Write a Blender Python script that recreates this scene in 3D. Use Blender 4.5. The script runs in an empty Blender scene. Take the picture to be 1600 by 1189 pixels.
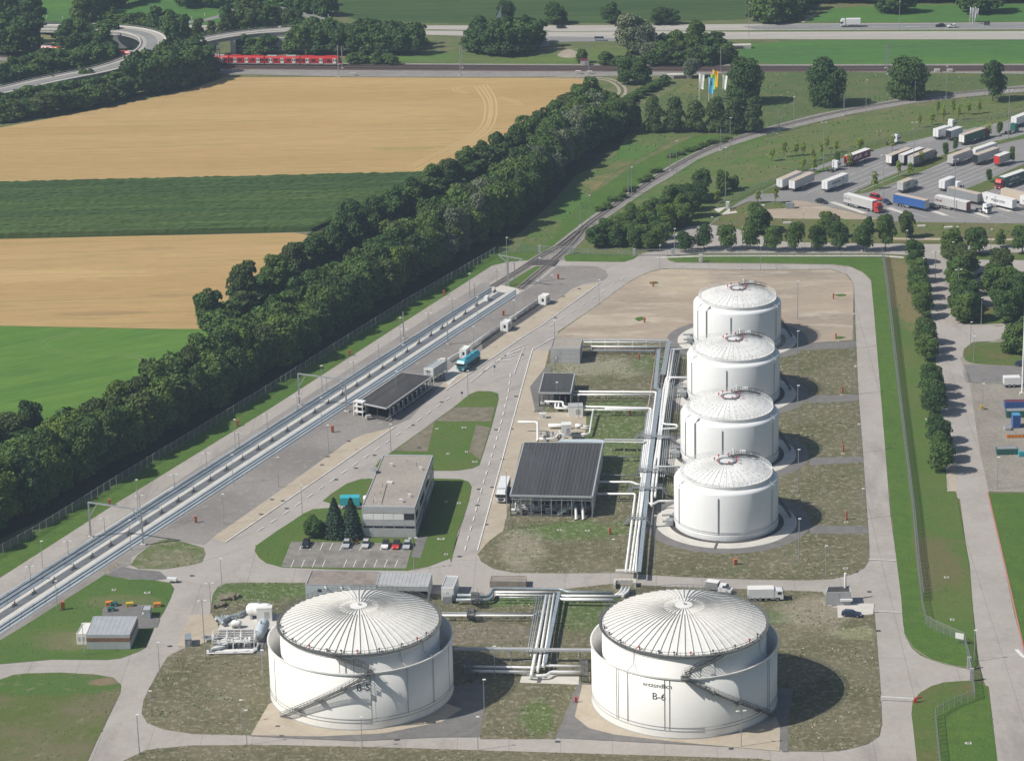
import bpy, math, random, numpy as np
from math import sin, cos, pi, radians, atan2, sqrt, tan
from mathutils import Vector, Matrix
S = bpy.context.scene
COL = S.collection
# ---------------------------------------------------------------- camera
CF, CTH, CRO, CH = 4540.0, radians(19.0), radians(1.35), 274.0
_f = Vector((0, cos(CTH), -sin(CTH))); _r = Vector((1, 0, 0)); _u = Vector((0, sin(CTH), cos(CTH)))
RV = cos(CRO)*_r - sin(CRO)*_u; UV = cos(CRO)*_u + sin(CRO)*_r
cam = bpy.data.cameras.new('camera'); cam.sensor_width = 36; cam.lens = 36*CF/1600; cam.clip_start = 1; cam.clip_end = 9000
co = bpy.data.objects.new('camera', cam); COL.objects.link(co)
m = Matrix.Identity(4)
for i in range(3):
    m[i][0] = RV[i]; m[i][1] = UV[i]; m[i][2] = -_f[i]
m[2][3] = CH
co.matrix_world = m
S.camera = co
# ---------------------------------------------------------------- sky, sun, exposure
SAZ, SEL = radians(16), radians(45.5)      # direction the shadows fall, height of the sun
W = bpy.data.worlds.new('World'); S.world = W; W.use_nodes = True
nt = W.node_tree; bg = nt.nodes['Background']; bg.inputs[1].default_value = 0.07
sk = nt.nodes.new('ShaderNodeTexSky'); sk.sky_type = 'NISHITA'; sk.sun_disc = False
sk.sun_elevation = SEL; sk.sun_rotation = atan2(-cos(SAZ), -sin(SAZ)); sk.air_density = 1.2; sk.dust_density = 1.5
nt.links.new(sk.outputs[0], bg.inputs[0])
sl = bpy.data.lights.new('sun', 'SUN'); sl.energy = 5.0; sl.angle = radians(.53); sl.color = (1, .955, .88)
so = bpy.data.objects.new('sun', sl); COL.objects.link(so)
so.rotation_euler = Vector((cos(SAZ)*cos(SEL), sin(SAZ)*cos(SEL), -sin(SEL))).to_track_quat('-Z', 'Y').to_euler()
so.location = (0, 600, 300)
S.view_settings.view_transform = 'Standard'; S.view_settings.look = 'None'; S.view_settings.exposure = 0.0; S.view_settings.gamma = 1
S.render.engine = 'CYCLES'
cy = S.cycles
cy.max_bounces = 4; cy.diffuse_bounces = 2; cy.glossy_bounces = 2; cy.transmission_bounces = 2; cy.transparent_max_bounces = 6; cy.volume_bounces = 0
cy.use_denoising = True; cy.use_adaptive_sampling = True; cy.adaptive_threshold = 0.02; cy.caustics_reflective = False; cy.caustics_refractive = False

HAZE = 0.00012
random.seed(7)
RND = random.random
def U(a, b): return a+(b-a)*RND()
# ---------------------------------------------------------------- photo measure -> place on the ground
def G(x, y, z=0.0):
    d = _f*CF + RV*(x-800) - UV*(y-594.5)
    t = (z-CH)/d.z
    return Vector((d.x*t, d.y*t, z))
# ---------------------------------------------------------------- materials
def _nodes(name):
    m = bpy.data.materials.new(name); m.use_nodes = True
    return m, m.node_tree, m.node_tree.nodes['Principled BSDF']
def _c(c): return (*c, 1) if len(c) == 3 else c
def mixc(nt, f, a, b, mode='MIX'):
    n = nt.nodes.new('ShaderNodeMix'); n.data_type = 'RGBA'; n.blend_type = mode
    for s, v in ((0, f), (6, a), (7, b)):
        if hasattr(v, 'is_linked'): nt.links.new(v, n.inputs[s])
        elif s == 0: n.inputs[0].default_value = v
        else: n.inputs[s].default_value = _c(v)
    return n.outputs[2]
def noise(nt, scale, stretch=(1, 1, 1), detail=4, rough=.6, lo=.35, hi=.65, rotz=0, src=None):
    if src is None:
        g = nt.nodes.new('ShaderNodeNewGeometry'); src = g.outputs['Position']
    mp = nt.nodes.new('ShaderNodeMapping'); mp.vector_type = 'POINT'
    mp.inputs['Scale'].default_value = stretch
    if rotz:
        mr = nt.nodes.new('ShaderNodeMapping'); mr.inputs['Rotation'].default_value = (0, 0, -rotz)
        nt.links.new(src, mr.inputs['Vector']); src = mr.outputs[0]
    nt.links.new(src, mp.inputs['Vector'])
    n = nt.nodes.new('ShaderNodeTexNoise'); n.inputs['Scale'].default_value = scale
    n.inputs['Detail'].default_value = detail; n.inputs['Roughness'].default_value = rough
    nt.links.new(mp.outputs[0], n.inputs['Vector'])
    r = nt.nodes.new('ShaderNodeMapRange'); r.inputs[1].default_value = lo; r.inputs[2].default_value = hi
    nt.links.new(n.outputs[0], r.inputs[0])
    return r.outputs[0]
def math_(nt, op, a, b=None, clamp=False):
    n = nt.nodes.new('ShaderNodeMath'); n.operation = op; n.use_clamp = clamp
    for i, v in enumerate((a, b)):
        if v is None: continue
        if hasattr(v, 'is_linked'): nt.links.new(v, n.inputs[i])
        else: n.inputs[i].default_value = v
    return n.outputs[0]
def mat(name, c, rough=.6, metal=0, c2=None, scale=1.0, stretch=(1, 1, 1), rnd=0.0, amt=1.0):
    """plain paint, metal or concrete with a little unevenness of its own"""
    m, nt, p = _nodes(name)
    p.inputs['Roughness'].default_value = rough; p.inputs['Metallic'].default_value = metal
    c2 = c2 or tuple(v*.82 for v in c)
    o = mixc(nt, noise(nt, scale, stretch, 3), c, c2)
    if rnd:
        oi = nt.nodes.new('ShaderNodeObjectInfo')
        o = mixc(nt, math_(nt, 'MULTIPLY', oi.outputs['Random'], rnd), o, tuple(v*.6 for v in c))
    nt.links.new(o, p.inputs['Base Color'])
    return m
def tankpaint(name, c):
    m, nt, p = _nodes(name); p.inputs['Roughness'].default_value = .48
    g = nt.nodes.new('ShaderNodeNewGeometry'); sp = nt.nodes.new('ShaderNodeSeparateXYZ'); nt.links.new(g.outputs['Position'], sp.inputs[0])
    q = math_(nt, 'LESS_THAN', math_(nt, 'FRACT', math_(nt, 'DIVIDE', sp.outputs[2], 2.35)), .035)
    o = mixc(nt, math_(nt, 'MULTIPLY', q, .22), c, tuple(v*.7 for v in c))
    o = mixc(nt, math_(nt, 'MULTIPLY', noise(nt, .9, (1, 1, .05), 5, .7, .52, .8), .35), o, (c[0]*.78, c[1]*.75, c[2]*.68))
    low = nt.nodes.new('ShaderNodeMapRange'); low.inputs[1].default_value = 2.6; low.inputs[2].default_value = .2; nt.links.new(sp.outputs[2], low.inputs[0])
    o = mixc(nt, math_(nt, 'MULTIPLY', math_(nt, 'MULTIPLY', low.outputs[0], noise(nt, .5, detail=5, lo=.35, hi=.7)), .3), o, (c[0]*.62, c[1]*.58, c[2]*.5))
    o = mixc(nt, math_(nt, 'MULTIPLY', noise(nt, .12, detail=3), .5), o, tuple(v*.95 for v in c))
    nt.links.new(o, p.inputs['Base Color']); return m
def ground(name, ca, cb, cc=None, big=.02, mid=.15, fine=1.5, stretch=(1, 1, 1), rotz=0, midr=(.4, .62), bigr=(.38, .62), blobs=(), bump=0., rough=.9, streaks=None, slab=None, grain=.26):
    """large patches ca/cb, middling flecks cc, fine grain; blobs = (px,py,rx,ry,colour,amount) worn or lusher places in metres"""
    m, nt, p = _nodes(name)
    p.inputs['Roughness'].default_value = rough
    try: p.inputs['Specular IOR Level'].default_value = .15
    except Exception: pass
    o = mixc(nt, noise(nt, big, stretch, 4, .6, *bigr, rotz=rotz), ca, cb)
    for (px, py, rx, ry, col, amt) in blobs:
        c = G(px, py)
        g = nt.nodes.new('ShaderNodeNewGeometry')
        v = nt.nodes.new('ShaderNodeVectorMath'); v.operation = 'SUBTRACT'; nt.links.new(g.outputs['Position'], v.inputs[0]); v.inputs[1].default_value = c
        v2 = nt.nodes.new('ShaderNodeVectorMath'); v2.operation = 'DIVIDE'; nt.links.new(v.outputs[0], v2.inputs[0]); v2.inputs[1].default_value = (rx, ry, 1e6)
        l = nt.nodes.new('ShaderNodeVectorMath'); l.operation = 'LENGTH'; nt.links.new(v2.outputs[0], l.inputs[0])
        wob = math_(nt, 'ADD', l.outputs['Value'], math_(nt, 'MULTIPLY', noise(nt, .16, detail=5, lo=.3, hi=.7), .6))
        r = nt.nodes.new('ShaderNodeMapRange'); r.inputs[1].default_value = 1.45; r.inputs[2].default_value = 1.0
        nt.links.new(wob, r.inputs[0])
        o = mixc(nt, math_(nt, 'MULTIPLY', r.outputs[0], amt), o, col)
    if cc:
        o = mixc(nt, math_(nt, 'MULTIPLY', noise(nt, mid, stretch, 6, .7, *midr, rotz=rotz), .8), o, cc)
    if streaks:   # (colour, scale, stretch, lo, hi)
        o = mixc(nt, noise(nt, streaks[1], streaks[2], 5, .7, streaks[3], streaks[4], rotz=rotz), o, streaks[0])
    if slab:      # (colour, size, rotz): thin sealed joints
        g = nt.nodes.new('ShaderNodeNewGeometry')
        mr = nt.nodes.new('ShaderNodeMapping'); mr.inputs['Rotation'].default_value = (0, 0, -slab[2]); nt.links.new(g.outputs['Position'], mr.inputs['Vector'])
        sp = nt.nodes.new('ShaderNodeSeparateXYZ'); nt.links.new(mr.outputs[0], sp.inputs[0])
        f = None
        for ax, sz in ((0, slab[1][0]), (1, slab[1][1])):
            q = math_(nt, 'FRACT', math_(nt, 'DIVIDE', sp.outputs[ax], sz))
            q = math_(nt, 'LESS_THAN', q, .12/sz)
            f = q if f is None else math_(nt, 'MAXIMUM', f, q)
        o = mixc(nt, math_(nt, 'MULTIPLY', f, .55), o, slab[0])
    fg = noise(nt, fine, stretch, 5, .75, .25, .75, rotz=rotz)
    o = mixc(nt, 1.0, o, mixc(nt, fg, (1-grain,)*3, (1+grain,)*3), 'MULTIPLY')
    nt.links.new(o, p.inputs['Base Color'])
    if bump:
        b = nt.nodes.new('ShaderNodeBump'); b.inputs['Strength'].default_value = .8; b.inputs['Distance'].default_value = bump
        nt.links.new(fg, b.inputs['Height']); nt.links.new(b.outputs[0], p.inputs['Normal'])
    return m
def leafmat(name, dark, light, autumn=None):
    m, nt, p = _nodes(name)
    p.inputs['Roughness'].default_value = .75
    try: p.inputs['Specular IOR Level'].default_value = .2
    except Exception: pass
    oi = nt.nodes.new('ShaderNodeObjectInfo')
    g = nt.nodes.new('ShaderNodeNewGeometry')
    f = noise(nt, .35, detail=3, lo=.3, hi=.7)
    o = mixc(nt, f, dark, light)
    r1 = nt.nodes.new('ShaderNodeMapRange'); r1.inputs[1].default_value = .5; r1.inputs[2].default_value = 0; nt.links.new(oi.outputs['Random'], r1.inputs[0])
    r2 = nt.nodes.new('ShaderNodeMapRange'); r2.inputs[1].default_value = .5; r2.inputs[2].default_value = 1; nt.links.new(oi.outputs['Random'], r2.inputs[0])
    o = mixc(nt, math_(nt, 'MULTIPLY', r1.outputs[0], .7), o, autumn or (dark[0]*.6, dark[1]*.68, dark[2]*.9))
    o = mixc(nt, math_(nt, 'MULTIPLY', r2.outputs[0], .6), o, (light[0]*1.35, light[1]*1.2, light[2]*.95))
    o = mixc(nt, noise(nt, .03, detail=2, lo=.45, hi=.7), o, mixc(nt, .5, o, (light[0]*1.3, light[1]*1.2, light[2])))
    o = mixc(nt, math_(nt, 'MULTIPLY', g.outputs['Random Per Island'], .5), o, tuple(v*1.35 for v in light))
    nt.links.new(o, p.inputs['Base Color'])
    t = nt.nodes.new('ShaderNodeBsdfTranslucent'); nt.links.new(o, t.inputs['Color'])
    ms = nt.nodes.new('ShaderNodeMixShader'); ms.inputs[0].default_value = .24
    out = nt.nodes['Material Output']
    nt.links.new(p.outputs[0], ms.inputs[1]); nt.links.new(t.outputs[0], ms.inputs[2]); nt.links.new(ms.outputs[0], out.inputs[0])
    return m
def meshmat(name, c, alpha):
    m, nt, p = _nodes(name)
    p.inputs['Base Color'].default_value = _c(c); p.inputs['Roughness'].default_value = .5; p.inputs['Metallic'].default_value = .3
    t = nt.nodes.new('ShaderNodeBsdfTransparent'); ms = nt.nodes.new('ShaderNodeMixShader'); ms.inputs[0].default_value = alpha
    nt.links.new(t.outputs[0], ms.inputs[1]); nt.links.new(p.outputs[0], ms.inputs[2]); nt.links.new(ms.outputs[0], nt.nodes['Material Output'].inputs[0])
    return m
# ---------------------------------------------------------------- mesh building
def ears(poly):
    """cut a simple anticlockwise outline into triangles"""
    ix = list(range(len(poly))); out = []
    def cr(a, b, c): return (poly[b][0]-poly[a][0])*(poly[c][1]-poly[a][1])-(poly[b][1]-poly[a][1])*(poly[c][0]-poly[a][0])
    while len(ix) > 3:
        best = None
        for k in range(len(ix)):
            a, b, c = ix[k-1], ix[k], ix[(k+1) % len(ix)]; w = cr(a, b, c)
            if w <= 1e-9: continue
            if any(cr(a, b, q) > 0 and cr(b, c, q) > 0 and cr(c, a, q) > 0 for q in ix if q not in (a, b, c)): continue
            l = max((poly[a][0]-poly[c][0])**2+(poly[a][1]-poly[c][1])**2, 1e-9)
            if best is None or w/l > best[0]: best = (w/l, k, (a, b, c))
        if best is None: k = 0; best = (0, 0, (ix[-1], ix[0], ix[1]))
        if best[0] > 0: out.append(best[2])
        ix.pop(best[1])
    out.append(tuple(ix)); return out
class MB:
    def __init__(s): s.v = []; s.f = []; s.mi = []
    def add(s, vs, fs, mi=0):
        b = len(s.v); s.v += [tuple(v) for v in vs]; s.f += [[b+i for i in f] for f in fs]; s.mi += [mi]*len(fs); return s
    def box(s, c, d, rz=0, mi=0, top=1.0):
        """box centred on c (c.z = bottom), size d, turned rz, top face scaled by top"""
        x, y, z = c; a, b, h = d[0]/2, d[1]/2, d[2]; vs = []
        for k, zz in ((1.0, z), (top, z+h)):
            for sx, sy in ((-1, -1), (1, -1), (1, 1), (-1, 1)):
                px, py = sx*a*k, sy*b*k
                vs.append((x+px*cos(rz)-py*sin(rz), y+px*sin(rz)+py*cos(rz), zz))
        return s.add(vs, [(0, 3, 2, 1), (4, 5, 6, 7), (0, 1, 5, 4), (1, 2, 6, 5), (2, 3, 7, 6), (3, 0, 4, 7)], mi)
    def bar(s, a, b, w, h=None, mi=0):
        """rectangular bar from a to b, w wide, h high, hanging centred on the line"""
        a, b = Vector(a), Vector(b); h = h or w; d = (b-a).normalized()
        sd = d.cross(Vector((0, 0, 1)))
        if sd.length < 1e-4: sd = Vector((1, 0, 0))
        sd.normalize(); up = sd.cross(d)
        vs = [p+sd*i*w/2+up*j*h/2 for p in (a, b) for i, j in ((-1, -1), (1, -1), (1, 1), (-1, 1))]
        return s.add(vs, [(0, 1, 2, 3), (4, 7, 6, 5), (0, 4, 5, 1), (1, 5, 6, 2), (2, 6, 7, 3), (3, 7, 4, 0)], mi)
    def tube(s, pts, r, n=8, cap=True, mi=0, r2=None):
        pts = [Vector(p) for p in pts]; b = len(s.v); k = len(pts)
        prev = None
        for i, p in enumerate(pts):
            d = ((pts[min(i+1, k-1)]-p).normalized() + (p-pts[max(i-1, 0)]).normalized())
            d = d.normalized() if d.length > 1e-6 else Vector((0, 0, 1))
            if prev is None: sd = d.cross(Vector((0, 0, 1))) if abs(d.z) < .95 else d.cross(Vector((1, 0, 0)))
            else: sd = prev - d*prev.dot(d)
            if sd.length < 1e-5: sd = Vector((1, 0, 0))
            sd.normalize(); prev = sd; up = d.cross(sd)
            rr = r if r2 is None else r+(r2-r)*i/(k-1)
            cc = 1.0
            if 0 < i < k-1:
                ca = (pts[i+1]-p).normalized().dot((p-pts[i-1]).normalized()); cc = 1/max(.6, sqrt((1+ca)/2))
            for j in range(n):
                a = 2*pi*j/n; s.v.append(tuple(p+(sd*cos(a)+up*sin(a))*rr*cc))
        for i in range(k-1):
            for j in range(n):
                s.f.append([b+i*n+j, b+i*n+(j+1) % n, b+(i+1)*n+(j+1) % n, b+(i+1)*n+j]); s.mi.append(mi)
        if cap:
            s.f.append([b+j for j in range(n)][::-1]); s.f.append([b+(k-1)*n+j for j in range(n)]); s.mi += [mi, mi]
        return s
    def lathe(s, prof, n=48, c=(0, 0), a0=0, a1=2*pi, mi=0):
        b = len(s.v); full = abs(a1-a0-2*pi) < 1e-6; m_ = n if full else n+1
        for (r, z) in prof:
            for j in range(m_):
                a = a0+(a1-a0)*j/n; s.v.append((c[0]+r*cos(a), c[1]+r*sin(a), z))
        for i in range(len(prof)-1):
            for j in range(n):
                k = (j+1) % m_
                s.f.append([b+i*m_+j, b+i*m_+k, b+(i+1)*m_+k, b+(i+1)*m_+j]); s.mi.append(mi)
        return s
    def prism(s, poly, z0, z1, mi=0, bottom=False, mis=None):
        n = len(poly); a = sum(poly[i][0]*poly[(i+1) % n][1]-poly[(i+1) % n][0]*poly[i][1] for i in range(n))
        poly = list(poly) if a > 0 else list(poly)[::-1]
        s.add([(p[0], p[1], z0) for p in poly]+[(p[0], p[1], z1) for p in poly],
              [(i, (i+1) % n, n+(i+1) % n, n+i) for i in range(n)], mi if mis is None else mis)
        b = len(s.v)-2*n
        tri = [(0, 1, 2, 3)] if n == 4 and mis is None else ears(poly)
        for t_ in tri: s.f.append([b+n+i for i in t_]); s.mi.append(mi)
        if bottom: s.f.append([b+i for i in range(n)][::-1]); s.mi.append(mi)
        return s
    def quad(s, a, b, c, d, mi=0): return s.add([a, b, c, d], [(0, 1, 2, 3)], mi)
    def mesh(s, name, mats, smooth=False):
        me = bpy.data.meshes.new(name); me.from_pydata(s.v, [], s.f)
        for m_ in (mats if isinstance(mats, (list, tuple)) else [mats]): me.materials.append(m_)
        if any(s.mi): me.polygons.foreach_set('material_index', s.mi)
        if smooth: me.polygons.foreach_set('use_smooth', [True]*len(me.polygons))
        me.update(); return me
    def build(s, name, mats, parent=None, loc=(0, 0, 0), rz=0, smooth=False, **k):
        return obj(name, s.mesh(name, mats, smooth), parent, loc, rz, **k)
def obj(name, me, parent=None, loc=(0, 0, 0), rz=0, **k):
    o = bpy.data.objects.new(name, me); COL.objects.link(o); o.location = loc
    if rz: o.rotation_euler = (0, 0, rz)
    if parent is not None: o.parent = parent
    for a, b in k.items(): o[a] = b
    return o
def thing(name, label, cat, loc=(0, 0, 0), rz=0, group=None):
    o = obj(name, None, None, loc, rz, label=label, category=cat)
    if group: o['group'] = group
    return o
def tag(o, label, cat, group=None):
    o['label'] = label; o['category'] = cat
    if group: o['group'] = group
    return o
def dup(r, loc=None, rz=None, label=None, group=None, sc=None, parent=None):
    c = r.copy(); COL.objects.link(c)
    if parent is not None: c.parent = parent
    if loc is not None: c.location = loc
    if rz is not None: c.rotation_euler = (0, 0, rz)
    if sc is not None: c.scale = (sc, sc, sc) if not isinstance(sc, (tuple, list)) else sc
    if label: c['label'] = label
    if group: c['group'] = group
    for ch in r.children: dup(ch, parent=c)
    return c
def seg(A, B):
    """ground place and heading of a run from A to B (both measured points)"""
    a, b = G(*A), G(*B); d = b-a; return a, b, atan2(d.y, d.x), d.length
ORD = 'nearest second third fourth fifth sixth seventh eighth ninth tenth eleventh twelfth thirteenth fourteenth fifteenth sixteenth seventeenth eighteenth nineteenth twentieth'.split()
def smooth_poly(p, it=2, closed=True):
    for _ in range(it):
        q = []; n = len(p)
        for i in range(n if closed else n-1):
            a, b = p[i], p[(i+1) % n]
            q += [a.lerp(b, .25), a.lerp(b, .75)]
        if not closed: q = [p[0]]+q+[p[-1]]
        p = q
    return p
_n = [0]; AREAS = []
def area(name, pts, m, z=0.0, sm=0, skirt=0.0, kind='structure', sidemat=None):
    _n[0] += 1; z += _n[0]*.0001
    P = [G(x, y, 0) for x, y in pts]
    if sm: P = smooth_poly(P, sm)
    AREAS.append((name, m.name, [(p.x, p.y) for p in P], z)); b = MB()
    b.prism([(p.x, p.y) for p in P], z-max(skirt, .02), z, mis=1 if sidemat else None)
    o = b.build(name, [m, sidemat] if sidemat else [m]); o['kind'] = kind
    return o
def ribbon(pts, w, z, b=None, closed=False, off=0.0):
    """flat band along a line of ground points"""
    b = b or MB(); P = [Vector((p[0], p[1])) for p in pts]; L = []; R = []
    for i, p in enumerate(P):
        d = (P[min(i+1, len(P)-1)]-P[max(i-1, 0)]).normalized(); n = Vector((-d.y, d.x))
        L.append(p+n*(off+w/2)); R.append(p+n*(off-w/2))
    zz = z if isinstance(z, (list, tuple)) else [z]*len(P)
    for i in range(len(P)-1):
        b.quad((*R[i], zz[i]), (*R[i+1], zz[i+1]), (*L[i+1], zz[i+1]), (*L[i], zz[i]))
    return b
def line(pts, sm=0):
    P = [G(x, y) for x, y in pts]
    return smooth_poly(P, sm, False) if sm else P
def along(P, step, start=0.0):
    """points and headings every step metres"""
    out = []; acc = -start; need = 0.0; 
    tot = 0.0; L = [0.0]
    for i in range(len(P)-1): tot += (P[i+1]-P[i]).length; L.append(tot)
    t = start; i = 0
    while t <= tot:
        while L[i+1] < t and i < len(P)-2: i += 1
        d = P[i+1]-P[i]; out.append((P[i]+d*((t-L[i])/max(1e-6, d.length)), atan2(d.y, d.x))); t += step
    return out
# ================================================================ MATERIALS
GR = .0215
m_wild = ground('rough_meadow', (.085, .13, .04), (.125, .15, .055), (.185, .17, .09), big=.02, mid=.12, fine=.9, grain=.34)
m_wheat = ground('ripe_wheat', (.49, .335, .155), (.435, .29, .125), (.33, .24, .10), big=.03, mid=.55, fine=1.6, grain=.2, stretch=(.06, 1, 1), midr=(.48, .72),
                 streaks=((.27, .24, .09), .34, (.03, 1, 1), .54, .74), bump=.15,
                 blobs=[(160, 490, 14, 2.5, (.30, .2, .11), .6), (265, 462, 10, 2, (.3, .2, .11), .5), (245, 388, 8, 1.5, (.3, .2, .1), .5), (640, 232, 16, 3, (.29, .26, .1), .6), (120, 150, 60, 30, (.47, .33, .15), .5), (60, 430, 40, 8, (.60, .42, .2), .5), (600, 180, 30, 14, (.5, .35, .15), .5), (350, 500, 20, 6, (.42, .27, .13), .5)])
m_corn = ground('maize', (.040, .078, .026), (.055, .097, .028), (.095, .135, .04), big=.03, mid=.35, fine=1.4, grain=.35, stretch=(.03, 1, 1), midr=(.46, .7))
m_mead = ground('mown_meadow', (.085, .195, .028), (.125, .225, .04), (.075, .165, .03), big=.02, mid=.12, fine=.8, stretch=(.12, 1, 1), rotz=.5)
m_lush = ground('lush_grass', (.075, .17, .04), (.09, .19, .035), (.06, .14, .04), big=.02, mid=.05, fine=.6, stretch=(.3, 1, 1))
m_grass = ground('yard_grass', (.085, .15, .03), (.105, .155, .035), (.13, .135, .055), big=.06, mid=.22, fine=2.2, midr=(.5, .75), bump=.1)
m_verge = ground('verge_grass', (.078, .155, .026), (.1, .168, .03), (.07, .125, .028), big=.05, mid=.3, fine=2.0, bump=.1)
m_strip = ground('worn_verge', (.10, .15, .035), (.145, .13, .055), (.08, .14, .03), big=.045, mid=.12, fine=1.4, bump=.1)
m_dirt = ground('bare_gravel_soil', (.19, .17, .12), (.15, .135, .09), (.24, .22, .17), big=.08, mid=.4, fine=2.5)
m_sand = ground('levelled_sand', (.405, .335, .26), (.345, .285, .22), (.29, .24, .19), grain=.14, big=.04, mid=.1, fine=1.2, stretch=(.35, 1, 1), midr=(.48, .68), streaks=((.53, .465, .38), .12, (.3, 1, 1), .53, .72),
                blobs=[(1195, 430, 26, 3, (.27, .24, .2), .7), (1285, 500, 13, 9, (.3, .25, .2), .7), (960, 500, 20, 6, (.52, .45, .35), .6), (1060, 440, 12, 16, (.50, .42, .3), .6), (1240, 455, 12, 10, (.36, .31, .24), .6), (1040, 470, 14, 8, (.38, .31, .23), .5)])
DRYC = ((.122, .116, .060), (.165, .150, .094), (.42, .395, .31))
m_dry = ground('dry_weedy_gravel', *DRYC, big=.05, mid=.62, fine=2.6, grain=.38, midr=(.5, .74), bump=.08,
               blobs=[(905, 695, 30, 26, (.085, .14, .035), .85), (965, 640, 12, 8, (.075, .13, .03), .8), (895, 830, 14, 7, (.09, .15, .035), .85), (940, 575, 15, 9, (.3, .29, .21), .65),
                      (1015, 570, 7, 8, (.085, .13, .04), .7), (815, 860, 6, 14, (.32, .29, .22), .6), (1255, 700, 5, 4, (.08, .13, .035), .7), (960, 700, 18, 40, (.1, .14, .04), .5)],
               streaks=((.095, .12, .045), .09, (1, 1, 1), .55, .75))
m_dry2 = ground('dry_weedy_gravel_south', *DRYC, big=.07, mid=.7, fine=2.6, grain=.38, midr=(.5, .76), bump=.08,
                blobs=[(940, 960, 14, 12, (.085, .13, .035), .9), (820, 940, 12, 3, (.075, .15, .035), .8), (765, 990, 13, 7, (.2, .165, .13), .7), (1215, 965, 6, 4, (.08, .14, .035), .8), (395, 925, 16, 7, (.085, .14, .035), .9),
                       (840, 1120, 4, 9, (.09, .14, .035), .8), (1275, 960, 9, 10, (.31, .27, .21), .7), (1340, 990, 5, 4, (.26, .27, .15), .7)])
m_con = ground('road_concrete', grain=.07, ca=(.385, .352, .322), cb=(.345, .315, .287), cc=(.415, .383, .352), big=.03, mid=.1, fine=.8, slab=((.14, .13, .12), (11.0, 60.0), radians(-2)), streaks=((.25, .228, .21), .07, (1, .25, 1), .54, .78))
m_con2 = ground('diagonal_concrete', grain=.07, ca=(.38, .35, .322), cb=(.34, .313, .287), cc=(.41, .38, .352), big=.03, mid=.1, fine=.8, streaks=((.25, .228, .21), .08, (.18, 1, 1), .53, .78), rotz=radians(45))
m_tan = ground('loading_slabs', grain=.07, ca=(.44, .375, .285), cb=(.40, .335, .255), cc=(.47, .42, .34), big=.08, mid=.2, fine=1.2, slab=((.3, .25, .2), (5, 5), radians(48)), streaks=((.32, .26, .2), .15, (1, 1, 1), .6, .8))
m_light = mat('pale_concrete', (.60, .575, .52), .85, c2=(.53, .505, .46), scale=.3)
m_asph = ground('yard_asphalt', grain=.16, ca=(.215, .198, .185), cb=(.275, .255, .238), cc=(.42, .40, .37), big=.04, mid=.5, fine=1.8, midr=(.55, .75), streaks=((.09, .085, .085), .05, (.3, 1, 1), .58, .75), rotz=radians(45))
m_gravel = ground('track_gravel', (.25, .235, .22), (.3, .28, .265), (.4, .385, .37), big=.06, mid=.6, fine=3, midr=(.55, .72))
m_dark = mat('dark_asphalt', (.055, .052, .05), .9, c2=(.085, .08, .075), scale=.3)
m_ring = ground('ring_asphalt', grain=.07, ca=(.175, .17, .165), cb=(.15, .145, .14), cc=(.22, .21, .2), big=.1, mid=.4, fine=2)
m_lot = ground('truck_lot_asphalt', grain=.07, ca=(.25, .242, .24), cb=(.285, .275, .27), cc=(.22, .215, .21), big=.03, mid=.12, fine=1.2, stretch=(.4, 1, 1), rotz=.5)
m_mway = ground('motorway_concrete', grain=.07, ca=(.46, .43, .385), cb=(.41, .385, .35), cc=(.35, .33, .3), big=.02, mid=.3, fine=1.0, stretch=(.03, 1, 1))
m_mway2 = ground('motorway_asphalt', grain=.07, ca=(.21, .21, .21), cb=(.24, .24, .235), cc=(.28, .275, .27), big=.02, mid=.3, fine=1.0, stretch=(.03, 1, 1))
m_park = ground('parking_asphalt', grain=.12, ca=(.21, .195, .18), cb=(.17, .16, .15), cc=(.3, .28, .25), big=.09, mid=.3, fine=2)
m_ball = ground('ballast', (.25, .235, .22), (.2, .185, .17), (.34, .32, .3), big=.1, mid=.8, fine=3)
m_ballb = ground('rusty_ballast', (.11, .075, .065), (.14, .095, .08), (.09, .065, .06), big=.05, mid=.5, fine=2, stretch=(.1, 1, 1))
m_track = ground('farm_track', grain=.15, ca=(.42, .37, .29), cb=(.36, .31, .24), cc=(.3, .27, .2), big=.1, mid=.4, fine=2)
m_kerb = mat('kerb_stone', (.42, .4, .37), .85)
m_line = mat('road_paint', (.78, .77, .74), .7, c2=(.62, .61, .58), scale=.8)
m_red = mat('red_road_paint', (.50, .17, .14), .7, c2=(.42, .22, .19), scale=.5)
m_white = mat('white_paint', (.84, .84, .82), .45, c2=(.70, .70, .68), scale=.15)
m_tank = tankpaint('tank_white', (.80, .81, .81))
m_cream = tankpaint('tank_cream', (.81, .80, .765))
m_roof5 = mat('tank_roof_cream', (.82, .805, .76), .5, c2=(.76, .745, .70), scale=.2, rnd=.10)
m_seam = mat('roof_seam', (.60, .59, .56), .5)
m_joint = mat('wall_joint', (.40, .40, .38), .6)
m_steel = mat('galvanised_steel', (.42, .44, .45), .45, .35, c2=(.33, .35, .36), scale=1)
m_gangway = mat('weathered_gangway', (.17, .175, .17), .7, .1, c2=(.12, .12, .115), scale=1.5)
m_dsteel = mat('dark_steel', (.10, .105, .11), .5, .3)
m_grey = mat('grey_cladding', (.40, .42, .44), .55, c2=(.36, .38, .4), scale=.4)
m_grey2 = mat('pale_grey_cladding', (.45, .455, .46), .55, c2=(.40, .405, .41), scale=.4)
m_blue = mat('light_blue_cladding', (.52, .58, .62), .55, c2=(.48, .54, .58), scale=.4)
m_glass = mat('window_glass', (.03, .035, .045), .12, 0)
m_bitu = mat('bitumen_sheet', (.052, .05, .05), .85, c2=(.08, .075, .07), scale=.25, stretch=(1, .15, 1), rnd=.5)
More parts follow.
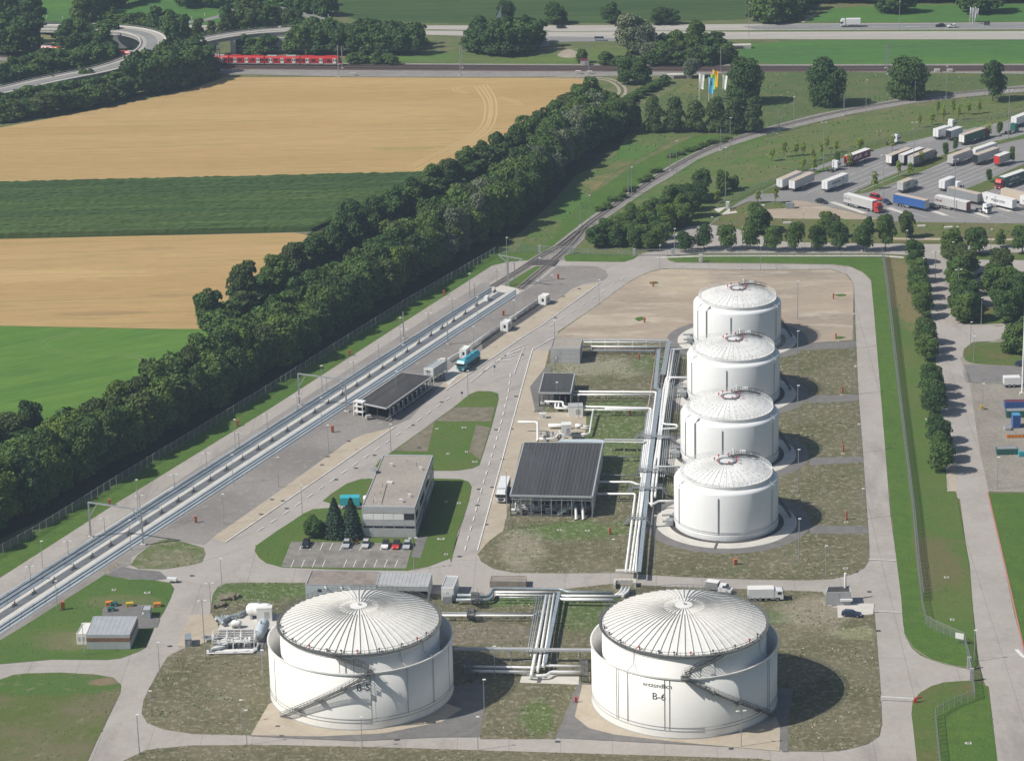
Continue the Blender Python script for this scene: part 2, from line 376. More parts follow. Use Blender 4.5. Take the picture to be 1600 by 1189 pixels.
m_slate = mat('standing_seam_sheet', (.082, .083, .086), .65, c2=(.060, .058, .056), scale=.3, stretch=(1, .1, 1), rnd=.45)
m_groof = ground('gravel_roof', (.36, .325, .285), (.32, .29, .255), (.25, .225, .2), big=.1, mid=.35, fine=2, midr=(.55, .75))
m_pipe = mat('pipe_jacket', (.84, .84, .83), .45, .0, c2=(.76, .76, .75), scale=.5)
m_gpipe = mat('grey_pipe', (.33, .38, .41), .45, .2)
m_tray = mat('cable_tray', (.36, .42, .47), .5, .25)
m_pink = mat('copper_pipe', (.48, .36, .33), .5)
m_pan = mat('drip_pan', (.23, .285, .33), .5, .1, c2=(.31, .36, .40), scale=.35, stretch=(1, 1, 1), rnd=.5)
m_pand = mat('worn_drip_pan', (.17, .19, .2), .6, .1, c2=(.24, .26, .27), scale=.3)
m_rail = mat('rail_steel', (.09, .075, .07), .5, .5)
m_wood = mat('sleeper', (.10, .085, .075), .9)
m_orange = mat('orange_enamel', (.62, .15, .06), .5, c2=(.5, .17, .09), scale=2)
m_redp = mat('red_enamel', (.55, .035, .03), .35)
m_black = mat('black_plastic', (.02, .02, .022), .5)
m_tyre = mat('tyre', (.025, .025, .025), .9)
m_trunk = mat('bark', (.09, .075, .06), .95, c2=(.05, .04, .03), scale=3)
m_fence = meshmat('chain_link', (.38, .40, .4), .22)
m_brown = mat('timber_band', (.23, .13, .07), .8, c2=(.16, .09, .055), scale=1)
def paint(name, c, rough=.35): return mat(name, c, rough, c2=tuple(v*.93 for v in c))

# ================================================================ GROUND
b = MB(); b.quad((-1700, 200, -.02), (1700, 200, -.02), (1700, 3400, -.02), (-1700, 3400, -.02)); b.build('ground', m_wild, kind='structure')
L0 = .012
def A(name, pts, m, lv=1, sm=0, skirt=0, **k): return area(name, pts, m, L0*lv, sm, skirt, **k)
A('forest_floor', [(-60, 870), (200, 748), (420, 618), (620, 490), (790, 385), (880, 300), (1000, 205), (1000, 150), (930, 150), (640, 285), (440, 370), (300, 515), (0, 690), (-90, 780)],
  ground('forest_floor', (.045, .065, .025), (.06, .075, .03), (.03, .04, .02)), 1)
A('wheat_field', [(-250, 235), (0, 200), (150, 172), (300, 140), (350, 121), (500, 121), (700, 122), (850, 122), (915, 123), (935, 133), (930, 160), (900, 185), (860, 210), (800, 245), (740, 272), (690, 290), (650, 300), (400, 290), (0, 288), (-260, 290)], m_wheat, 2)
A('wheat_field', [(-230, 370), (0, 370), (150, 369.5), (300, 367.5), (460, 364), (500, 372), (440, 420), (380, 470), (340, 505), (310, 515), (240, 513.5), (0, 509), (-230, 505)], m_wheat, 2)
A('meadow', [(-280, 505), (0, 509.5), (230, 514), (320, 514), (330, 530), (260, 590), (100, 670), (0, 720), (-280, 880)], m_mead, 2)
A('grass_verge', [(-120, 980), (-120, 925), (0, 862), (184, 754), (420, 607), (640, 470), (790, 382), (800, 398), (880, 330), (930, 300), (985, 262), (1090, 210), (1170, 185), (1260, 185), (1100, 260), (980, 320), (900, 385), (835, 407), (760, 425), (631, 504), (420, 640), (181, 787), (0, 904)], m_verge, 2)
A('meadow', [(845, 402), (880, 345), (960, 270), (1060, 215), (1200, 200), (1200, 150), (1090, 118), (1000, 170), (960, 245), (900, 275), (850, 330), (805, 395)], ground('flowering_meadow', (.09, .15, .042), (.15, .155, .06), (.075, .14, .035), grain=.34, big=.04, mid=.14, fine=1.0, blobs=[(955, 285, 12, 12, (.24, .19, .09), .8), (1010, 255, 12, 10, (.26, .175, .10), .8), (930, 320, 8, 12, (.2, .18, .08), .7), (900, 330, 8, 26, (.075, .18, .03), .8), (960, 240, 30, 14, (.08, .18, .035), .8)]), 3)
A('grass_bank', [(1000, 200), (960, 170), (1030, 160), (1090, 117), (1220, 112), (1600, 116), (1800, 118), (1800, 148), (1600, 146), (1450, 158), (1330, 178), (1200, 215), (1000, 206)], ground('bank_grass', (.065, .115, .04), (.085, .13, .045), (.13, .14, .05), big=.03, mid=.08, fine=.6, blobs=[(1060, 135, 12, 18, (.17, .17, .06), .8)]), 4)
A('grass_bank', [(880, 407), (935, 360), (1010, 300), (1120, 238), (1240, 205), (1400, 172), (1560, 150), (1800, 148), (1800, 185), (1600, 190), (1480, 210), (1330, 250), (1230, 285), (1150, 320), (1110, 350), (1060, 385), (985, 405)], ground('bank_grass_south', (.095, .155, .04), (.12, .15, .05), (.18, .16, .08), grain=.34, big=.04, mid=.16, fine=1.1, midr=(.48, .68), stretch=(.5, 1, 1), rotz=.45), 4)
# far side of the railway
A('maize_field', [(505, -60), (510, 10), (520, 22), (560, 32), (700, 37), (1000, 36), (1170, 30), (1180, 0), (1200, -60)], m_corn, 2)
A('meadow', [(1260, 35), (1300, 14), (1400, 8), (1700, 6), (1700, 33), (1400, 35.5)], m_lush, 2)
A('meadow', [(-100, -40), (480, -40), (520, 20), (440, 30), (300, 41), (200, 44), (60, 33), (-100, 40)], m_lush, 2)
A('meadow', [(1140, 97), (1150, 80), (1175, 70), (1250, 64), (1700, 61), (1700, 104), (1300, 104)], m_lush, 2)
A('meadow', [(520, 100), (560, 86), (700, 82), (730, 60), (850, 62), (1020, 60), (1180, 62), (1130, 98), (1000, 102), (700, 101)], ground('embankment_grass', (.13, .17, .05), (.15, .15, .07), (.09, .14, .04), big=.03, mid=.1, fine=.6, stretch=(.4, 1, 1), blobs=[(600, 89, 40, 12, (.09, .2, .04), .7), (860, 94, 26, 10, (.12, .19, .035), .7), (870, 80, 10, 10, (.24, .2, .12), .7)]), 2)
A('meadow', [(-100, 50), (150, 46), (200, 60), (150, 85), (60, 95), (-100, 95)], ground('dry_slope', (.15, .18, .055), (.22, .19, .1), (.12, .15, .05), big=.03, mid=.1, fine=.6, blobs=[(75, 72, 14, 10, (.27, .22, .13), .8)]), 2)
A('gravel_patch', [(868, 87), (880, 79), (893, 77), (905, 84), (900, 91), (880, 91)], m_track, 3, 2)
# crop rows of the far maize and the near one stand as real ridges
def maize(name, ymin, ymax, xl, xr, step, seg_, label):
    b = MB(); rnd = random.Random(3); y = ymin
    def h(): return 2.25+rnd.uniform(-.22, .22)
    rows = []
    while y <= ymax:
        rows.append(y); y += step
    for r, y in enumerate(rows):
        x0, x1 = xl(y), xr(y); n = max(2, int((x1-x0)/seg_)); pv = None
        for i in range(n+1):
            x = x0+(x1-x0)*i/n; a = h(); k = rnd.uniform(-.12, .12)
            cur = [(x, y-step*.5+k*.3, .9), (x, y-step*.22+k, a-.25), (x, y+step*.12+k, a), (x, y+step*.5, 1.1)]
            if r == 0: cur[0] = (x, y-step*.5, 0)
            if pv: b.add([pv[0], cur[0], cur[1], pv[1], pv[2], cur[2], pv[3], cur[3]], [(0, 1, 2, 3), (3, 2, 5, 4), (4, 5, 7, 6)])
            pv = cur
    o = b.build(name, m_corn, kind='stuff'); o['label'] = label
g1 = G(0, 373); g2 = G(450, 366.5); g3 = G(640, 283); g4 = G(0, 293)
def xr(y): t = (y-g2.y)/(g3.y-g2.y); return g2.x+(g3.x-g2.x)*max(0, min(1, t))+6
maize('maize_plants', g1.y, g4.y, lambda y: -230, xr, 1.5, 1.6, 'dense dark green maize standing between two ripe wheat fields')
A('soil', [(-250, 285), (640, 285), (470, 371), (-250, 376)], m_dirt, 1)
# ---- terminal: one concrete sheet, then islands on it
A('road', [(-260, 1085), (0, 903), (181, 787), (420, 640), (631, 504), (768, 416), (792, 410), (830, 407), (879, 407), (975, 410), (990, 405), (1000, 399), (995, 398), (1051, 398), (1040, 401), (1045, 408), (1056, 411), (1200, 412.5), (1300, 414), (1330, 418), (1349, 427), (1361, 439), (1366, 495), (1374, 580), (1383, 701), (1391, 803), (1400, 870), (1408, 934), (1411, 975), (1415, 995), (1425, 1013), (1438, 1024), (1454, 1031), (1480, 1039), (1520, 1047), (1520, 1063), (1475, 1066), (1455, 1072), (1438, 1082), (1426, 1095), (1424, 1115), (1427, 1140), (1433, 1195), (1445, 1330), (-300, 1330)], m_con, 5)
A('road', [(-200, 1045), (0, 930), (181, 812), (420, 664), (640, 520), (775, 436), (845, 418), (905, 416), (930, 416), (946, 422), (975, 410), (1056, 411), (1024, 422), (1000, 432), (981, 442), (931, 479), (873, 518), (858, 548), (835, 643), (797, 774), (786, 830), (765, 846), (746, 866), (703, 873), (704, 880), (723, 814), (737, 761), (733, 752), (720, 749), (600, 748), (540, 757), (490, 795), (434, 829), (400, 853), (398, 866), (330, 915), (280, 905), (205, 885), (160, 905), (-200, 1140)], m_con2, 6)
isl = dict(skirt=.12, sidemat=m_kerb)
A('grass_verge', [(-300, 1100), (0, 1062), (20, 1055), (40, 1052.5), (94, 1051), (148, 1054), (177, 1059), (189, 1070), (188, 1082), (174, 1111.5), (150, 1160), (137, 1189), (90, 1300), (-300, 1300)],
  ground('weedy_lawn', (.10, .13, .035), (.15, .14, .075), (.24, .22, .15), big=.06, mid=.3, fine=2, midr=(.55, .75), blobs=[(70, 1070, 24, 6, (.075, .14, .03), .9), (160, 1066, 4, 2, (.24, .17, .12), .8)]), 12, **isl)
A('grass_verge', [(-300, 1210), (-200, 1140), (0, 1001), (54, 968), (164, 898), (174, 901), (199, 905), (241, 907), (266, 911), (272, 920), (266, 936), (255, 958), (241, 979), (228, 1012), (215, 1019), (188, 1029), (166, 1031.5), (80, 1031), (0, 1038), (-300, 1070)],
  ground('lawn_with_bare_spots', (.07, .135, .028), (.095, .15, .035), (.15, .145, .075), big=.06, mid=.3, fine=2, midr=(.6, .8), blobs=[(110, 1000, 9, 6, (.16, .15, .08), .8), (190, 940, 10, 4, (.16, .16, .08), .6)]), 12, **isl)
A('pavement', [(160, 952), (172, 944), (240, 946), (236, 958), (250, 968), (246, 980), (214, 984), (160, 985)], m_ring, 13)
A('grass_verge', [(204, 883), (215, 868), (241, 848), (262, 842), (289, 848), (318, 856), (321, 866), (315, 879), (295, 884), (255, 890), (215, 889)],
  ground('patchy_lawn', (.09, .135, .035), (.2, .19, .12), (.3, .28, .2), big=.1, mid=.4, fine=2, midr=(.5, .7)), 12, **isl)
A('grass_verge', [(778, 615.5), (767.5, 612), (746.5, 611.5), (733, 617), (710, 636), (662.5, 670.5), (612.6, 706), (594, 718), (586, 730), (600, 737), (715, 736), (738.6, 732), (749, 727), (767.5, 669), (779, 625)], m_grass, 12, **isl)
A('bare_ground', [(710, 637), (773, 637), (767, 659), (679, 659), (668, 706), (617, 705), (662, 672)], m_dirt, 13)
A('bare_ground', [(744, 664), (766, 669), (750, 719), (733, 706)], m_dirt, 13)
A('grass_verge', [(581, 748.5), (563, 749), (542, 756), (518, 771.6), (503.7, 783.5), (521, 789), (575, 790), (575, 797), (513, 794), (489, 796), (473.5, 803), (452.5, 817.5), (434, 829), (400, 853), (398, 862), (405, 872.7), (416, 880.7), (440, 887), (502, 889.5), (540, 891), (636, 892), (668, 886), (703, 872.7), (704.5, 880), (715, 832), (723, 813.6), (733, 782), (737, 761), (732, 753), (720, 749), (675, 748)], m_grass, 12, **isl)
A('parking_area', [(455.3, 846.6), (645, 850), (634.5, 889), (439.4, 886)], m_park, 14)
A('path', [(651, 838), (668, 838), (657, 872), (643, 871)], m_ring, 13)
# the big dry island under the small tanks
A('gravel_ground', [(746, 866), (751.5, 878), (770, 889), (802.6, 895.5), (880, 896), (961, 895.5), (1068, 902), (1176, 906), (1260, 907), (1300, 905), (1330, 898), (1350, 888), (1358, 875), (1358, 850), (1354.5, 803), (1348, 706), (1341, 614), (1337, 526), (1334, 445), (1324, 430), (1298, 421), (1188, 422.5), (1062, 420.5), (1036, 420.5), (1018, 424), (999.5, 432), (981, 442), (931, 479), (873.5, 518), (858, 548), (849, 584), (835, 643), (816, 692), (797, 774), (791.5, 807), (786, 830), (765, 845)], m_dry, 12, **isl)
A('sand', [(1332, 532), (1334, 445), (1322, 430), (1298, 422), (1188, 423.5), (1062, 421.5), (1036, 421.5), (1018, 425), (999.5, 433), (981, 443), (931, 480), (875, 519), (866, 529), (950, 531), (1046, 530), (1075, 520), (1100, 540), (1230, 548), (1270, 536)], m_sand, 13)
for c in [(1021, 443, 9, 2.5), (1000, 499, 8, 4), (1314, 462, 9, 2), (1312, 528, 9, 2)]:
    A('weed_patch', [(c[0]+c[2]*cos(t)*U(.7, 1.3), c[1]+c[3]*sin(t)*U(.6, 1.3)) for t in [i*pi/5 for i in range(10)]], m_grass, 14, 2)
A('pavement', [(833, 548), (858, 548), (849, 584), (835, 643), (816, 692), (797, 774), (791, 807), (786, 830), (765, 845), (747, 864), (748, 858), (791, 696)], m_tan, 7)
A('pavement', [(352, 848), (330, 840), (423, 777), (545, 689), (566, 680), (598, 672), (618, 667)], m_tan, 8)
A('pavement', [(697, 610), (688, 604), (752, 549), (808, 510), (859, 476), (876, 466), (894, 453), (912, 446), (940, 441)], m_tan, 8)
A('pavement', [(828, 605), (852, 575), (862, 572), (846, 640), (838, 650)], m_ring, 13)
A('gravel_yard', [(-40, 1018), (35, 972), (249, 831), (550, 632), (820, 454.5), (842, 440), (871, 416), (905, 416), (931, 417), (946.5, 423), (950, 432), (942, 439), (910, 444.5), (894, 451), (874, 467), (859, 476), (808, 510), (752, 549), (690, 600), (640, 655), (614, 666), (598, 672), (566, 680), (545, 689), (423, 777), (335, 838), (318, 852), (290, 848), (262, 842), (241, 848), (205, 871), (204, 883), (170, 899), (54, 968), (-20, 1018)], m_asph, 9, 0, .06, sidemat=m_kerb)
A('pavement', [(166, 899), (176, 902), (240, 907), (262, 904), (250, 893), (215, 890), (190, 886)], m_ring, 10)
A('path', [(815, 503), (797, 499), (752, 533), (754, 547)], m_dark, 11); A('path', [(856, 476), (840, 470), (806, 494), (812, 506)], m_dark, 11)
A('path', [(694, 586), (716, 566), (745, 560), (700, 604)], m_light, 11)
A('gravel_strip', [(-40, 955), (0, 931), (147, 838), (420, 658.5), (631, 521), (757, 440), (770, 446), (640, 527), (420, 669), (181, 823), (0, 936), (-40, 962)], m_gravel, 9)
A('pavement', [(100, 871), (147, 838), (270, 760), (290, 768), (120, 882)], m_light, 10)
# southern ring and paving round the two large tanks
A('gravel_ground', [(221, 1115), (224, 1095), (233, 1075), (250, 1045), (262, 1026), (290, 1012), (330, 985), (328, 960), (332, 930), (340, 918), (352, 912), (380, 910.5), (480, 911), (700, 930), (780, 932), (880, 921), (960, 912), (1060, 918), (1180, 921), (1285, 925), (1300, 950), (1366, 955), (1369, 990), (1376, 1080), (1378, 1130), (1374, 1150), (1355, 1163), (1320, 1172), (1290, 1175), (1222, 1174), (1222, 1120), (1150, 1110), (900, 1075), (868, 1155), (750, 1155), (757, 1090), (500, 1110), (405, 1130), (391, 1149), (300, 1147), (255, 1140), (230, 1130)], m_dry2, 12, **isl)
A('pavement', [(391, 1150), (405, 1128), (430, 1095), (705, 1075), (745, 1065), (760, 1075), (750, 1152), (690, 1152), (560, 1158), (440, 1153)], m_ring, 13)
A('pavement', [(392, 1149), (420, 1100), (500, 1080), (640, 1080), (722, 1108), (690, 1128), (600, 1146), (500, 1151)], m_tan, 14)
A('pavement', [(868, 1153), (903, 1068), (1240, 1076), (1222, 1172), (1100, 1165)], m_ring, 13)
A('pavement', [(898, 1120), (910, 1070), (1100, 1080), (1210, 1116), (1219, 1135), (1218, 1174), (1060, 1160), (960, 1148), (920, 1138)], m_tan, 14)
A('path', [(1218, 1135), (1219, 1118), (1230, 1100), (1232, 1175), (1222, 1175)], m_ring, 15)
A('pavement', [(1308, 942), (1366, 944), (1364, 960), (1309, 966)], m_light, 14)
A('pavement', [(277, 1010), (296, 962), (330, 960), (340, 975), (345, 995), (300, 1012)], m_tan, 14)
A('pavement', [(328, 1022), (345, 985), (420, 985), (412, 1023)], m_ring, 14)
A('pavement', [(340, 985), (350, 962), (440, 960), (432, 985)], m_light, 15)
A('grass_verge', [(150, 1215), (180, 1195), (228, 1172), (295, 1165), (420, 1164), (600, 1168), (800, 1174), (1000, 1180), (1190, 1186), (1260, 1200), (1260, 1330), (100, 1330)], m_dry2, 12, **isl)
A('pavement', [(820, 698), (812, 690), (822, 657), (830, 645), (916, 645), (916, 670), (910, 692)], m_tan, 14)
A('pavement', [(1000, 692), (1046, 532), (1060, 532), (1040, 620), (1020, 700)], m_ring, 13)
A('pavement', [(812, 1067), (816, 1054), (905, 1056), (904, 1070)], m_light, 13)
for q in [((1262, 619), (1341, 617), (1341, 627), (1262, 631)), ((1265, 716), (1348, 714), (1348, 723), (1265, 728)), ((1265, 822), (1355, 823), (1357, 835), (1265, 834)), ((1255, 537), (1337, 534), (1337, 544), (1255, 548))]: A('path', q, m_ring, 13)
# east side: verge, perimeter road, service road, yard
A('grass_verge', [(1056, 410), (1045, 406), (1041, 401), (1378, 402), (1444, 404), (1449, 450), (1456, 510), (1462, 560), (1469, 640), (1477, 715), (1480, 769), (1494, 769), (1515, 880), (1527, 1037), (1523, 1043), (1490, 1040), (1454, 1030), (1427, 1012), (1413, 990), (1408, 934), (1400, 870), (1383, 701), (1366, 495), (1361, 437), (1345, 424), (1325, 416), (1300, 413), (1188, 411)], m_verge, 8, 0, .1, sidemat=m_kerb)
A('grass_verge', [(1380, 402), (1443, 403), (1448, 450), (1455, 510), (1461, 560), (1468, 640), (1476, 715), (1479, 768), (1493, 768), (1513, 880), (1526, 1036), (1500, 995), (1450, 973), (1442, 958), (1430, 870), (1400, 580)],
  ground('worn_lawn', (.085, .145, .03), (.11, .15, .04), (.16, .125, .07), big=.05, mid=.25, fine=2, midr=(.55, .75), blobs=[(1410, 450, 7, 44, (.2, .165, .085), .9), (1455, 880, 9, 20, (.15, .125, .065), .7)]), 9)
A('grass_verge', [(1517, 1063), (1475, 1066), (1455, 1072), (1438, 1082), (1426, 1095), (1424, 1115), (1427, 1140), (1433, 1195), (1445, 1330), (1580, 1330), (1560, 1200), (1545, 1073), (1530, 1066)], m_strip, 8, 0, .1, sidemat=m_kerb)
A('grass_verge', [(1465, 1110), (1522, 1088), (1523, 1066), (1542, 1072), (1558, 1189), (1575, 1330), (1480, 1330)], m_verge, 9)
A('grass_verge', [(884, 409), (880, 400), (895, 396), (988, 399), (994, 402), (985, 407), (960, 410)], m_verge, 8, 0, .1, sidemat=m_kerb)
A('grass_verge', [(740, 420), (780, 394), (850, 391), (846, 406), (800, 408), (775, 412)], m_verge, 3)
A('road', [(1030, 392), (1040, 374), (1075, 355), (1110, 352), (1150, 358), (1205, 374), (1230, 379), (1330, 381), (1700, 384), (1700, 396), (1490, 395), (1486, 410), (1500, 480), (1512, 505), (1560, 510), (1620, 508), (1620, 533), (1560, 533), (1520, 535), (1506, 546), (1504, 560), (1515, 600), (1530, 700), (1545, 769), (1570, 880), (1600, 1010), (1650, 1200), (1670, 1330), (1575, 1330), (1558, 1189), (1540, 1072), (1530, 1040), (1513, 880), (1500, 780), (1476, 770), (1464, 640), (1452, 520), (1440, 400), (1380, 397), (1100, 396), (1046, 400), (995, 400), (1005, 396)], m_con, 7)
A('road', [(1500, 560), (1520, 545), (1560, 530), (1700, 533), (1700, 770), (1545, 769), (1530, 700), (1515, 600)], ground('stained_yard', (.30, .275, .235), (.26, .235, .2), (.2, .18, .15), big=.05, mid=.2, fine=1.5, stretch=(1, .5, 1), midr=(.5, .75)), 8)
A('pavement', [(1506, 570), (1620, 573), (1620, 597), (1513, 598)], ground('paver_lot', (.2, .19, .18), (.17, .16, .155), (.24, .23, .22), big=.2, mid=.8, fine=2, stretch=(.2, 1, 1)), 9)
A('grass_verge', [(1504, 556), (1507, 544), (1520, 538), (1545, 536), (1600, 533), (1650, 533), (1650, 572), (1600, 573), (1530, 570), (1510, 566)], m_strip, 10, 1, .1, sidemat=m_kerb)
A('grass_verge', [(1545, 771), (1700, 771), (1720, 1200), (1640, 1200), (1608, 1020), (1596, 1002), (1585, 960)], m_verge, 9)
A('path', [(1478, 700), (1490, 700), (1495, 768), (1484, 768)], m_tan, 8)
A('path', [(1020, 402.5), (1100, 399.5), (1380, 399.5), (1412, 402), (1412, 404), (1380, 401.5), (1100, 401.5), (1030, 404)], m_light, 10)
A('grass_verge', [(1488, 397), (1700, 399), (1700, 408), (1488, 406)], m_strip, 8)
A('grass_verge', [(1490, 445), (1520, 445), (1526, 500), (1516, 507), (1503, 504), (1494, 485)], m_strip, 8)
A('grass_verge', [(1505, 480), (1640, 478), (1640, 503), (1516, 508)], m_strip, 8)
A('grass_verge', [(1110, 350), (1118, 345), (1135, 330), (1170, 316), (1225, 316), (1228, 326), (1196, 328), (1200, 342), (1378, 343), (1385, 347), (1700, 350), (1700, 381), (1330, 379), (1232, 377), (1205, 371), (1150, 355)],
  ground('park_lawn', (.10, .15, .035), (.14, .15, .05), (.15, .13, .07), big=.03, mid=.12, fine=1.2), 6)
A('path', [(1385, 372), (1700, 374), (1700, 377), (1385, 375)], m_tan, 7)
A('parking_area', [(1440, 400), (1700, 400), (1700, 512), (1500, 508), (1452, 505)], ground('car_park_paving', grain=.07, ca=(.385, .35, .32), cb=(.34, .31, .285), cc=(.42, .385, .355), big=.04, mid=.15, fine=1), 6)
A('grass_verge', [(1545, 450), (1640, 448), (1640, 500), (1560, 500)], m_strip, 8)
# truck lot
A('parking_area', [(1070, 372), (1110, 350), (1128, 332), (1150, 316), (1190, 300), (1230, 278), (1300, 252), (1400, 226), (1500, 205), (1600, 186), (1720, 165), (1760, 352), (1385, 347), (1372, 342), (1330, 331), (1260, 316), (1170, 315), (1135, 330), (1118, 345), (1108, 354)], m_lot, 7)
A('sand', [(1196, 328), (1228, 326), (1237, 313.5), (1258, 315), (1330, 332), (1378, 344), (1372, 343.5), (1200, 342)], m_sand, 8)
A('path', [(1116, 327), (1142, 323), (1140, 332), (1150, 330), (1152, 333), (1130, 336), (1118, 330)], m_light, 9)
for q in [[(1185, 303), (1215, 288), (1290, 262), (1310, 256), (1290, 268), (1216, 300), (1205, 304)],
          [(1330, 302), (1375, 282), (1440, 256), (1490, 236), (1560, 220), (1620, 206), (1620, 213), (1560, 226), (1490, 246), (1440, 270), (1380, 296), (1345, 304)],
          [(1490, 302), (1530, 288), (1556, 276), (1620, 248), (1640, 252), (1580, 284), (1535, 303)],
          [(1100, 356), (1145, 322), (1180, 302), (1300, 250), (1400, 222), (1500, 202), (1500, 198), (1400, 218), (1290, 247), (1180, 296), (1130, 326)]]: A('grass_verge', q, m_strip, 9, 1)
# road markings on the terminal and the lot
b = MB()
def dash(pts, w, ln=None, gap=None, z=.23):
    P = line(pts)
    if ln is None: ribbon(P, w, z, b)
    else:
        for p, a in along(P, ln+gap):
            d = Vector((cos(a), sin(a), 0)); ribbon([p, p+d*ln], w, z, b)
dash([(352, 848), (430, 795), (583, 690), (618, 667)], .3)
dash([(697, 610), (740, 580), (820, 525), (845, 510), (940, 441)], .3)
dash([(402, 831), (434, 810.5), (654, 657), (699, 624.6)], .28, 3, 3.3)
dash([(735, 598), (755, 582), (775, 568), (800, 548), (818, 540)], .28)
dash([(845, 510), (880, 493)], .01); dash([(858, 511), (935, 461), (975, 434)], .25, 3, 4.5)
dash([(797.6, 585), (794, 615), (788, 640), (782, 665), (775, 690), (767, 717), (757, 750), (748, 780), (741, 808), (733, 835), (725, 866)], .3, 3, 3.6)
dash([(866, 528), (832, 547), (828, 560), (790, 699), (746, 861)], .3)
dash([(755, 582), (768, 570), (790, 556), (819, 543), (812, 560), (803, 585)], .25)
dash([(773, 566), (800, 563)], .4); dash([(782, 561), (807, 555)], .4); dash([(792, 556), (813, 548)], .4)
dash([(1358, 875), (1400, 876.5)], .35); dash([(1366, 956), (1408, 957.5)], .35)
for x in (471, 487, 503, 518, 534, 550, 565, 580.5, 597, 613, 629): dash([(x-3.2, 860.5), (x+2.4, 848.5)], .16, z=.19)
for x in (455, 471.5, 488.5, 504, 537.5, 552.5, 568.5, 585, 601, 617.5): dash([(x-.5, 887), (x+4.5, 875)], .16, z=.19)
b.build('road_marking', m_line, kind='structure')
b = MB()
for i in range(15):
    x = 1262+i*12.5; y = 290-i*2.3
def bays(x0, y0, x1, y1, n, dx, dy):
    for i in range(n+1):
        t = i/n; x = x0+(x1-x0)*t; y = y0+(y1-y0)*t; dash([(x, y), (x+dx, y+dy)], .2, z=.19)
bays(1262, 303, 1345, 300, 4, 75, -32); bays(1345, 268, 1400, 262, 3, 60, -24); bays(1360, 302, 1470, 303, 7, 120, -48)
bays(1395, 235, 1520, 208, 7, 60, -20); bays(1480, 240, 1600, 212, 6, 60, -20); bays(1556, 303, 1640, 296, 4, 60, -26)
for x in (1390, 1432, 1474, 1516, 1558): dash([(x, 324), (x+62, 342)], .2, z=.19)
b.build('road_marking', m_line, kind='structure')
for x, y in ((1296, 317), (1384, 326), (1450, 329.5), (1516, 332), (1550, 323)): A('kerb_island', [(x, y), (x+8, y-1), (x+(60 if x < 1380 else 33), y+(17 if x < 1380 else 8)), (x+(52 if x < 1380 else 26), y+(17.5 if x < 1380 else 8.5))], m_light, 14, skirt=.1)
dashes = MB(); ribbon(line([(1543, 769), (1569, 880), (1599, 1012), (1640, 1189), (1660, 1290)]), .38, .17, dashes); dashes.build('road_marking', m_red, kind='structure')
dashes = MB(); ribbon(line([(1588, 1015), (1598, 1026), (1620, 1036)]), .9, .17, dashes); dashes.build('road_marking', m_line, kind='structure')
dashes = MB(); ribbon(line([(1526, 1000), (1532, 1040)]), .15, .17, dashes)
# motorway and country roads
A('road', [(-80, 37.5), (95, 36), (320, 40), (660, 40.5), (850, 40.7), (1180, 38.2), (1700, 35), (1700, 48), (1180, 47.5), (850, 49.5), (660, 46.5), (320, 44), (95, 41.5), (-80, 43)], m_mway, 4)
A('road', [(-80, 44), (95, 42.5), (320, 45), (660, 48.5), (850, 50.5), (1180, 49), (1700, 48.7), (1700, 62.5), (1180, 62), (990, 63), (850, 60.5), (735, 57), (660, 55), (320, 49), (95, 47.5), (-80, 48.5)], m_mway, 5)
A('road', [(1255, 38.4), (1700, 35.3), (1700, 46.3), (1180, 47), (1160, 42)], m_mway2, 6)
A('grass_verge', [(1060, 50), (1180, 48), (1700, 46.5), (1700, 49), (1180, 50.5)], m_strip, 7)
A('grass_verge', [(735, 46), (850, 48), (865, 49.5), (850, 51), (735, 49)], m_strip, 7)
A('road', [(840, 57), (900, 58.5), (990, 61), (990, 65), (900, 66), (860, 67), (855, 76), (845, 77), (840, 70)], m_mway2, 8)
A('road', [(280, 35.5), (320, 30), (350, 22), (365, 12), (378, 14), (366, 22), (330, 32), (290, 38)], m_mway2, 4)
A('road', [(405, -30), (400, 2), (430, 8), (460, 17), (490, 24), (520, 30), (520, 34), (480, 28), (440, 17), (410, 9), (396, 4), (390, -30)], m_mway2, 4)
A('path', [(1170, 35), (1190, 29), (1235, 20), (1240, 23), (1195, 34)], m_track, 4)
A('path', [(1248, 36), (1275, 22), (1279, 22), (1256, 36)], m_track, 4)
b = MB()
for yy, z in ((39.6, .15), (48.2, .15)):
    ribbon(line([(845, yy+1.6), (1180, yy-.2), (1700, yy-2.8)]), .3, z, b)
for yy in (43.4, 53.2, 57.5): dash([(850, yy+1), (1180, yy), (1700, yy-1.2)], .3, 6, 10, z=.17)
b.build('road_marking', m_line, kind='structure')
# farm track loop beside the hedge
b = MB(); P = line([(850, 121), (915, 122), (940, 123.5), (958, 127), (970, 135), (974, 144), (968, 152), (955, 160), (940, 166)], 2)
ribbon(P, 1.3, .1, b, off=1.3); ribbon(P, 1.3, .1, b, off=-1.3); b.build('farm_track', m_track, kind='structure')
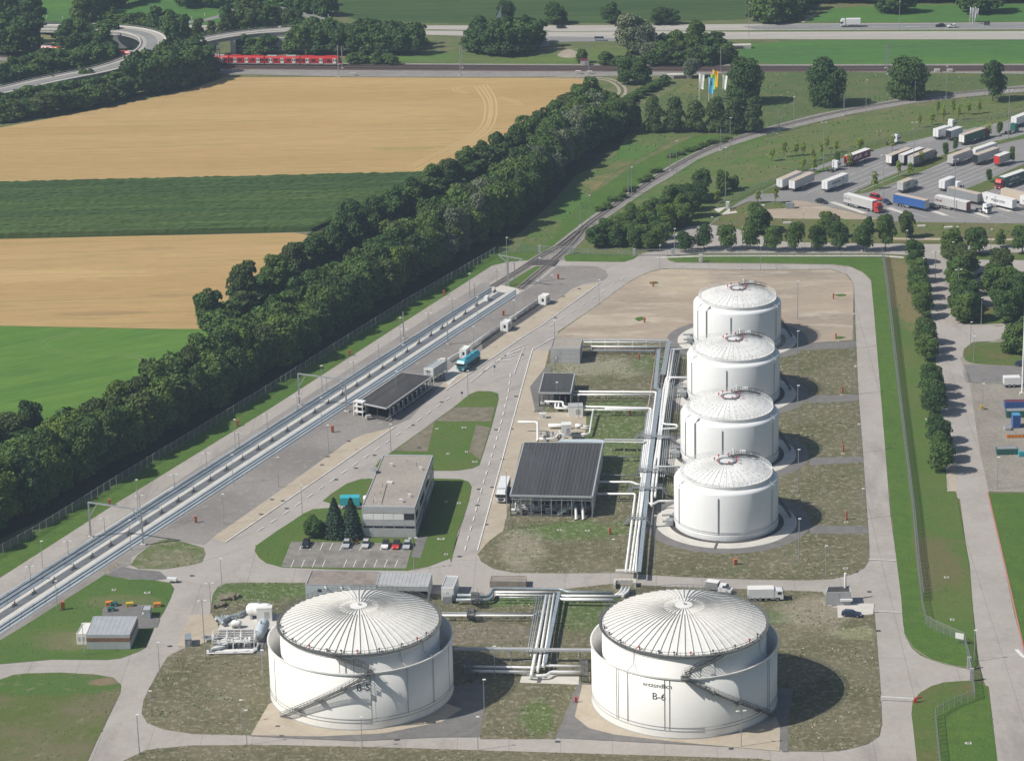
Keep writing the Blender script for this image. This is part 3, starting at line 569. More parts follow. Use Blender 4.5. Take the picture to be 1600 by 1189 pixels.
# wheel tracks in the wheat
b = MB()
for pts in ([(745, 135), (753, 146), (762, 160), (762, 180), (755, 200), (735, 215), (700, 232), (640, 262)], [(757, 133), (768, 148), (773, 162), (772, 185), (764, 203), (742, 219), (705, 238), (650, 268)],
            [(712, 137), (710, 141), (722, 145), (730, 147)], [(780, 152), (800, 158), (815, 165)]):
    P = line(pts, 2); ribbon(P, .8, .06, b, off=.9); ribbon(P, .8, .06, b, off=-.9)
b.build('wheel_tracks', ground('pressed_straw', (.56, .4, .2), (.5, .35, .16)), kind='structure')
b = MB()
for pts in ([(125, 520), (80, 528), (64, 540), (85, 550), (130, 556)], [(185, 557), (210, 556), (228, 562)]):
    P = line(pts, 2); ribbon(P, .9, .06, b, off=1); ribbon(P, .9, .06, b, off=-1)
b.build('wheel_tracks', ground('pressed_grass', (.15, .23, .07), (.12, .21, .05)), kind='structure')
# ================================================================ RAILWAYS
m_sleep = mat('concrete_sleeper', (.22, .20, .18), .9)
def railway(P, gauge=1.435, name='railway_track', z=.25, sleepers=True, step=.65, ballast=True, bw=4.2, bm=None, sm_=None):
    """one track: ballast bed, two rails and sleepers, a piece of the setting"""
    root = obj(name, None, None, kind='structure')
    if ballast:
        b = MB(); ribbon(P, bw*.72, z-.06, b); 
        for s_ in (-1, 1):
            Q = [Vector((p[0], p[1])) for p in P]
            for i in range(len(Q)-1):
                d = (Q[i+1]-Q[i]).normalized(); n = Vector((-d.y, d.x))*s_
                b.quad((*(Q[i]+n*bw*.36), z-.06), (*(Q[i+1]+n*bw*.36), z-.06), (*(Q[i+1]+n*bw*.6), .02), (*(Q[i]+n*bw*.6), .02))
        b.build('ballast_bed', bm or m_ballb, root, kind='structure')
    for s_ in (-1, 1):
        b = MB(); ribbon(P, .16 if ballast else .14, z+.1, b, off=s_*gauge/2); ribbon(P, .3, z+.05, b, off=s_*gauge/2); b.build('rail', m_rail, root, kind='structure')
    if sleepers:
        b = MB()
        for p, a in along(P, step): b.box((p.x, p.y, z-.07), (.26, 2.5, .1), a)
        b.build('sleepers', sm_ or m_wood, root, kind='stuff')
    return root
main = line([(-220, 72), (-60, 80), (90, 88), (190, 94.5), (280, 99.5), (350, 102.2), (535, 103.5), (800, 105.2), (1100, 106.3), (1400, 106), (1700, 105)], 2)
A('railway_embankment', [(-100, 92), (190, 101), (350, 116), (540, 120.5), (800, 121), (1000, 119), (1200, 118), (1700, 116), (1700, 100), (1100, 101.5), (800, 100.5), (350, 98), (-100, 80)], m_ball, 3)
main2 = [Vector((p.x, p.y-11 if False else p.y, 0)) for p in main]
def shift(P, d):
    out = []
    for i, p in enumerate(P):
        t = (P[min(i+1, len(P)-1)]-P[max(i-1, 0)]).normalized(); out.append(Vector((p.x-t.y*d, p.y+t.x*d, 0)))
    return out
far_track = main; near_track = shift(main, -4.6); 
railway(far_track, step=.7, bw=6); railway(near_track, step=.7, bw=6, z=.26)
curve = line([(872, 389), (900, 366), (930, 343), (960, 322), (985, 306), (1015, 285), (1040, 270), (1070, 252), (1100, 237), (1140, 221), (1180, 209), (1220, 198), (1280, 183), (1340, 170), (1420, 157), (1500, 146), (1600, 138), (1720, 131)], 2)
A('railway_embankment', [(838, 407), (872, 378), (925, 337), (985, 298), (1040, 263), (1100, 232), (1180, 204), (1280, 178), (1420, 152), (1600, 134), (1720, 127), (1720, 136), (1600, 144), (1500, 153), (1420, 163), (1340, 177), (1260, 195), (1200, 210), (1140, 229), (1090, 250), (1050, 276), (1015, 296), (985, 316), (950, 340), (925, 357), (912, 375), (895, 392), (880, 408)], m_ball, 6)
railway(curve, z=.28, bm=m_ball, sm_=m_sleep)
brA = line([(770, 449), (790, 437), (818, 420), (830, 411), (850, 398), (874, 386), (903, 363)], 2)
brB = line([(812, 452), (835, 433), (855, 416), (868, 405), (884, 391), (900, 374), (915, 354), (930, 343)], 2)
for Q in (brA, brB): railway(Q, z=.30, bm=m_ball, bw=3.6, sm_=m_sleep)
A('level_crossing', [(816, 417), (832, 407.5), (873.5, 407.5), (866, 417), (852, 416.5), (848, 415), (832, 415)], m_dark, 26)
A('grass_verge', [(788, 446), (822, 425), (836, 417), (847, 416), (840, 424), (822, 440), (806, 452), (790, 449)], m_grass, 12)
A('pavement', [(776, 450), (788, 447), (806, 451), (812, 453), (800, 461), (775, 461)], m_light, 13)
# ---- loading tracks: steel drip pans either side of every rail, pale walkways, dark middle
def edge(x0, y0, x1, y1): return lambda x: (x, y0+(y1-y0)*(x-x0)/(x1-x0))
e1 = edge(0, 932.0, 768, 448); e2 = edge(0, 954, 620, 555); e2b = edge(0, 958.8, 620, 559.8); e4 = edge(0, 969.5, 620, 568.6); e4b = edge(0, 976, 620, 573); e5 = edge(0, 993.5, 820, 454.6)
tr = obj('loading_track_bed', None, None, kind='structure')
def band(ea, eb, m, z, n, name, x0=-60, x1=768, root=tr, h=.1, gap=.12):
    """pieces laid end to end between two measured edges"""
    for i in range(n):
        t0, t1 = i/n, (i+1)/n
        a, c = G(*ea(x0+(x1-x0)*t0)), G(*ea(x0+(x1-x0)*t1)); d_, e_ = G(*eb(x0+(x1-x0)*t0)), G(*eb(x0+(x1-x0)*t1))
        g = (c-a).normalized()*gap; o = a
        b = MB(); b.prism([(p.x-o.x, p.y-o.y) for p in (a, c-g, e_-g, d_)], 0, h)
        b.build(name, m, root, loc=(o.x, o.y, z))
A('pavement', [e1(-60), e1(775), (792, 450), (815, 456), e5(-60)], m_light, 13)
mid = lambda f, g, t: (lambda x: (x, f(x)[1]*(1-t)+g(x)[1]*t))
m_pan2 = mat('bright_drip_pan', (.36, .43, .48), .5, .1, c2=(.44, .50, .54), scale=.35, rnd=.35)
def track_pans(ea, eb, x1, mp=m_pan):
    for t0, t1 in ((.07, .30), (.36, .62), (.68, .93)):
        band(mid(ea, eb, t0), mid(ea, eb, t1), mp, .17, 46, 'drip_pan', -60, x1)
    for t in (.33, .65):
        b = MB(); P = [G(*mid(ea, eb, t)(x)) for x in (-60, x1)]; ribbon(P, .16, .42, b); ribbon(P, .34, .3, b); b.build('rail', m_rail, tr)
track_pans(e1, e2, 768); track_pans(e4b, e5, 806, m_pan2)
A('drip_channel', [e2b(-60), e2b(779), e4(790), e4(-60)], mat('channel_floor', (.12, .135, .15), .7, c2=(.16, .17, .18), scale=.5), 19)
# loading arm units between the tracks
def arm_unit():
    t = thing('loading_arm_unit', 'grey valve unit on a plinth between the two rail loading tracks', 'valve unit', group='valve units between the loading tracks')
    b = MB(); b.box((0, 0, 0), (1.9, .7, .16)); b.build('plinth', m_gangway, t)
    b = MB(); b.tube([(-.9, 0, .3), (-.3, 0, .5), (.6, 0, .5), (1.0, .2, .3)], .11, 6); b.tube([(-.2, -.5, .4), (-.2, .5, .4)], .09, 6); b.build('pipe', m_gangway, t)
    b = MB(); b.box((-.35, .1, .2), (.24, .24, .85)); b.tube([(-.35, .1, 1.0), (-.35, .1, 1.6)], .05, 5); b.build('valve_post', m_dsteel, t)
    b = MB(); b.lathe([(.2, 1.05), (.2, 1.1)], 10, (-.35, .1)); b.build('handwheel', m_steel, t)
    return t
units = [(774, 455), (746, 476), (728, 489.5), (710, 501), (692, 512), (674.5, 523.5), (655.5, 536), (637, 549), (618, 562), (598.5, 575), (577.5, 588.5), (558, 602), (535.5, 616), (513.5, 629.5), (492.5, 644), (472, 659), (449.5, 673), (425.5, 688), (404, 701.5), (379.5, 717.5), (354.5, 733.5), (329, 750), (303, 767.5), (279, 783), (253, 801), (228, 818), (202, 834.5), (173.5, 851.5), (144.5, 870), (115.5, 888), (85, 908), (53.5, 926.5), (23, 945.5), (-8, 965)]
a0 = (G(700, 506)-G(200, 832)); ANG = atan2(a0.y, a0.x)
u0 = arm_unit()
for i, q in enumerate(units):
    o = u0 if i == 0 else dup(u0)
    o.location = G(q[0]-1.5, q[1]+2.2)+Vector((0, 0, .2)); o.rotation_euler = (0, 0, ANG+pi)
tag(u0, 'grey valve unit on a plinth between the two rail loading tracks', 'valve unit')

# ================================================================ STORAGE TANKS
def rail_ring(b, r, z, n, h=1.05, a0=0, a1=2*pi):
    """handrail following a circle: posts and two rails"""
    k = max(2, int(n*(a1-a0)/(2*pi)))
    P = [(r*cos(a0+(a1-a0)*i/k), r*sin(a0+(a1-a0)*i/k)) for i in range(k+1)]
    for x, y in P[:-1] if abs(a1-a0-2*pi) < .01 else P: b.bar((x, y, z), (x, y, z+h), .07)
    for zz in (h, h*.5):
        for i in range(k): b.bar((*P[i], z+zz), (*P[i+1], z+zz), .07)
    return b
def dome_z(r, R, h): # spherical cap height at r
    Rs = (R*R+h*h)/(2*h); return sqrt(Rs*Rs-r*r)-(Rs-h)
def roof_parts(t, R, z0, h, n, rmin, mp, ms, ribw, ribh, name='roof_panel'):
    rs = [rmin, R*.25, R*.45, R*.65, R*.83, R]
    a = 2*pi/n; b = MB()
    for i in range(5):
        r0, r1 = rs[i], rs[i+1]; g = a*.5
        b.quad((r0*cos(-g), r0*sin(-g), dome_z(r0, R, h)), (r1*cos(-g), r1*sin(-g), dome_z(r1, R, h)), (r1*cos(g), r1*sin(g), dome_z(r1, R, h)), (r0*cos(g), r0*sin(g), dome_z(r0, R, h)))
    b.box((R-.02, 0, -.12), (.05, R*a*.97, .12)); me = b.mesh(name, mp)
    c = MB()
    for i in range(5): c.bar((rs[i], 0, dome_z(rs[i], R, h)+ribh/2), (rs[i+1], 0, dome_z(rs[i+1], R, h)+ribh/2), ribw, ribh)
    mr = c.mesh('roof_rib', ms); c = MB()
    for i in range(1, 5): c.bar((rs[i], 0, dome_z(rs[i], R, h)+ribh/2), (rs[i+1], 0, dome_z(rs[i+1], R, h)+ribh/2), ribw, ribh)
    mr2 = c.mesh('roof_rib', ms)
    for i in range(n):
        obj(name, me, t, (0, 0, z0), a*i); obj('roof_rib', mr if i % 2 else mr2, t, (0, 0, z0), a*(i+.5))
def stair(b, P, w=.9, rail=1.0, mi=0, out=None):
    """a flight following points P: treads, stringers, handrails both sides"""
    for i in range(len(P)-1):
        p, q = Vector(P[i]), Vector(P[i+1]); d = q-p; h = Vector((d.x, d.y, 0)).normalized(); n = Vector((-h.y, h.x, 0))
        k = max(1, int(d.length/.5))
        for j in range(k):
            c = p+d*((j+.5)/k); b.bar(c-n*w/2, c+n*w/2, .26, .05)
        for s_ in (-1, 1):
            b.bar(p+n*s_*w/2, q+n*s_*w/2, .09, .24)
            for zz in (rail, rail*.5): b.bar(p+n*s_*w/2+Vector((0, 0, zz)), q+n*s_*w/2+Vector((0, 0, zz)), .055)
            for j in range(0, k+1, 3):
                c = p+d*(j/k)+n*s_*w/2; b.bar(c, c+Vector((0, 0, rail)), .055)
    return b
def big_tank(name, label, c, R, H, r, Hi, dome, m, nrib, stairs, text, seam_a, joints):
    t = thing(name, label, 'storage tank', (c[0], c[1], .15))
    MB().lathe([(R, .25), (R, H), (R-.05, H), (R-.05, .3)], 120).build('outer_wall', m, t, smooth=False)
    for p_ in t.children: p_.data.polygons.foreach_set('use_smooth', [True]*len(p_.data.polygons))
    MB().lathe([(R+.12, 0), (R+.12, .28), (R-.1, .28)], 120).build('base_ring', m_grey2, t, smooth=False)
    b = MB(); b.lathe([(R+.02, H-.32), (R+.2, H-.32), (R+.2, H+.02), (R-.1, H+.02), (R-.1, H-.3)], 120); b.build('wall_rim', m_white, t)
    b = MB(); 
    for zz in (1.75, 2.5): b.lathe([(R+.01, zz), (R+.1, zz+.02), (R+.1, zz+.1), (R+.01, zz+.12)], 96)
    b.build('sprinkler_pipe', m_steel, t)
    MB().lathe([(R-.06, .9), (r, .9)], 96).build('annular_floor', m_ring, t)
    MB().lathe([(r, .5), (r, Hi), (r-.3, Hi+.02)], 120, ).build('inner_wall', m, t, smooth=True)
    b = MB(); b.lathe([(r+.01, Hi-.9), (r+.14, Hi-.9), (r+.14, Hi-.75), (r+.01, Hi-.75)], 96); b.build('stiffener_ring', m, t)
    b = MB(); b.lathe([(r-.06, Hi-.05), (r+.62, Hi-.05), (r+.62, Hi+.03), (r-.06, Hi+.03)], 96); rail_ring(b, r+.58, Hi, 90); b.build('roof_gangway', m_gangway, t)
    roof_parts(t, r-.1, Hi+.08, dome, nrib, 1.5, m_roof5, m_seam, .13, .2)
    z = Hi+.08+dome_z(1.9, r-.1, dome)
    MB().lathe([(1.95, z), (1.9, z+.22), (.01, z+.3)], 24).build('roof_crown', m_roof5, t)
    MB().lathe([(.22, z+.2), (.22, z+.7), (.35, z+.72), (.01, z+.85)], 10).build('roof_vent', m_seam, t)
    for a in seam_a:     # drop pipes outside and inside
        a = radians(a); b = MB(); b.tube([(r*cos(a)*1.005, r*sin(a)*1.005, Hi-.2), (r*cos(a)*1.02, r*sin(a)*1.02, H+.6), ((R-.0)*cos(a), R*sin(a), H+.05), ((R+.16)*cos(a), (R+.16)*sin(a), H-.4), ((R+.16)*cos(a), (R+.16)*sin(a), 2.3)], .075, 6); b.build('drop_pipe', m_joint, t)
    for a in joints:
        a = radians(a); b = MB(); b.bar(((R+.06)*cos(a), (R+.06)*sin(a), 2.0), ((R+.06)*cos(a), (R+.06)*sin(a), H-.4), .09, .08); b.build('wall_seam', m_joint, t)
    for i in range(11):
        a = radians(190+i*14 + 3*sin(i*5)); b = MB(); z1 = Hi
        b.tube([((r-.2)*cos(a), (r-.2)*sin(a), z1), ((r-.2)*cos(a), (r-.2)*sin(a), z1+.75)], .11, 6); b.lathe([(.24, z1+.7), (.26, z1+.9), (.1, z1+1.0)], 8, ((r-.2)*cos(a), (r-.2)*sin(a))); b.build('roof_vent', m_redp if i % 3 == 0 and abs(i-5) < 5 else m_dsteel, t)
    # stair: on the outer wall, over the gap, up the inner wall
    (a_bot, a_top, a_in) = stairs
    n = 26; P = []
    for i in range(n+1):
        a = radians(a_bot+(a_top-a_bot)*i/n); rr = R+.75; P.append((rr*cos(a), rr*sin(a), .1+(H+.1)*i/n))
    st = stair(MB(), P).build('stairway', m_gangway, t)
    for f in (.25, .5, .75, 1.0):
        a = radians(a_bot+(a_top-a_bot)*f); q = MB(); q.box(((R+.75)*cos(a), (R+.75)*sin(a), .1+(H+.1)*f), (1.5, 1.2, .08), a+pi/2)
        q.bar(((R+.05)*cos(a), (R+.05)*sin(a), (H+.1)*f-1.0), ((R+1.2)*cos(a), (R+1.2)*sin(a), (H+.1)*f), .1); q.build('landing', m_gangway, st)
    a1, a2 = radians(a_top), radians(a_in)
    Q = [((R+.7)*cos(a1), (R+.7)*sin(a1), H+.25), ((R-1.6)*cos(a1), (R-1.6)*sin(a1), H+.3)]
    rr = r+.6; Q += [(rr*cos(a1+(a2-a1)*k/8), rr*sin(a1+(a2-a1)*k/8), H+.3+(Hi-H-.3)*k/8) for k in range(1, 9)]
    b = MB(); stair(b, Q, 1.0); b.box(((R+.1)*cos(a1), (R+.1)*sin(a1), H+.1), (2.4, 1.9, .1), a1)
    for k in (3, 6):
        a = a1+(a2-a1)*k/8; zz = H+.3+(Hi-H-.3)*k/8; b.bar((rr*cos(a), rr*sin(a), H-4), (rr*cos(a), rr*sin(a), zz), .12)
    b.build('upper_stairway', m_gangway, t)
    # lettering set out round the wall
    for (txt, ang, z, size) in text:
        cu = bpy.data.curves.new('lettering', 'FONT'); cu.body = txt; cu.size = size; cu.align_x = 'CENTER'; cu.extrude = .01; cu.offset = .006
        to = bpy.data.objects.new('lettering', cu); COL.objects.link(to)
        bpy.context.view_layer.update(); me = bpy.data.meshes.new_from_object(to); bpy.data.objects.remove(to)
        for v in me.vertices:
            a = radians(ang)+v.co.x/R; off = R+.03+v.co.z*.5; zz = z+v.co.y; v.co = (off*cos(a), off*sin(a), zz)
        me.materials.clear(); me.materials.append(m_dsteel)
        obj('lettering', me, t)
    return t
big_tank('storage_tank', 'large cream double-walled tank lettered B-5, stair rising to its right up the wall', (-34.8, 587.1), 20.25, 13.3, 17.55, 16.6, 3.6, m_cream, 60, (-144, -82, -108), [('B-5', -86, 9.3, 2.2)], (-58, -37), (-155, -81.5, -79, -16))
big_tank('storage_tank', 'large cream double-walled tank lettered B-6, stair descending to its right', (36.1, 579.1), 20.25, 14.1, 17.85, 18.1, 3.9, m_cream, 60, (-28, -93, -66), [('B-6', -109, 8.8, 2.2), ('entzündlich', -110, 11.6, 1.4)], (-30, -130), (-139, -137.5, -105.5, -102.5, -32))
def small_tank(label, c, m, seed, plat):
    t = thing('storage_tank', label, 'storage tank', (c[0], c[1], .15)); R, H, r, Hi = 13.1, 11.9, 11.35, 13.7
    MB().lathe([(R, .2), (R, H), (R-.25, H+.45), (R-1.0, H+.72), (r+.25, H+.8)], 96).build('wall', m, t, smooth=True)
    MB().lathe([(R+.06, 0), (R+.1, 1.3), (R, 1.45)], 96).build('base_ring', m_tank, t)
    b = MB()
    for zz in (1.6, 2.1): b.lathe([(R+.01, zz), (R+.1, zz+.02), (R+.1, zz+.09), (R+.01, zz+.11)], 80)
    b.build('sprinkler_pipe', m_steel, t)
    MB().lathe([(r+.3, H+.5), (r+.1, Hi-.2), (r+.3, Hi-.2), (r+.3, Hi), (r-.3, Hi+.02)], 96).build('rim', m_white, t, smooth=False)
    roof_parts(t, r, Hi, 2.6, 40, 1.9, m_white, m_seam, .055, .07)
    b = MB()
    for k in range(24):
        for rr in (r*.55, r*.7, r*.85):
            a = 2*pi*(k+.5)/24; b.box((rr*cos(a), rr*sin(a), Hi+dome_z(rr, r, 2.6)), (.14, .14, .16))
    b.build('roof_studs', m_steel, t, kind='stuff')
    z = Hi+dome_z(1.9, r, 2.6)
    MB().lathe([(1.9, z-.02), (1.9, z+.1), (.01, z+.16)], 24).build('roof_crown', m_white, t)
    b = MB(); b.lathe([(1.8, z+.25), (2.45, z+.25), (2.45, z+.33), (1.8, z+.33), (1.8, z+.25)], 28); b.build('crown_walkway', m_steel, t)
    q = MB()
    for k in range(7):
        a = 2*pi*k/7+.4; q = MB(); q.tube([(2.9*cos(a), 2.9*sin(a), z+.2), (2.9*cos(a), 2.9*sin(a), z+1.0)], .08, 6); q.lathe([(.2, z+.7), (.26, z+.95), (.08, z+1.1)], 8, (2.9*cos(a), 2.9*sin(a))); q.build('roof_vent', m_redp, t)
    b = MB(); rail_ring(b, r+.15, Hi, 60, 1.0); b.build('railing', m_white, t)
    a1 = radians(62); b = MB(); Q = [((2.4+(r-1.2)*k/6)*cos(a1-.06*k), (2.4+(r-1.2)*k/6)*sin(a1-.06*k), z+.35-(z+.1-Hi)*(k/6)**1.6) for k in range(7)]; stair(b, Q, 1.0); b.build('roof_walkway', m_gangway, t)
    b = MB(); b.box((r*.93*cos(a1), r*.93*sin(a1), Hi+.2), (1.4, 1.4, 1.6)); b.tube([(r*.8*cos(a1+.2), r*.8*sin(a1+.2), Hi), (r*.8*cos(a1+.2), r*.8*sin(a1+.2), Hi+2.8)], .22, 8); b.build('gauge_box', m_white, t)
    for a, w in ((-157, .18), (-103, .2), (-34, .16)) + (((-138, .42),) if plat else ()):
        a = radians(a); b = MB(); b.bar(((R+.12)*cos(a), (R+.12)*sin(a), 1.9), ((R+.12)*cos(a), (R+.12)*sin(a), H-.6 if w < .4 else H+.3), w, w*.7)
        if a < radians(-130): b.tube([((R+.12)*cos(a), (R+.12)*sin(a), H), ((R-.8)*cos(a), (R-.8)*sin(a), H+.9), ((r+.3)*cos(a), (r+.3)*sin(a), H+1.2)], w*.55, 6)
        b.build('drop_pipe', m_steel, t)
    a = radians(-30); b = MB(); b.tube([((r+.2)*cos(a), (r+.2)*sin(a), Hi-.4), ((R+.2)*cos(a), (R+.2)*sin(a), H+.1)], .09, 6); b.build('drain_pipe', m_white, t)
    # ladder at the shaded right side
    b = MB(); a = radians(12); stair(b, [((R+.5+3)*cos(a-.12), (R+.5+3)*sin(a-.12), .2), ((R+.4)*cos(a), (R+.4)*sin(a), 5.2)], .8); b.build('access_ladder', m_dsteel, t)
    # concrete ring and dark gutter it stands in
    ring = obj('tank_apron', None, None, (c[0], c[1], 0), kind='structure')
    MB().lathe([(17.75, .17), (21.2, .165)], 96).build('apron_outer', m_ring, ring, kind='structure')
    MB().lathe([(14.6, .23), (17.8, .23), (17.85, .16)], 96).build('apron_slab', m_light, ring, kind='structure')
    MB().lathe([(13.0, .15), (14.6, .15), (14.62, .23)], 96).build('gutter', m_dark, ring, kind='structure')
    b = MB(); a = radians(-103); b.bar((13.2*cos(a), 13.2*sin(a), .24), (18*cos(a), 18*sin(a), .24), .6, .05); a = radians(-172); b.bar((13.2*cos(a), 13.2*sin(a), .24), (18*cos(a), 18*sin(a), .24), .6, .05); b.build('drain_cover', m_dsteel, ring, kind='structure')
    b = MB(); b.box((-R-1.2, -1.5, .2), (1.6, 2.2, 1.4)); b.tube([(-R-3, -1.2, 1), (-R, -1.2, 1)], .3, 8); b.tube([(-R-3, 1, 1.8), (-R, 1, 1.8)], .3, 8); b.build('valve_nest', m_steel, t)
    return t
TK = [(53.2, 682.0), (57.9, 730.6), (62.8, 779.4), (67.8, 827.6)]
small_tank('white tank nearest the two cream ones, red vents ringing its roof centre', TK[0], m_tank, 1, False)
small_tank('white storage tank, second from the front of the row of four', TK[1], m_tank, 2, True)
small_tank('white storage tank, third from the front of the row of four', TK[2], m_tank, 3, False)
small_tank('white storage tank farthest back in the row, by the levelled sand', TK[3], m_tank, 4, True)

# ================================================================ BUILDINGS
def fp(roof, h):
    """footprint of a flat roofed block from its four measured roof corners (front-left, front-right, back-right, back-left)"""
    return [G(x, y, h) for x, y in roof]
def wallface(a, b, z0, z1, m, name, t, out=.04, th=.08, inset=0):
    """a panel standing proud of the wall running from a to b (outside on the right-hand side of a->b)"""
    d = (b-a).normalized(); n = Vector((d.y, -d.x, 0)); a2, b2 = a+d*inset, b-d*inset
    q = MB(); p = [a2-n*th+n*out, b2-n*th+n*out, b2+n*out, a2+n*out]
    q.prism([(v.x, v.y) for v in p], z0, z1, bottom=True); return q.build(name, m, t)
def local(ps, o): return [Vector((p.x-o.x, p.y-o.y, 0)) for p in ps]
def block(name, label, cat, roof, h, mwall, mroof, z0=.1, parapet=.25, pm=None, pw=.3, group=None):
    P = fp(roof, h); o = (P[0]+P[1]+P[2]+P[3])/4; o.z = 0
    t = thing(name, label, cat, (o.x, o.y, 0), 0, group); L = local(P, o)
    MB().prism([(p.x, p.y) for p in L], z0, h-.12, bottom=z0 > .5).build('wall', mwall, t)
    c = [p*(1-pw/p.length) for p in L]
    MB().prism([(p.x, p.y) for p in c], h-.14, h-.06).build('roof', mroof, t)
    b = MB()
    for i in range(4):
        p, q = L[i], L[(i+1) % 4]; p2, q2 = c[i], c[(i+1) % 4]
        b.prism([(p.x, p.y), (q.x, q.y), (q2.x, q2.y), (p2.x, p2.y)], h-.16, h+parapet*.4+.001*i, bottom=True)
    b.build('roof_edge', pm or m_steel, t)
    return t, L
# office
t, L = block('office_building', 'grey two storey office block with gravel roof above the small parking area', 'office building', [(565, 792), (648.4, 793), (676.6, 711.6), (598.8, 710.6)], 8.3, m_grey2, m_groof, pm=m_grey, pw=.7)
fl, fr, br_, bl = L
def strip(a, b, z0, z1, n, m, name, t, gap=.12, out=.05, alt=None):
    for i in range(n):
        p, q = a.lerp(b, i/n), a.lerp(b, (i+1)/n); wallface(p, q, z0, z1, (alt[i % len(alt)] if alt else m), name, t, out, .08, gap/2)
for a, b_, n in ((fl, fr, 5), (fr, br_, 9)):
    strip(a, b_, 6.75, 8.1, n if n == 5 else 9, m_grey2, 'fascia_panel', t, .04, .12)
    strip(a.lerp(b_, .02), a.lerp(b_, .98), 5.0, 6.6, n, m_white if n == 5 else m_grey2, 'window_blind', t, .1, .07, [m_white]*4+[m_glass] if n == 5 else [m_glass, m_grey, m_glass])
    strip(a, b_, 3.35, 4.85, n, m_grey2, 'wall_panel', t, .04, .10)
    strip(a.lerp(b_, .01), a.lerp(b_, .99), 2.75, 3.25, n if n == 5 else 9, m_glass, 'window', t, .25, .06)
    strip(a, b_, .3, 2.65, n, m_grey2, 'wall_panel', t, .03, .08)
b = MB(); p = bl.lerp(fl, .35); b.tube([(p.x-.4, p.y, 8.4), (p.x-.4, p.y, 10.6)], .05, 6); b.lathe([(1.0, 9.0), (1.1, 9.06), (.05, 9.1)], 14, (p.x-.5, p.y)); b.build('satellite_dish', m_steel, t)
for u_, v_, s_ in ((.35, .45, .9), (.85, .72, .5), (.82, .2, .5), (.25, .78, .5), (.7, .1, .6)):
    p = fl.lerp(fr, u_).lerp(bl.lerp(br_, u_), v_); b = MB(); b.box((p.x, p.y, 8.2), (s_*1.6, s_, .5 if s_ > .8 else .9)); b.build('roof_box', m_white, t)
for i in range(14):
    p = fl.lerp(fr, U(.1, .9)).lerp(bl.lerp(br_, U(.1, .9)), U(.05, .9)); b = MB(); b.tube([(p.x, p.y, 8.2), (p.x, p.y, 8.2+U(.3, 1.2))], .06, 5); b.build('roof_vent', m_dsteel if i % 2 else m_white, t)
p = fl.lerp(fr, .35).lerp(bl.lerp(br_, .35), .05); q_ = fl.lerp(fr, .3).lerp(bl.lerp(br_, .3), .45); b = MB(); b.bar((p.x, p.y, 8.28), (q_.x, q_.y, 8.28), .12); b.build('lightning_rod', m_dsteel, t)
b = MB(); d = (br_-fr).normalized(); n_ = Vector((d.y, -d.x, 0)); stair(b, [tuple(fr.lerp(br_, .12)+n_*1.2+Vector((0, 0, .1))), tuple(fr.lerp(br_, .42)+n_*1.2+Vector((0, 0, 4.4)))], 1.1); b.build('outside_stair', m_dsteel, t)
# pump hall with dark sheet roof
def sheet_roof(t, L, h, n, m, name='roof_sheet', along_x=True, rise=.12):
    fl, fr, br_, bl = L
    for i in range(n):
        a, b_, c, d = fl.lerp(fr, i/n+.002), fl.lerp(fr, (i+1)/n-.002), bl.lerp(br_, (i+1)/n-.002), bl.lerp(br_, i/n+.002)
        q = MB(); z = h+(i % 2)*.008
        q.prism([(v.x, v.y) for v in (a, b_, c, d)], z-.1, z, bottom=True); q.build(name, m, t)
P = fp([(797.2, 774), (925.3, 776.5), (941.7, 692.6), (818.7, 691.6)], 5.7); o = sum(P, Vector())/4; o.z = 0
t = thing('pump_hall', 'open fronted pump hall under a wide dark sheet metal roof', 'hall', o); L = local(P, o); fl, fr, br_, bl = L
sheet_roof(t, L, 5.8, 22, m_slate)
def edgebars(t, L, z, w, h, m, name='roof_edge'):
    for i in range(4):
        b = MB(); b.bar((L[i].x, L[i].y, z), (L[(i+1) % 4].x, L[(i+1) % 4].y, z), w, h); b.build(name, m, t)
edgebars(t, L, 5.65, .35, .45, m_grey)
wallface(fr, br_, .1, 5.5, m_grey2, 'side_wall', t, 0, .15); wallface(br_, bl, .1, 5.5, m_grey, 'back_wall', t, 0, .15)
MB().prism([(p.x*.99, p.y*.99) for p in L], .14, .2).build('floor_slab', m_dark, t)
for i in range(9):
    for s_ in (0, 1):
        p = (fl.lerp(fr, i/8) if s_ == 0 else fl.lerp(bl, i/8)); p = p*.995
        b = MB(); b.bar((p.x, p.y, .1), (p.x, p.y, 5.5), .22); b.build('column', m_steel, t)
for zz in (5.2, 4.7): b = MB(); b.bar((*fl.xy, zz), (*fr.xy, zz), .14); b.build('front_beam', m_steel, t)
b = MB(); p1, p2 = fl.lerp(bl, .0), fl.lerp(bl, .6); stair(b, [(p1.x+.8, p1.y+.8, 5), (p1.x+3, p1.y+.6, .3)], .8); b.build('ladder', m_steel, t)
b = MB(); p = fl.lerp(fr, .62); stair(b, [(p.x-1, p.y+1, .2), (p.x+3.2, p.y+1, 3)], .9); b.build('inner_stair', m_tray, t)
rnd = random.Random(5)
def pump_set(x, y, o, m):
    g = thing('pump_set', 'pump and pipe set on the floor of the dark roofed hall', 'pump', (o.x+x, o.y+y, .2), 0, 'pumps inside the hall')
    MB().box((0, 0, 0), (1.6, 1.0, .4)).build('plinth', m_light, g); b = MB(); b.tube([(-.7, 0, .9), (.4, 0, .9)], .42, 10); b.build('motor', m, g)
    b = MB(); b.tube([(.6, 0, .6), (.6, 0, 2.4), (.6, 1.6, 2.4)], .16, 8); b.tube([(.6, 0, 1.0), (1.6, 0, 1.0)], .14, 8); b.build('pipe', m_pipe, g)
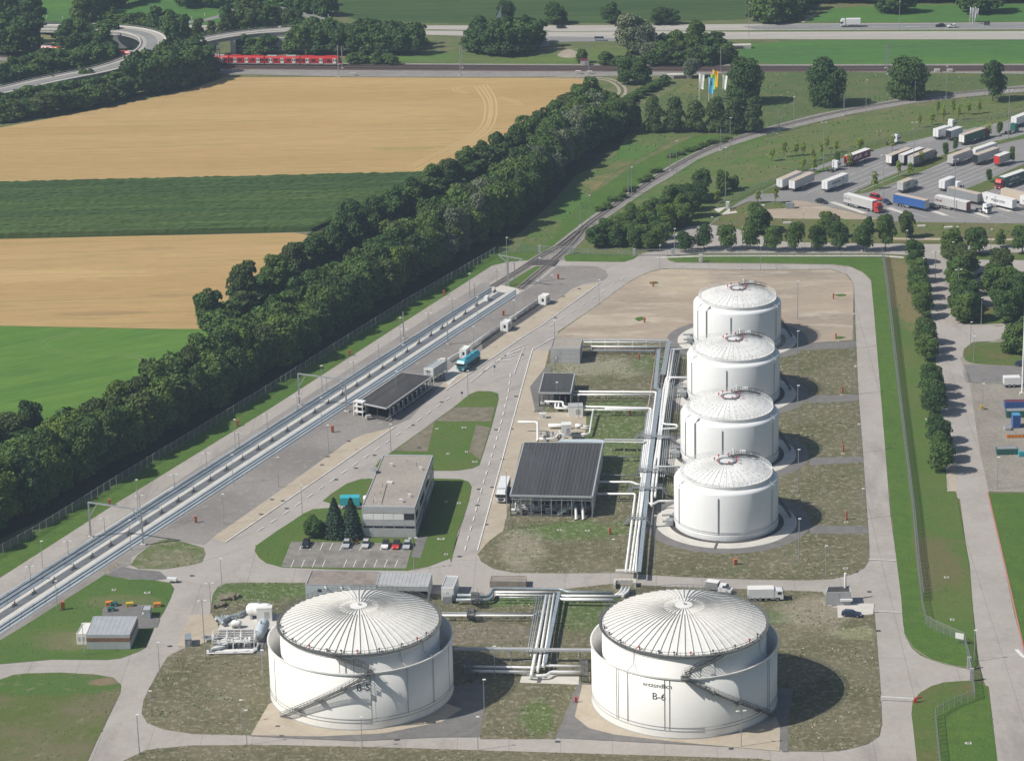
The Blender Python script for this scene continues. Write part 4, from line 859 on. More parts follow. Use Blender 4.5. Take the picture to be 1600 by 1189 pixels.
for i in range(14): pump_set((fl.lerp(fr, (i+.5)/14)).x, fl.y+1.6+(i % 3)*1.2, o, m_steel if i % 2 else m_white)
for i in range(3):
    b = MB(); y = fl.y+1+i*.8; zz = 1.2+i*.9; b.tube([(fl.x+1.5, y, zz), (fr.x-2-3*i, y, zz)], .13, 7); b.build('pipe', m_steel, t)
P_ = [G(1109/7.925+760, 680+960/7.925, 1.5), G(1195/7.925+760, 680+960/7.925, 1.5)]
for p in P_:
    b = MB(); b.tube([(p.x, p.y+3, 2.2), (p.x, p.y, 1.8), (p.x, p.y-1.6, .3)], .32, 10); tag(b.build('drain_pipe', m_white), 'short white pipe leaning out of the hall front %s' % ('nearer the side wall' if p is P_[1] else 'farther from the side wall'), 'pipe')
# duct behind the hall
q = [G(x, y, 5.9) for x, y in ((870, 690), (928, 691), (944, 692), (943, 687.3), (930, 686), (877, 686.5))]
b = MB(); b.prism([(v.x, v.y) for v in q], 4.6, 5.95, bottom=True); tag(b.build('roof_duct', m_blue), 'pale blue duct along the back edge of the pump hall roof', 'duct')
# canopies
def canopy(name, label, roof, h, m, n, posts, back=None):
    P = fp(roof, h); o = sum(P, Vector())/4; o.z = 0; t = thing(name, label, 'canopy', o); L = local(P, o)
    sheet_roof(t, L, h+.1, n, m); edgebars(t, L, h-.08, .3, .4, m_grey2)
    fl, fr, br_, bl = L
    for a, b_ in ((fl, fr), (fr, br_), (bl, br_), (fl, bl)):
        k = posts if (a-b_).length > 16 else 3
        for i in range(k+1):
            p = a.lerp(b_, i/k)*.985; q = MB(); q.bar((p.x, p.y, .1), (p.x, p.y, h-.1), .2); q.build('column', m_dsteel, t)
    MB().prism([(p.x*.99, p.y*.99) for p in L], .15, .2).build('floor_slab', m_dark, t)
    return t, L, o
t, L, o = canopy('loading_canopy', 'long dark roofed loading canopy beside the rail loading tracks', [(558.6, 628.5), (604, 638), (675.6, 588), (626.7, 582.3)], 4.0, m_bitu, 7, 9)
fl, fr, br_, bl = L
wallface(bl, fl, .1, 3.6, m_dsteel, 'back_wall', t, 0, .1)
b = MB(); b.bar((fr.x, fr.y-.5, 1.0), (br_.x, br_.y-.5, 1.0), .3); b.build('guard_rail', m_steel, t)
for i in range(9):
    p = fr.lerp(br_, (i+.5)/9)*.9; g = thing('loading_post', 'pipework post under the long dark loading canopy', 'pipework', (o.x+p.x, o.y+p.y, .2), 0, 'pipework posts under the loading canopy')
    MB().box((0, 0, 0), (.8, .8, 1.2)).build('cabinet', m_steel, g); b = MB(); b.tube([(0, 0, 1), (0, 0, 3.2), (1, -.6, 3.2), (1, -.6, 1.5)], .12, 6); b.build('arm', m_gpipe, g)
# white gantry at its end
q = [G(*v) for v in ((553, 650), (567, 652))]; g = thing('gantry_frame', 'white shelf-like gantry frame at the near end of the loading canopy', 'gantry', (q[0].x, q[0].y, 0), atan2(q[1].y-q[0].y, q[1].x-q[0].x))
for x in (0, 2.8):
    for y in (0, 2): b = MB(); b.bar((x, y, 0), (x, y, 4.2), .18); b.build('leg', m_white, g)
for z in (1.3, 2.9, 4.2): b = MB(); b.box((1.4, 1, z), (3.1, 2.2, .14)); b.build('shelf', m_white, g)
# small canopy beside the station
t, L, o2 = canopy('pump_canopy', 'small dark roofed canopy over white pipework west of the pipe racks', [(842, 613.5), (891.6, 614.2), (897.8, 584), (849.6, 583.2)], 4.3, m_slate, 10, 3)
wallface(L[1], L[2], .1, 4.1, m_grey2, 'side_wall', t, 0, .12)
for i in range(5):
    p = L[0].lerp(L[1], (i+.6)/5.5); g = thing('pump_set', 'grey pump standing under the small dark canopy', 'pump', (o2.x+p.x, o2.y+p.y+2, .2), 0, 'pumps under the small canopy')
    MB().box((0, 0, 0), (1.2, 1.0, .5)).build('plinth', m_light, g); b = MB(); b.tube([(0, 0, .5), (0, 0, 2.6)], .22, 8); b.tube([(0, 0, 1.6), (0, 1.4, 1.6)], .16, 8); b.build('pipe', m_steel, g)
# plain blocks
def panels(t, a, b_, z0, z1, n, m): strip(a, b_, z0, z1, n, m, 'wall_panel', t, .05, .07)
t, L = block('equipment_building', 'grey panelled equipment building at the sandy corner of the yard', 'building', [(860, 544.7), (906, 545.4), (910, 528.9), (865.4, 528.2)], 4.7, m_grey, m_groof, pm=m_grey)
for z0 in (.2, 1.7, 3.2): panels(t, L[0], L[1], z0, z0+1.44, 3, m_grey2)
wallface(L[0].lerp(L[1], .12), L[0].lerp(L[1], .26), .2, 2.5, m_steel, 'door', t, .1); wallface(L[0].lerp(L[1], .16), L[0].lerp(L[1], .21), 1.6, 2.3, m_white, 'notice', t, .14)
t, L = block('workshop_building', 'long low pale blue building with brown gravel roof behind tank B-5', 'building', [(477, 913), (588.6, 915), (594.4, 893.3), (486, 891)], 3.7, m_blue, ground('brown_gravel_roof', (.33, .28, .25), (.29, .25, .22), (.2, .17, .15), big=.1, mid=.3, fine=2), pm=m_grey)
for u0_, u1_, z0, z1 in ((.17, .22, 1.9, 2.6), (.39, .45, 1.0, 2.0), (.64, .70, 1.0, 1.8)): wallface(L[0].lerp(L[1], u0_), L[0].lerp(L[1], u1_), z0, z1, m_glass, 'window', t, .05)
for u0_ in (.27, .49, .60):
    p = L[0].lerp(L[1], u0_); b = MB(); b.bar((p.x, p.y-.1, 3.4), (p.x+.5, p.y-.9, 3.0), .15, .3); b.build('wall_lamp', m_white, t)
t, L = block('open_store', 'open fronted store with ribbed pale metal roof beside the workshop building', 'building', [(589.4, 915.7), (669, 917), (675.3, 895), (595.4, 893.3)], 3.7, m_grey, m_grey2, z0=2.6, pm=m_grey2)
sheet_roof(t, [p*.97 for p in L], 3.76, 13, m_grey2)
for a, b_ in ((L[1], L[2]), (L[2], L[3]), (L[3], L[0])): wallface(a, b_, .1, 2.62, m_grey2, 'side_wall', t, 0, .12)
MB().prism([(p.x*.98, p.y*.98) for p in L], .15, .22).build('floor_slab', m_ring, t)
for i in (0, .5, 1): p = L[0].lerp(L[1], i)*.99; b = MB(); b.bar((p.x, p.y, .1), (p.x, p.y, 2.7), .2); b.build('column', m_steel, t)
t, L = block('container_unit', 'tall white plant container with grey roof right of the open store', 'container', [(689.3, 918.6), (708.5, 919.5), (716.4, 900), (697, 899.4)], 3.3, m_white, m_grey2, pm=m_white, pw=.35)
wallface(L[0].lerp(L[1], .38), L[0].lerp(L[1], .62), 1.2, 2.3, m_grey2, 'louvre', t); b = MB(); q = (L[0]+L[1])/2; b.box((q.x, q.y-1.2, 0), (2.2, 1.8, 2.0)); b.build('cooling_box', m_steel, t)
t, L = block('concrete_bunker', 'low weathered concrete bunker beside the grey pipe loop', 'bunker', [(765, 908), (822, 909), (822.7, 899.7), (767, 899.3)], 1.7, mat('old_concrete', (.27, .24, .2), .95, c2=(.2, .18, .15), scale=.8), mat('old_concrete_top', (.30, .265, .23), .95, c2=(.24, .21, .18), scale=.6), pm=mat('old_concrete_edge', (.3, .27, .23), .95), parapet=.1)
t, L = block('storage_shed', 'grey shed with a brown timber band on the left lawn', 'shed', [(134.4, 992), (202.5, 992), (215, 963), (145.6, 962.8)], 3.7, m_grey, m_grey, pm=m_grey)
strip(L[0], L[1], 2.05, 3.0, 9, m_brown, 'timber_board', t, .03, .06); strip(L[1], L[2], 2.05, 3.0, 7, m_brown, 'timber_board', t, .03, .05); strip(L[0], L[1], .2, 2.0, 6, m_grey, 'wall_panel', t, .04, .04)
sheet_roof(t, [p*.985 for p in L], 3.75, 9, m_grey)
t, L = block('container_unit', 'cream site cabin against the left side of the grey shed', 'cabin', [(118.9, 990.6), (134, 990.6), (143, 973), (129.4, 973)], 2.7, m_roof5, m_roof5, pm=m_roof5)
for u0_ in (.15, .6): wallface(L[0].lerp(L[1], u0_), L[0].lerp(L[1], u0_+.25), 1.0, 2.0, m_grey2, 'window', t)
t, L = block('container_unit', 'small grey container with white notice behind the shed', 'container', [(220.3, 953), (234.4, 953.7), (237, 945.6), (223, 945.6)], 2.2, m_steel, m_grey2, pm=m_steel)
wallface(L[0].lerp(L[1], .08), L[0].lerp(L[1], .3), 1.1, 1.7, m_white, 'notice', t)
t, L = block('gatehouse', 'small blue grey gatehouse by the east perimeter road with car parked in front', 'gatehouse', [(1290.3, 926), (1329.5, 925), (1327.8, 915.6), (1293, 916.5)], 3.4, m_grey2, m_bitu, pm=m_grey2)
wallface(L[0].lerp(L[1], .55), L[0].lerp(L[1], .98), .2, 2.9, m_grey, 'recess', t); wallface(L[0].lerp(L[1], .57), L[0].lerp(L[1], 1.06), 1.3, 1.8, m_white, 'sign_board', t, .5, .4); strip(L[0], L[0].lerp(L[1], .53), .2, 3.2, 4, m_grey2, 'wall_panel', t, .03, .05)
b = MB(); p = L[1]; b.tube([(p.x-1, p.y+3, 3), (p.x-1, p.y+3, 7)], .3, 10); b.build('chimney', m_white, t)
# booths by the filling road
def booth(label, roof, h, m=m_white):
    t, L = block('loading_booth', label, 'booth', roof, h, m, m, pm=m, pw=.2, parapet=.15, z0=.15)
    wallface(L[0].lerp(L[1], .45), L[0].lerp(L[1], .75), 1.2, 2.2, m_glass, 'window', t, .05); wallface(L[0].lerp(L[1], .04), L[0].lerp(L[1], .3), .3, 2.5, m_white, 'door', t, .06)
    b = MB(); p = (L[1]+L[2])/2; b.box((p.x+.3, p.y, 1.0), (.5, .8, 1.0)); b.build('meter_box', m_steel, t); return t
booth('white loading booth beside the turquoise tanker', [(717.5, 546), (728, 547), (735, 540.5), (724, 539.8)], 2.9)
booth('white loading booth halfway between tanker and the yard bend', [(781.5, 503.5), (793, 505), (799.5, 499.5), (788.5, 498.6)], 2.9)
booth('white loading booth nearest the gravel yard bend', [(841, 462.5), (852.5, 464), (859.5, 459), (848, 458)], 2.9)
t, L = block('switch_cabinet', 'small white cabinet on the pale strip between the loading tracks', 'cabinet', [(756, 463.2), (761.5, 464), (764.5, 461.8), (758.8, 461.2)], 1.7, m_white, m_white, pm=m_white, pw=.1, parapet=.1)
t, L = block('loading_building', 'white raised loading building with a palm and dune emblem above the canopy', 'building', [(661.9, 575.6), (676.9, 576.3), (698.5, 562.8), (684, 561.5)], 4.4, m_grey2, m_grey, z0=1.7, pm=m_white)
wallface(L[0], L[1], 1.8, 4.3, m_white, 'gable_wall', t, .04)
e = MB(); fl, fr = L[0], L[1]; d = (fr-fl).normalized(); n_ = Vector((d.y, -d.x, 0))*.06
for u_, z0, z1 in ((.35, 2.1, 3.6), (.55, 2.1, 3.5)): p = fl.lerp(fr, u_)+n_; e.bar((p.x, p.y, z0), (p.x, p.y, z1), .1)
for u_, z0 in ((.35, 3.6), (.55, 3.5)):
    for k in range(5): p = fl.lerp(fr, u_)+n_; q = p+d*(k-2)*.28; e.bar((p.x, p.y, z0), (q.x, q.y, z0+.3-abs(k-2)*.16), .1)
p, q = fl.lerp(fr, .62)+n_, fl.lerp(fr, .9)+n_; e.bar((p.x, p.y, 2.4), (q.x, q.y, 2.3), .12); e.build('emblem', m_dsteel, t)
for u_ in (0, .33, .66, 1):
    for a, b_ in ((L[0], L[3]), (L[1], L[2])): p = a.lerp(b_, u_)*.97; b = MB(); b.bar((p.x, p.y, .1), (p.x, p.y, 1.75), .2); b.build('leg', m_white, t)
for u_ in (.2, .35, .5, .65, .8): wallface(L[1].lerp(L[2], u_-.07), L[1].lerp(L[2], u_+.07), 1.9, 4.1, m_grey2, 'wall_panel', t)
b = MB(); p = L[2].lerp(L[3], .3)*.8; b.box((p.x, p.y, 4.4), (1.6, 1.0, .7)); b.build('roof_unit', m_white, t)
# ================================================================ PIPE RACKS
def pipe(pts, z, r=.28, m=None, label=None, name='pipe', t=None, n=8):
    """a pipe through measured points lying z metres up (a point may carry its own height)"""
    P = [G(p[0], p[1], p[2] if len(p) > 2 else z) for p in pts]
    # rounded bends
    Q = [P[0]]
    for i in range(1, len(P)-1):
        a, c = P[i-1]-P[i], P[i+1]-P[i]; k = min(.8, a.length*.4, c.length*.4)
        Q += [P[i]+a.normalized()*k, P[i]+(a.normalized()+c.normalized())*k*.3, P[i]+c.normalized()*k]
    Q.append(P[-1])
    o = MB().tube(Q, r, n).build(name, m or m_pipe, t, smooth=False)
    o.data.polygons.foreach_set('use_smooth', [len(p.vertices) == 4 for p in o.data.polygons])
    if label: tag(o, label, 'pipe')
    return o
def tray(pts, z, w, m, t=None, name='cable_tray', h=.15):
    b = MB(); P = [G(p[0], p[1], z) for p in pts]
    for i in range(len(P)-1): b.bar(P[i], P[i+1], w, h)
    return b.build(name, m, t)
def supports(t, a, b_, z, n, w=1.0, m=None):
    p, q = G(a[0], a[1], z), G(b_[0], b_[1], z); d = (q-p).normalized(); s_ = Vector((-d.y, d.x, 0))*w/2
    for i in range(n):
        c = p.lerp(q, (i+.5)/n); b = MB(); b.bar(c-s_, c+s_, .2); b.bar((c.x, c.y, .05), (c.x, c.y, z-.1), .25); b.build('support', m or m_steel, t)
rack = thing('pipe_rack', 'main pipe rack of many white pipes between dark roofed hall and white tanks', 'pipe rack')
Z = 2.4
MAIN = [
 ([(1047.5, 546), (1042.5, 585), (1036.5, 612), (1009, 720), (1003.5, 745), (989.2, 892)], Z, .27, m_pipe)]
def P_(pts, r=.27, m=None, z=Z): return pipe(pts, z, r, m or m_pipe, t=rack)
P_([(945, 638), (1017.3, 638), (1010, 690), (1000, 772), (984.2, 893)]); P_([(1014, 641), (1007, 690), (1001, 745)], .2)
P_([(893, 612), (1025.7, 612.8), (1013, 712), (1005.5, 774), (989.2, 893)], .32)
P_([(933.7, 771.5, Z), (992.9, 771.5), (977.7, 893)], .3)
P_([(1019, 640), (1012.5, 690), (1001, 790), (993.4, 893)], .24)
P_([(1076, 546), (1047.8, 546), (1037, 640), (1022.9, 720), (1019, 757), (1018, 790)], .3); P_([(1053, 548), (1042, 620), (1027, 716)], .27)
P_([(1076, 589.7), (1041.4, 589.7), (1036.8, 609), (1029.4, 677.5), (1023, 727)], .3)
P_([(1074, 589.9, 2.9), (1047, 590, 2.9), (1044, 600, 2.4), (1035.8, 662.8), (1058, 663.7), (1058.5, 669), (1034, 670.5), (1029.4, 720), (1023.4, 776)], .3)
P_([(1068, 729.5), (1023.4, 729), (1018, 776)], .3); P_([(1058, 782.6), (1028, 782.6), (1022.5, 787), (1012.3, 787), (1011.4, 768.8), (1015, 757.7)], .3)
P_([(1050, 683), (1050, 683.2), (1032.6, 683.7), (1026, 745), (1023.4, 776)], .24)
for dx in (0, 3, 6): P_([(1056+dx, 552), (1047+dx, 600), (1037+dx, 690), (1032+dx, 745)], .1, m_steel)
P_([(935, 753), (988, 753), (996, 757), (1003, 757)], .3)
tray([(1029.4, 546), (1023.8, 605.4), (1031, 609), (1022, 675.7), (1016, 725), (1011, 770), (998.5, 893)], Z+.35, 1.0, m_tray, rack)
tray([(1013, 645), (1001, 740)], Z-.3, 1.2, m_steel, rack)
P_([(1026, 548), (1018.5, 600), (1012, 640)], .16, m_pink)
for i, (y, x) in enumerate([(560, 1043), (580, 1040), (600, 1036), (622, 1032), (645, 1028), (668, 1025), (700, 1020), (722, 1016), (745, 1012), (790, 1000), (812, 996), (835, 992), (858, 989), (880, 987)]):
    w = 26 if y < 780 else 18; b = MB(); p, q = G(x-w*.7, y, Z-.4), G(x+w*.5, y, Z-.4); b.bar(p, q, .22, .25)
    for f in (.08, .92): c = p.lerp(q, f); b.bar((c.x, c.y, .05), (c.x, c.y, Z-.5), .22)
    b.build('support', m_steel, rack)
bd = thing('pipe_portal', 'concrete portal where the main pipe rack dives under the cross road', 'portal')
for pts in [[(962, 893), (995, 893), (997, 896), (961, 896)]]:
    q = [G(*v) for v in pts]; b = MB(); b.prism([(v.x, v.y) for v in q], 0, .7); b.build('head_wall', m_light, bd)
b = MB(); 
for k in range(6):
    p = G(962+k*7, 894.5, .7); b.bar(p, p+Vector((0, 0, 1.2)), .08)
for zz in (1.3, 1.9): b.bar(G(962, 894.5, zz), G(997, 894.5, zz), .08)
b.build('railing', m_steel, bd)
bd = thing('pipe_portal', 'concrete portal south of the cross road with pipes coming out beside tank B-6', 'portal')
q = [G(*v) for v in ((959, 912), (994, 912), (994, 919), (990, 919), (990, 914.5), (962, 914.5), (962, 921), (958, 921))]; b = MB(); b.prism([(v.x, v.y) for v in q], 0, 1.4); b.build('head_wall', m_light, bd)
b = MB()
for zz in (2, 2.6): b.bar(G(958, 911, zz), G(994, 911, zz), .08)
for k in range(6): p = G(958+k*7.2, 911, 1.4); b.bar(p, p+Vector((0, 0, 1.2)), .08)
b.build('railing', m_steel, bd)
for i, x in enumerate((973, 979, 984.5)): tag(pipe([(x, 917, 1.0), (x-4, 925, 1.9), (x-12, 931, 1.9)], 1.9, .35), 'thick white pipe bending out of the southern portal, %s of three' % ('leftmost', 'middle', 'rightmost')[i], 'pipe')
# stile bridges over the rack
def stile(label, pts):
    P = [G(*p) for p in pts]; b = MB(); stair(b, P, 1.1); t = thing('pipe_bridge', label, 'footbridge'); b.build('walkway', m_steel, t)
    for i in (1, len(P)-2): q = MB(); q.bar((P[i].x, P[i].y, .05), tuple(P[i]), .16); q.build('leg', m_steel, t)
stile('grey footbridge over the pipe rack level with the northern edge of the big hall', [(994, 686, .3), (1000.7, 679.4, 3.6), (1047, 682, 3.6), (1053, 690, .3)])
stile('grey footbridge over the pipe rack level with the middle of the big hall', [(998, 741, .3), (1000, 733, 3.6), (1037, 734, 3.6), (1043, 742, .3)])
stile('grey footbridge over the pipe rack beside the nearest white tank', [(982.7, 770, .3), (987, 761, 3.6), (1035.4, 762, 3.6), (1042, 773, .3)])
stile('small footbridge over three pipes south of the big hall', [(977, 819, .3), (985.5, 809, 3.1), (1005.8, 809, 3.1), (1012, 819, .3)])
# branches east-west
def branch(label, pts, z, r, m, n, w=.9):
    t = thing('pipe_branch', label, 'pipework')
    for (pp, rr, mm) in (pts if isinstance(pts[0][0], list) else [(pts, r, m)]): pipe(pp, z, rr, mm, t=t)
    a, c = (pts[0][0][0], pts[0][0][-1]) if isinstance(pts[0][0], list) else (pts[0], pts[-1])
    supports(t, a, c, z-.25, n, w); return t
t = thing('tray_bridge', 'pale cable bridge on posts north of the weedy square', 'cable bridge'); tray([(911, 531), (1045, 531.5)], 3.0, 1.3, m_grey2, t); pipe([(912, 534.5), (1042, 535)], 3.0, .18, m_pipe, t=t); supports(t, (913, 533), (1042, 533.5), 2.8, 6, 1.6, m_white); pipe([(910, 541.5), (1039.5, 542.3)], 1.9, .28, m_pipe, t=t); pipe([(925, 544.5), (1024, 545.3)], 1.3, .18, m_pink, t=t); tray([(918, 547.5), (1022, 548.3)], 1.2, .7, m_tray, t)
b = MB(); p, q = G(1042, 533, 3.2), G(1022, 700, 3.2); 
t = thing('tray_bridge', 'grey steel trestle standing along the west side of the pipe rack top', 'trestle'); tray([(1045, 533), (1036, 585)], 2.9, 1.4, m_steel, t, h=.2); supports(t, (1045, 533), (1036, 585), 2.7, 4, 1.8)
branch('double white pipe from the small canopy east to the main rack', [([(893, 612), (1024, 612.8)], .25, m_pipe), ([(893, 616.5), (1020, 617)], .3, m_pipe)], Z, 0, None, 6)
branch('white pipe run from the white switch house east to the main rack', [([(911, 635.5), (1014, 637)], .32, m_pipe), ([(911, 640), (1012, 641)], .2, m_pipe)], Z-.3, 0, None, 5)
t = thing('tray_bridge', 'pale cable bridge from the big hall corner to the main rack', 'cable bridge'); tray([(944, 686.5), (1006, 687.5)], 3.4, 1.0, m_grey2, t); tray([(944, 690), (1006, 691)], 3.0, .5, m_white, t); supports(t, (944, 688.5), (1006, 689.5), 3.0, 3, 1.4, m_white)
for lb, y, r, x1 in (('thin grey pipe crossing the hall shadow, northern', 713, .16, 999), ('thin grey pipe crossing the hall shadow, southern', 742, .14, 999)): branch(lb, [([(935, y), (x1, y+.5)], r, m_gpipe)], 1.6, 0, None, 4)
branch('white pipe from the hall side wall through the shadow to the rack', [([(930, 752.5), (988, 753)], .3, m_pipe)], 1.8, 0, None, 4)
branch('white pipe leaving the hall side wall nearest its front', [([(928, 771.5), (992, 771.8)], .3, m_pipe)], 1.8, 0, None, 4)
# filter station north of the hall
t = thing('filter_station', 'white pipework and vessels on the tan pad between small canopy and big hall', 'pipework')
pipe([(809, 659, 3.2), (840, 659.5, 3.2), (840, 688, 3.0), (840, 690, .2)], 3, .3, m_pipe, t=t); pipe([(841, 685.5, .9), (868, 685.5, .9), (872, 677.5, 1), (893, 678, 1)], 1, .28, m_pipe, t=t)
pipe([(908, 678.3), (921, 678.5), (927, 640, 1.9)], 1.2, .28, m_pipe, t=t); pipe([(907, 665.5), (923, 666)], 1.0, .2, m_pipe, t=t); pipe([(907, 668.5), (922, 669)], .8, .15, m_pipe, t=t)
pipe([(851, 627, 2.2), (881, 628, 2.2), (879, 635, 1.6), (890, 636, 1.6)], 2, .28, m_pipe, t=t); pipe([(868, 637.5), (890, 638.5)], 1.2, .3, m_pipe, t=t)
for x in (868, 873): pipe([(x, 630, 2.0), (x-.5, 638, 1.0)], 1.5, .28, m_pipe, t=t)
pipe([(857, 664.8), (891, 665)], 1.1, .55, m_pipe, t=t, name='vessel', n=12); pipe([(899, 665), (910, 665.3)], 1.0, .55, m_pipe, t=t, name='vessel', n=12)
for i in range(12):
    p = G(845+i*3.2, 680+(i % 3)*3, 0); b = MB(); b.box((p.x, p.y, .1), (U(.4, .9), U(.4, .8), U(.5, 1.3))); b.build('valve', m_white if i % 2 else m_steel, t)
pipe([(900, 675, .3), (908, 684, .3)], .3, .05, m_dsteel, t=t)
p = G(901.5, 686, 0); b = MB(); b.box((p.x, p.y, .2), (2.6, 2.2, .8)); b.build('skid', m_dsteel, t)
def boxthing(name, label, cat, x, y, d, m, rz=0, mt=None):
    p = G(x, y); t = thing(name, label, cat, (p.x, p.y, .12), rz); MB().box((0, 0, 0), d).build('body', m, t); MB().box((0, 0, d[2]), (d[0]*1.03, d[1]*1.03, .12)).build('lid', mt or m, t); 
    MB().box((d[0]*.15, -d[1]/2-.02, d[2]*.25), (d[0]*.3, .05, d[2]*.5)).build('door', m_grey2 if m is not m_grey2 else m_white, t); return t
boxthing('switch_house', 'white switch house astride the pipe run east of the small canopy', 'switch house', 899.5, 649, (4.0, 3.2, 2.9), m_white, mt=m_grey2)
boxthing('switch_house', 'small white cabinet on the tan pad under the small canopy', 'cabinet', 848, 654, (1.9, 1.3, 1.4), m_white)
boxthing('switch_house', 'white box housing at the middle of the tan pad', 'housing', 885, 681, (2.6, 2.6, 3.4), m_white)
# southern network
pipe([(714.4, 929.7), (765, 930.6), (767.5, 925), (770.6, 919.4), (877.5, 920.3), (886.9, 925), (958, 926)], 1.6, .42, m_gpipe, 'thick grey pipe passing in front of the concrete bunker with one step down')
pipe([(712.5, 937), (764, 937), (769.5, 933), (769.5, 926)], 1.3, .42, m_gpipe, 'shorter grey pipe from the plant container joining the thick grey one')
t = thing('pipe_rack', 'southern pipe rack slanting between the two cream tanks', 'pipe rack')
def Q_(pts, r=.3, m=None, z=2.0): return pipe(pts, z, r, m or m_pipe, t=t)
Q_([(866, 928), (848.4, 1041)], .3); Q_([(859.7, 930), (840, 1048.7)], .3); Q_([(854, 930), (829.7, 1056)], .36); Q_([(847, 932), (829, 1025)], .16, m_steel); Q_([(843, 933), (827, 1022)], .13, m_steel); Q_([(851, 931), (833, 1035)], .13, m_steel); Q_([(839, 934), (824, 1020)], .13, m_steel)
tray([(873.5, 924), (851.3, 1035.6)], 2.3, .8, m_tray, t)
for y, x in ((935, 856), (950, 853), (965, 850), (983, 847), (1000, 843.5), (1018, 840), (1032, 838)):
    b = MB(); p, q = G(x-20, y, 1.7), G(x+18, y, 1.7); b.bar(p, q, .2)
    for c in (p, q): b.bar((c.x, c.y, .1), (c.x, c.y, 1.7), .2)
    b.build('support', m_steel, t)
branch('pair of thick white pipes from the southern portal to the slanting rack', [([(873.8, 930.6), (967.5, 931.6)], .36, m_pipe), ([(873.8, 936), (958, 937.2)], .42, m_pipe)], 1.9, 0, None, 5)
branch('bundle of white pipes ending in capped stubs below the bunker', [([(774.4, 925), (868, 925.5)], .26, m_pipe), ([(774.4, 929), (866, 930)], .22, m_pipe), ([(780, 933), (860, 934)], .18, m_steel)], 1.8, 0, None, 5)
branch('white pipe from tank B-5 top right to the slanting rack', [([(690, 961), (836, 961.6), (841, 956), (853, 956.5)], .26, m_pipe), ([(690, 957), (835, 958.5)], .16, m_gpipe)], 1.7, 0, None, 6)
t = thing('tray_bridge', 'grey cable bridge crossing from tank B-5 to tank B-6', 'cable bridge'); tray([(709, 1013.5), (828, 1014), (833, 1015), (924, 1015.5)], 3.2, 1.0, m_grey2, t, h=.5); supports(t, (709, 1015), (924, 1016), 3.0, 6, 1.0)
branch('upper white pipe joining the two cream tanks with a kink at the rack', [([(725, 1041), (840, 1043), (845.6, 1039.4), (912, 1041)], .34, m_pipe)], 1.5, 0, None, 6)
branch('lower white pipe between the shadow of tank B-5 and the rack', [([(736.9, 1048), (828, 1049.7)], .36, m_pipe)], 1.2, 0, None, 4)
pipe([(828.8, 1060, .3), (829, 1056, 1.2), (855, 1055), (860, 1049.5), (911, 1049.7)], 1.2, .38, m_pipe, 'thick white pipe curling up from the ground beside the rack foot to tank B-6')
def stile2(label, x, y0, y1, z=2.6):
    P = [G(x, y0, .2), G(x-1, y0-(y0-y1)*.3, z), G(x-1.5, y1+(y0-y1)*.2, z), G(x-2, y1, .2)]; b = MB(); stair(b, P, 1.6); t = thing('pipe_bridge', label, 'steel stair'); b.build('walkway', m_gangway, t)
stile2('steel stile over the grey pipes beside the plant container', 743, 943, 925); stile2('steel stile over the white pipe behind tank B-5', 736, 966, 951, 2.2); stile2('steel stile in the shadow right of tank B-5', 734, 1062, 1032)
stile2('steel stair beside the left edge of tank B-6', 914, 1064, 1030)
# valve yard behind tank B-5
t = thing('metering_skid', 'white framed metering skid with pipes on a dark slab behind tank B-5', 'skid', G(366, 1012)); b = MB()
for x in (-4.8, 0, 4.8):
    for y in (-2, 2.2): b = MB(); b.bar((x, y, 0), (x, y, 3.6), .16); b.build('leg', m_white, t)
for z in (2.3, 2.9, 3.6):
    b = MB()
    for y in (-2, 2.2): b.bar((-4.8, y, z), (4.8, y, z), .12)
    for x in (-4.8, -1.6, 1.6, 4.8): b.bar((x, -2, z), (x, 2.2, z), .12)
    b.build('frame', m_white, t)
for i in range(7):
    b = MB(); x = -4+i*1.3; b.tube([(x, -1.5, .3), (x, -1.5, 1.4), (x+.3, 1.5, 1.4), (x+.3, 1.5, .3)], .16, 7); b.build('pipe', m_pipe if i % 2 else m_gpipe, t)
for y, r in ((-3.2, .2), (-4.0, .16), (-2.6, .22)): b = MB(); b.tube([(-6, y, .6), (4.5, y, .6), (5.4, y+1.5, .6), (5.4, y+3.5, .6)], r, 7); b.build('pipe', m_pipe, t)
for i in range(6): b = MB(); b.tube([(U(-4, 4), U(-1, 1.5), 1.6), (U(-4, 4), U(-1, 1.5), 1.9)], .35, 8); b.build('valve', m_white, t)
tp = thing('pipe_manifold', 'tangle of white pipes at the left end of the dark slab behind tank B-5', 'pipework', G(343, 1014))
for i in range(7):
    b = MB(); b.tube([(-2+i*.5, -3+i*.6, .3), (-2+i*.5, -3+i*.6, 1.2+.1*i), (1+i*.3, -2+i*.9, 1.2+.1*i), (1+i*.3, -2+i*.9, .3)], .17, 7); b.build('pipe', m_pipe if i % 3 else m_steel, tp)
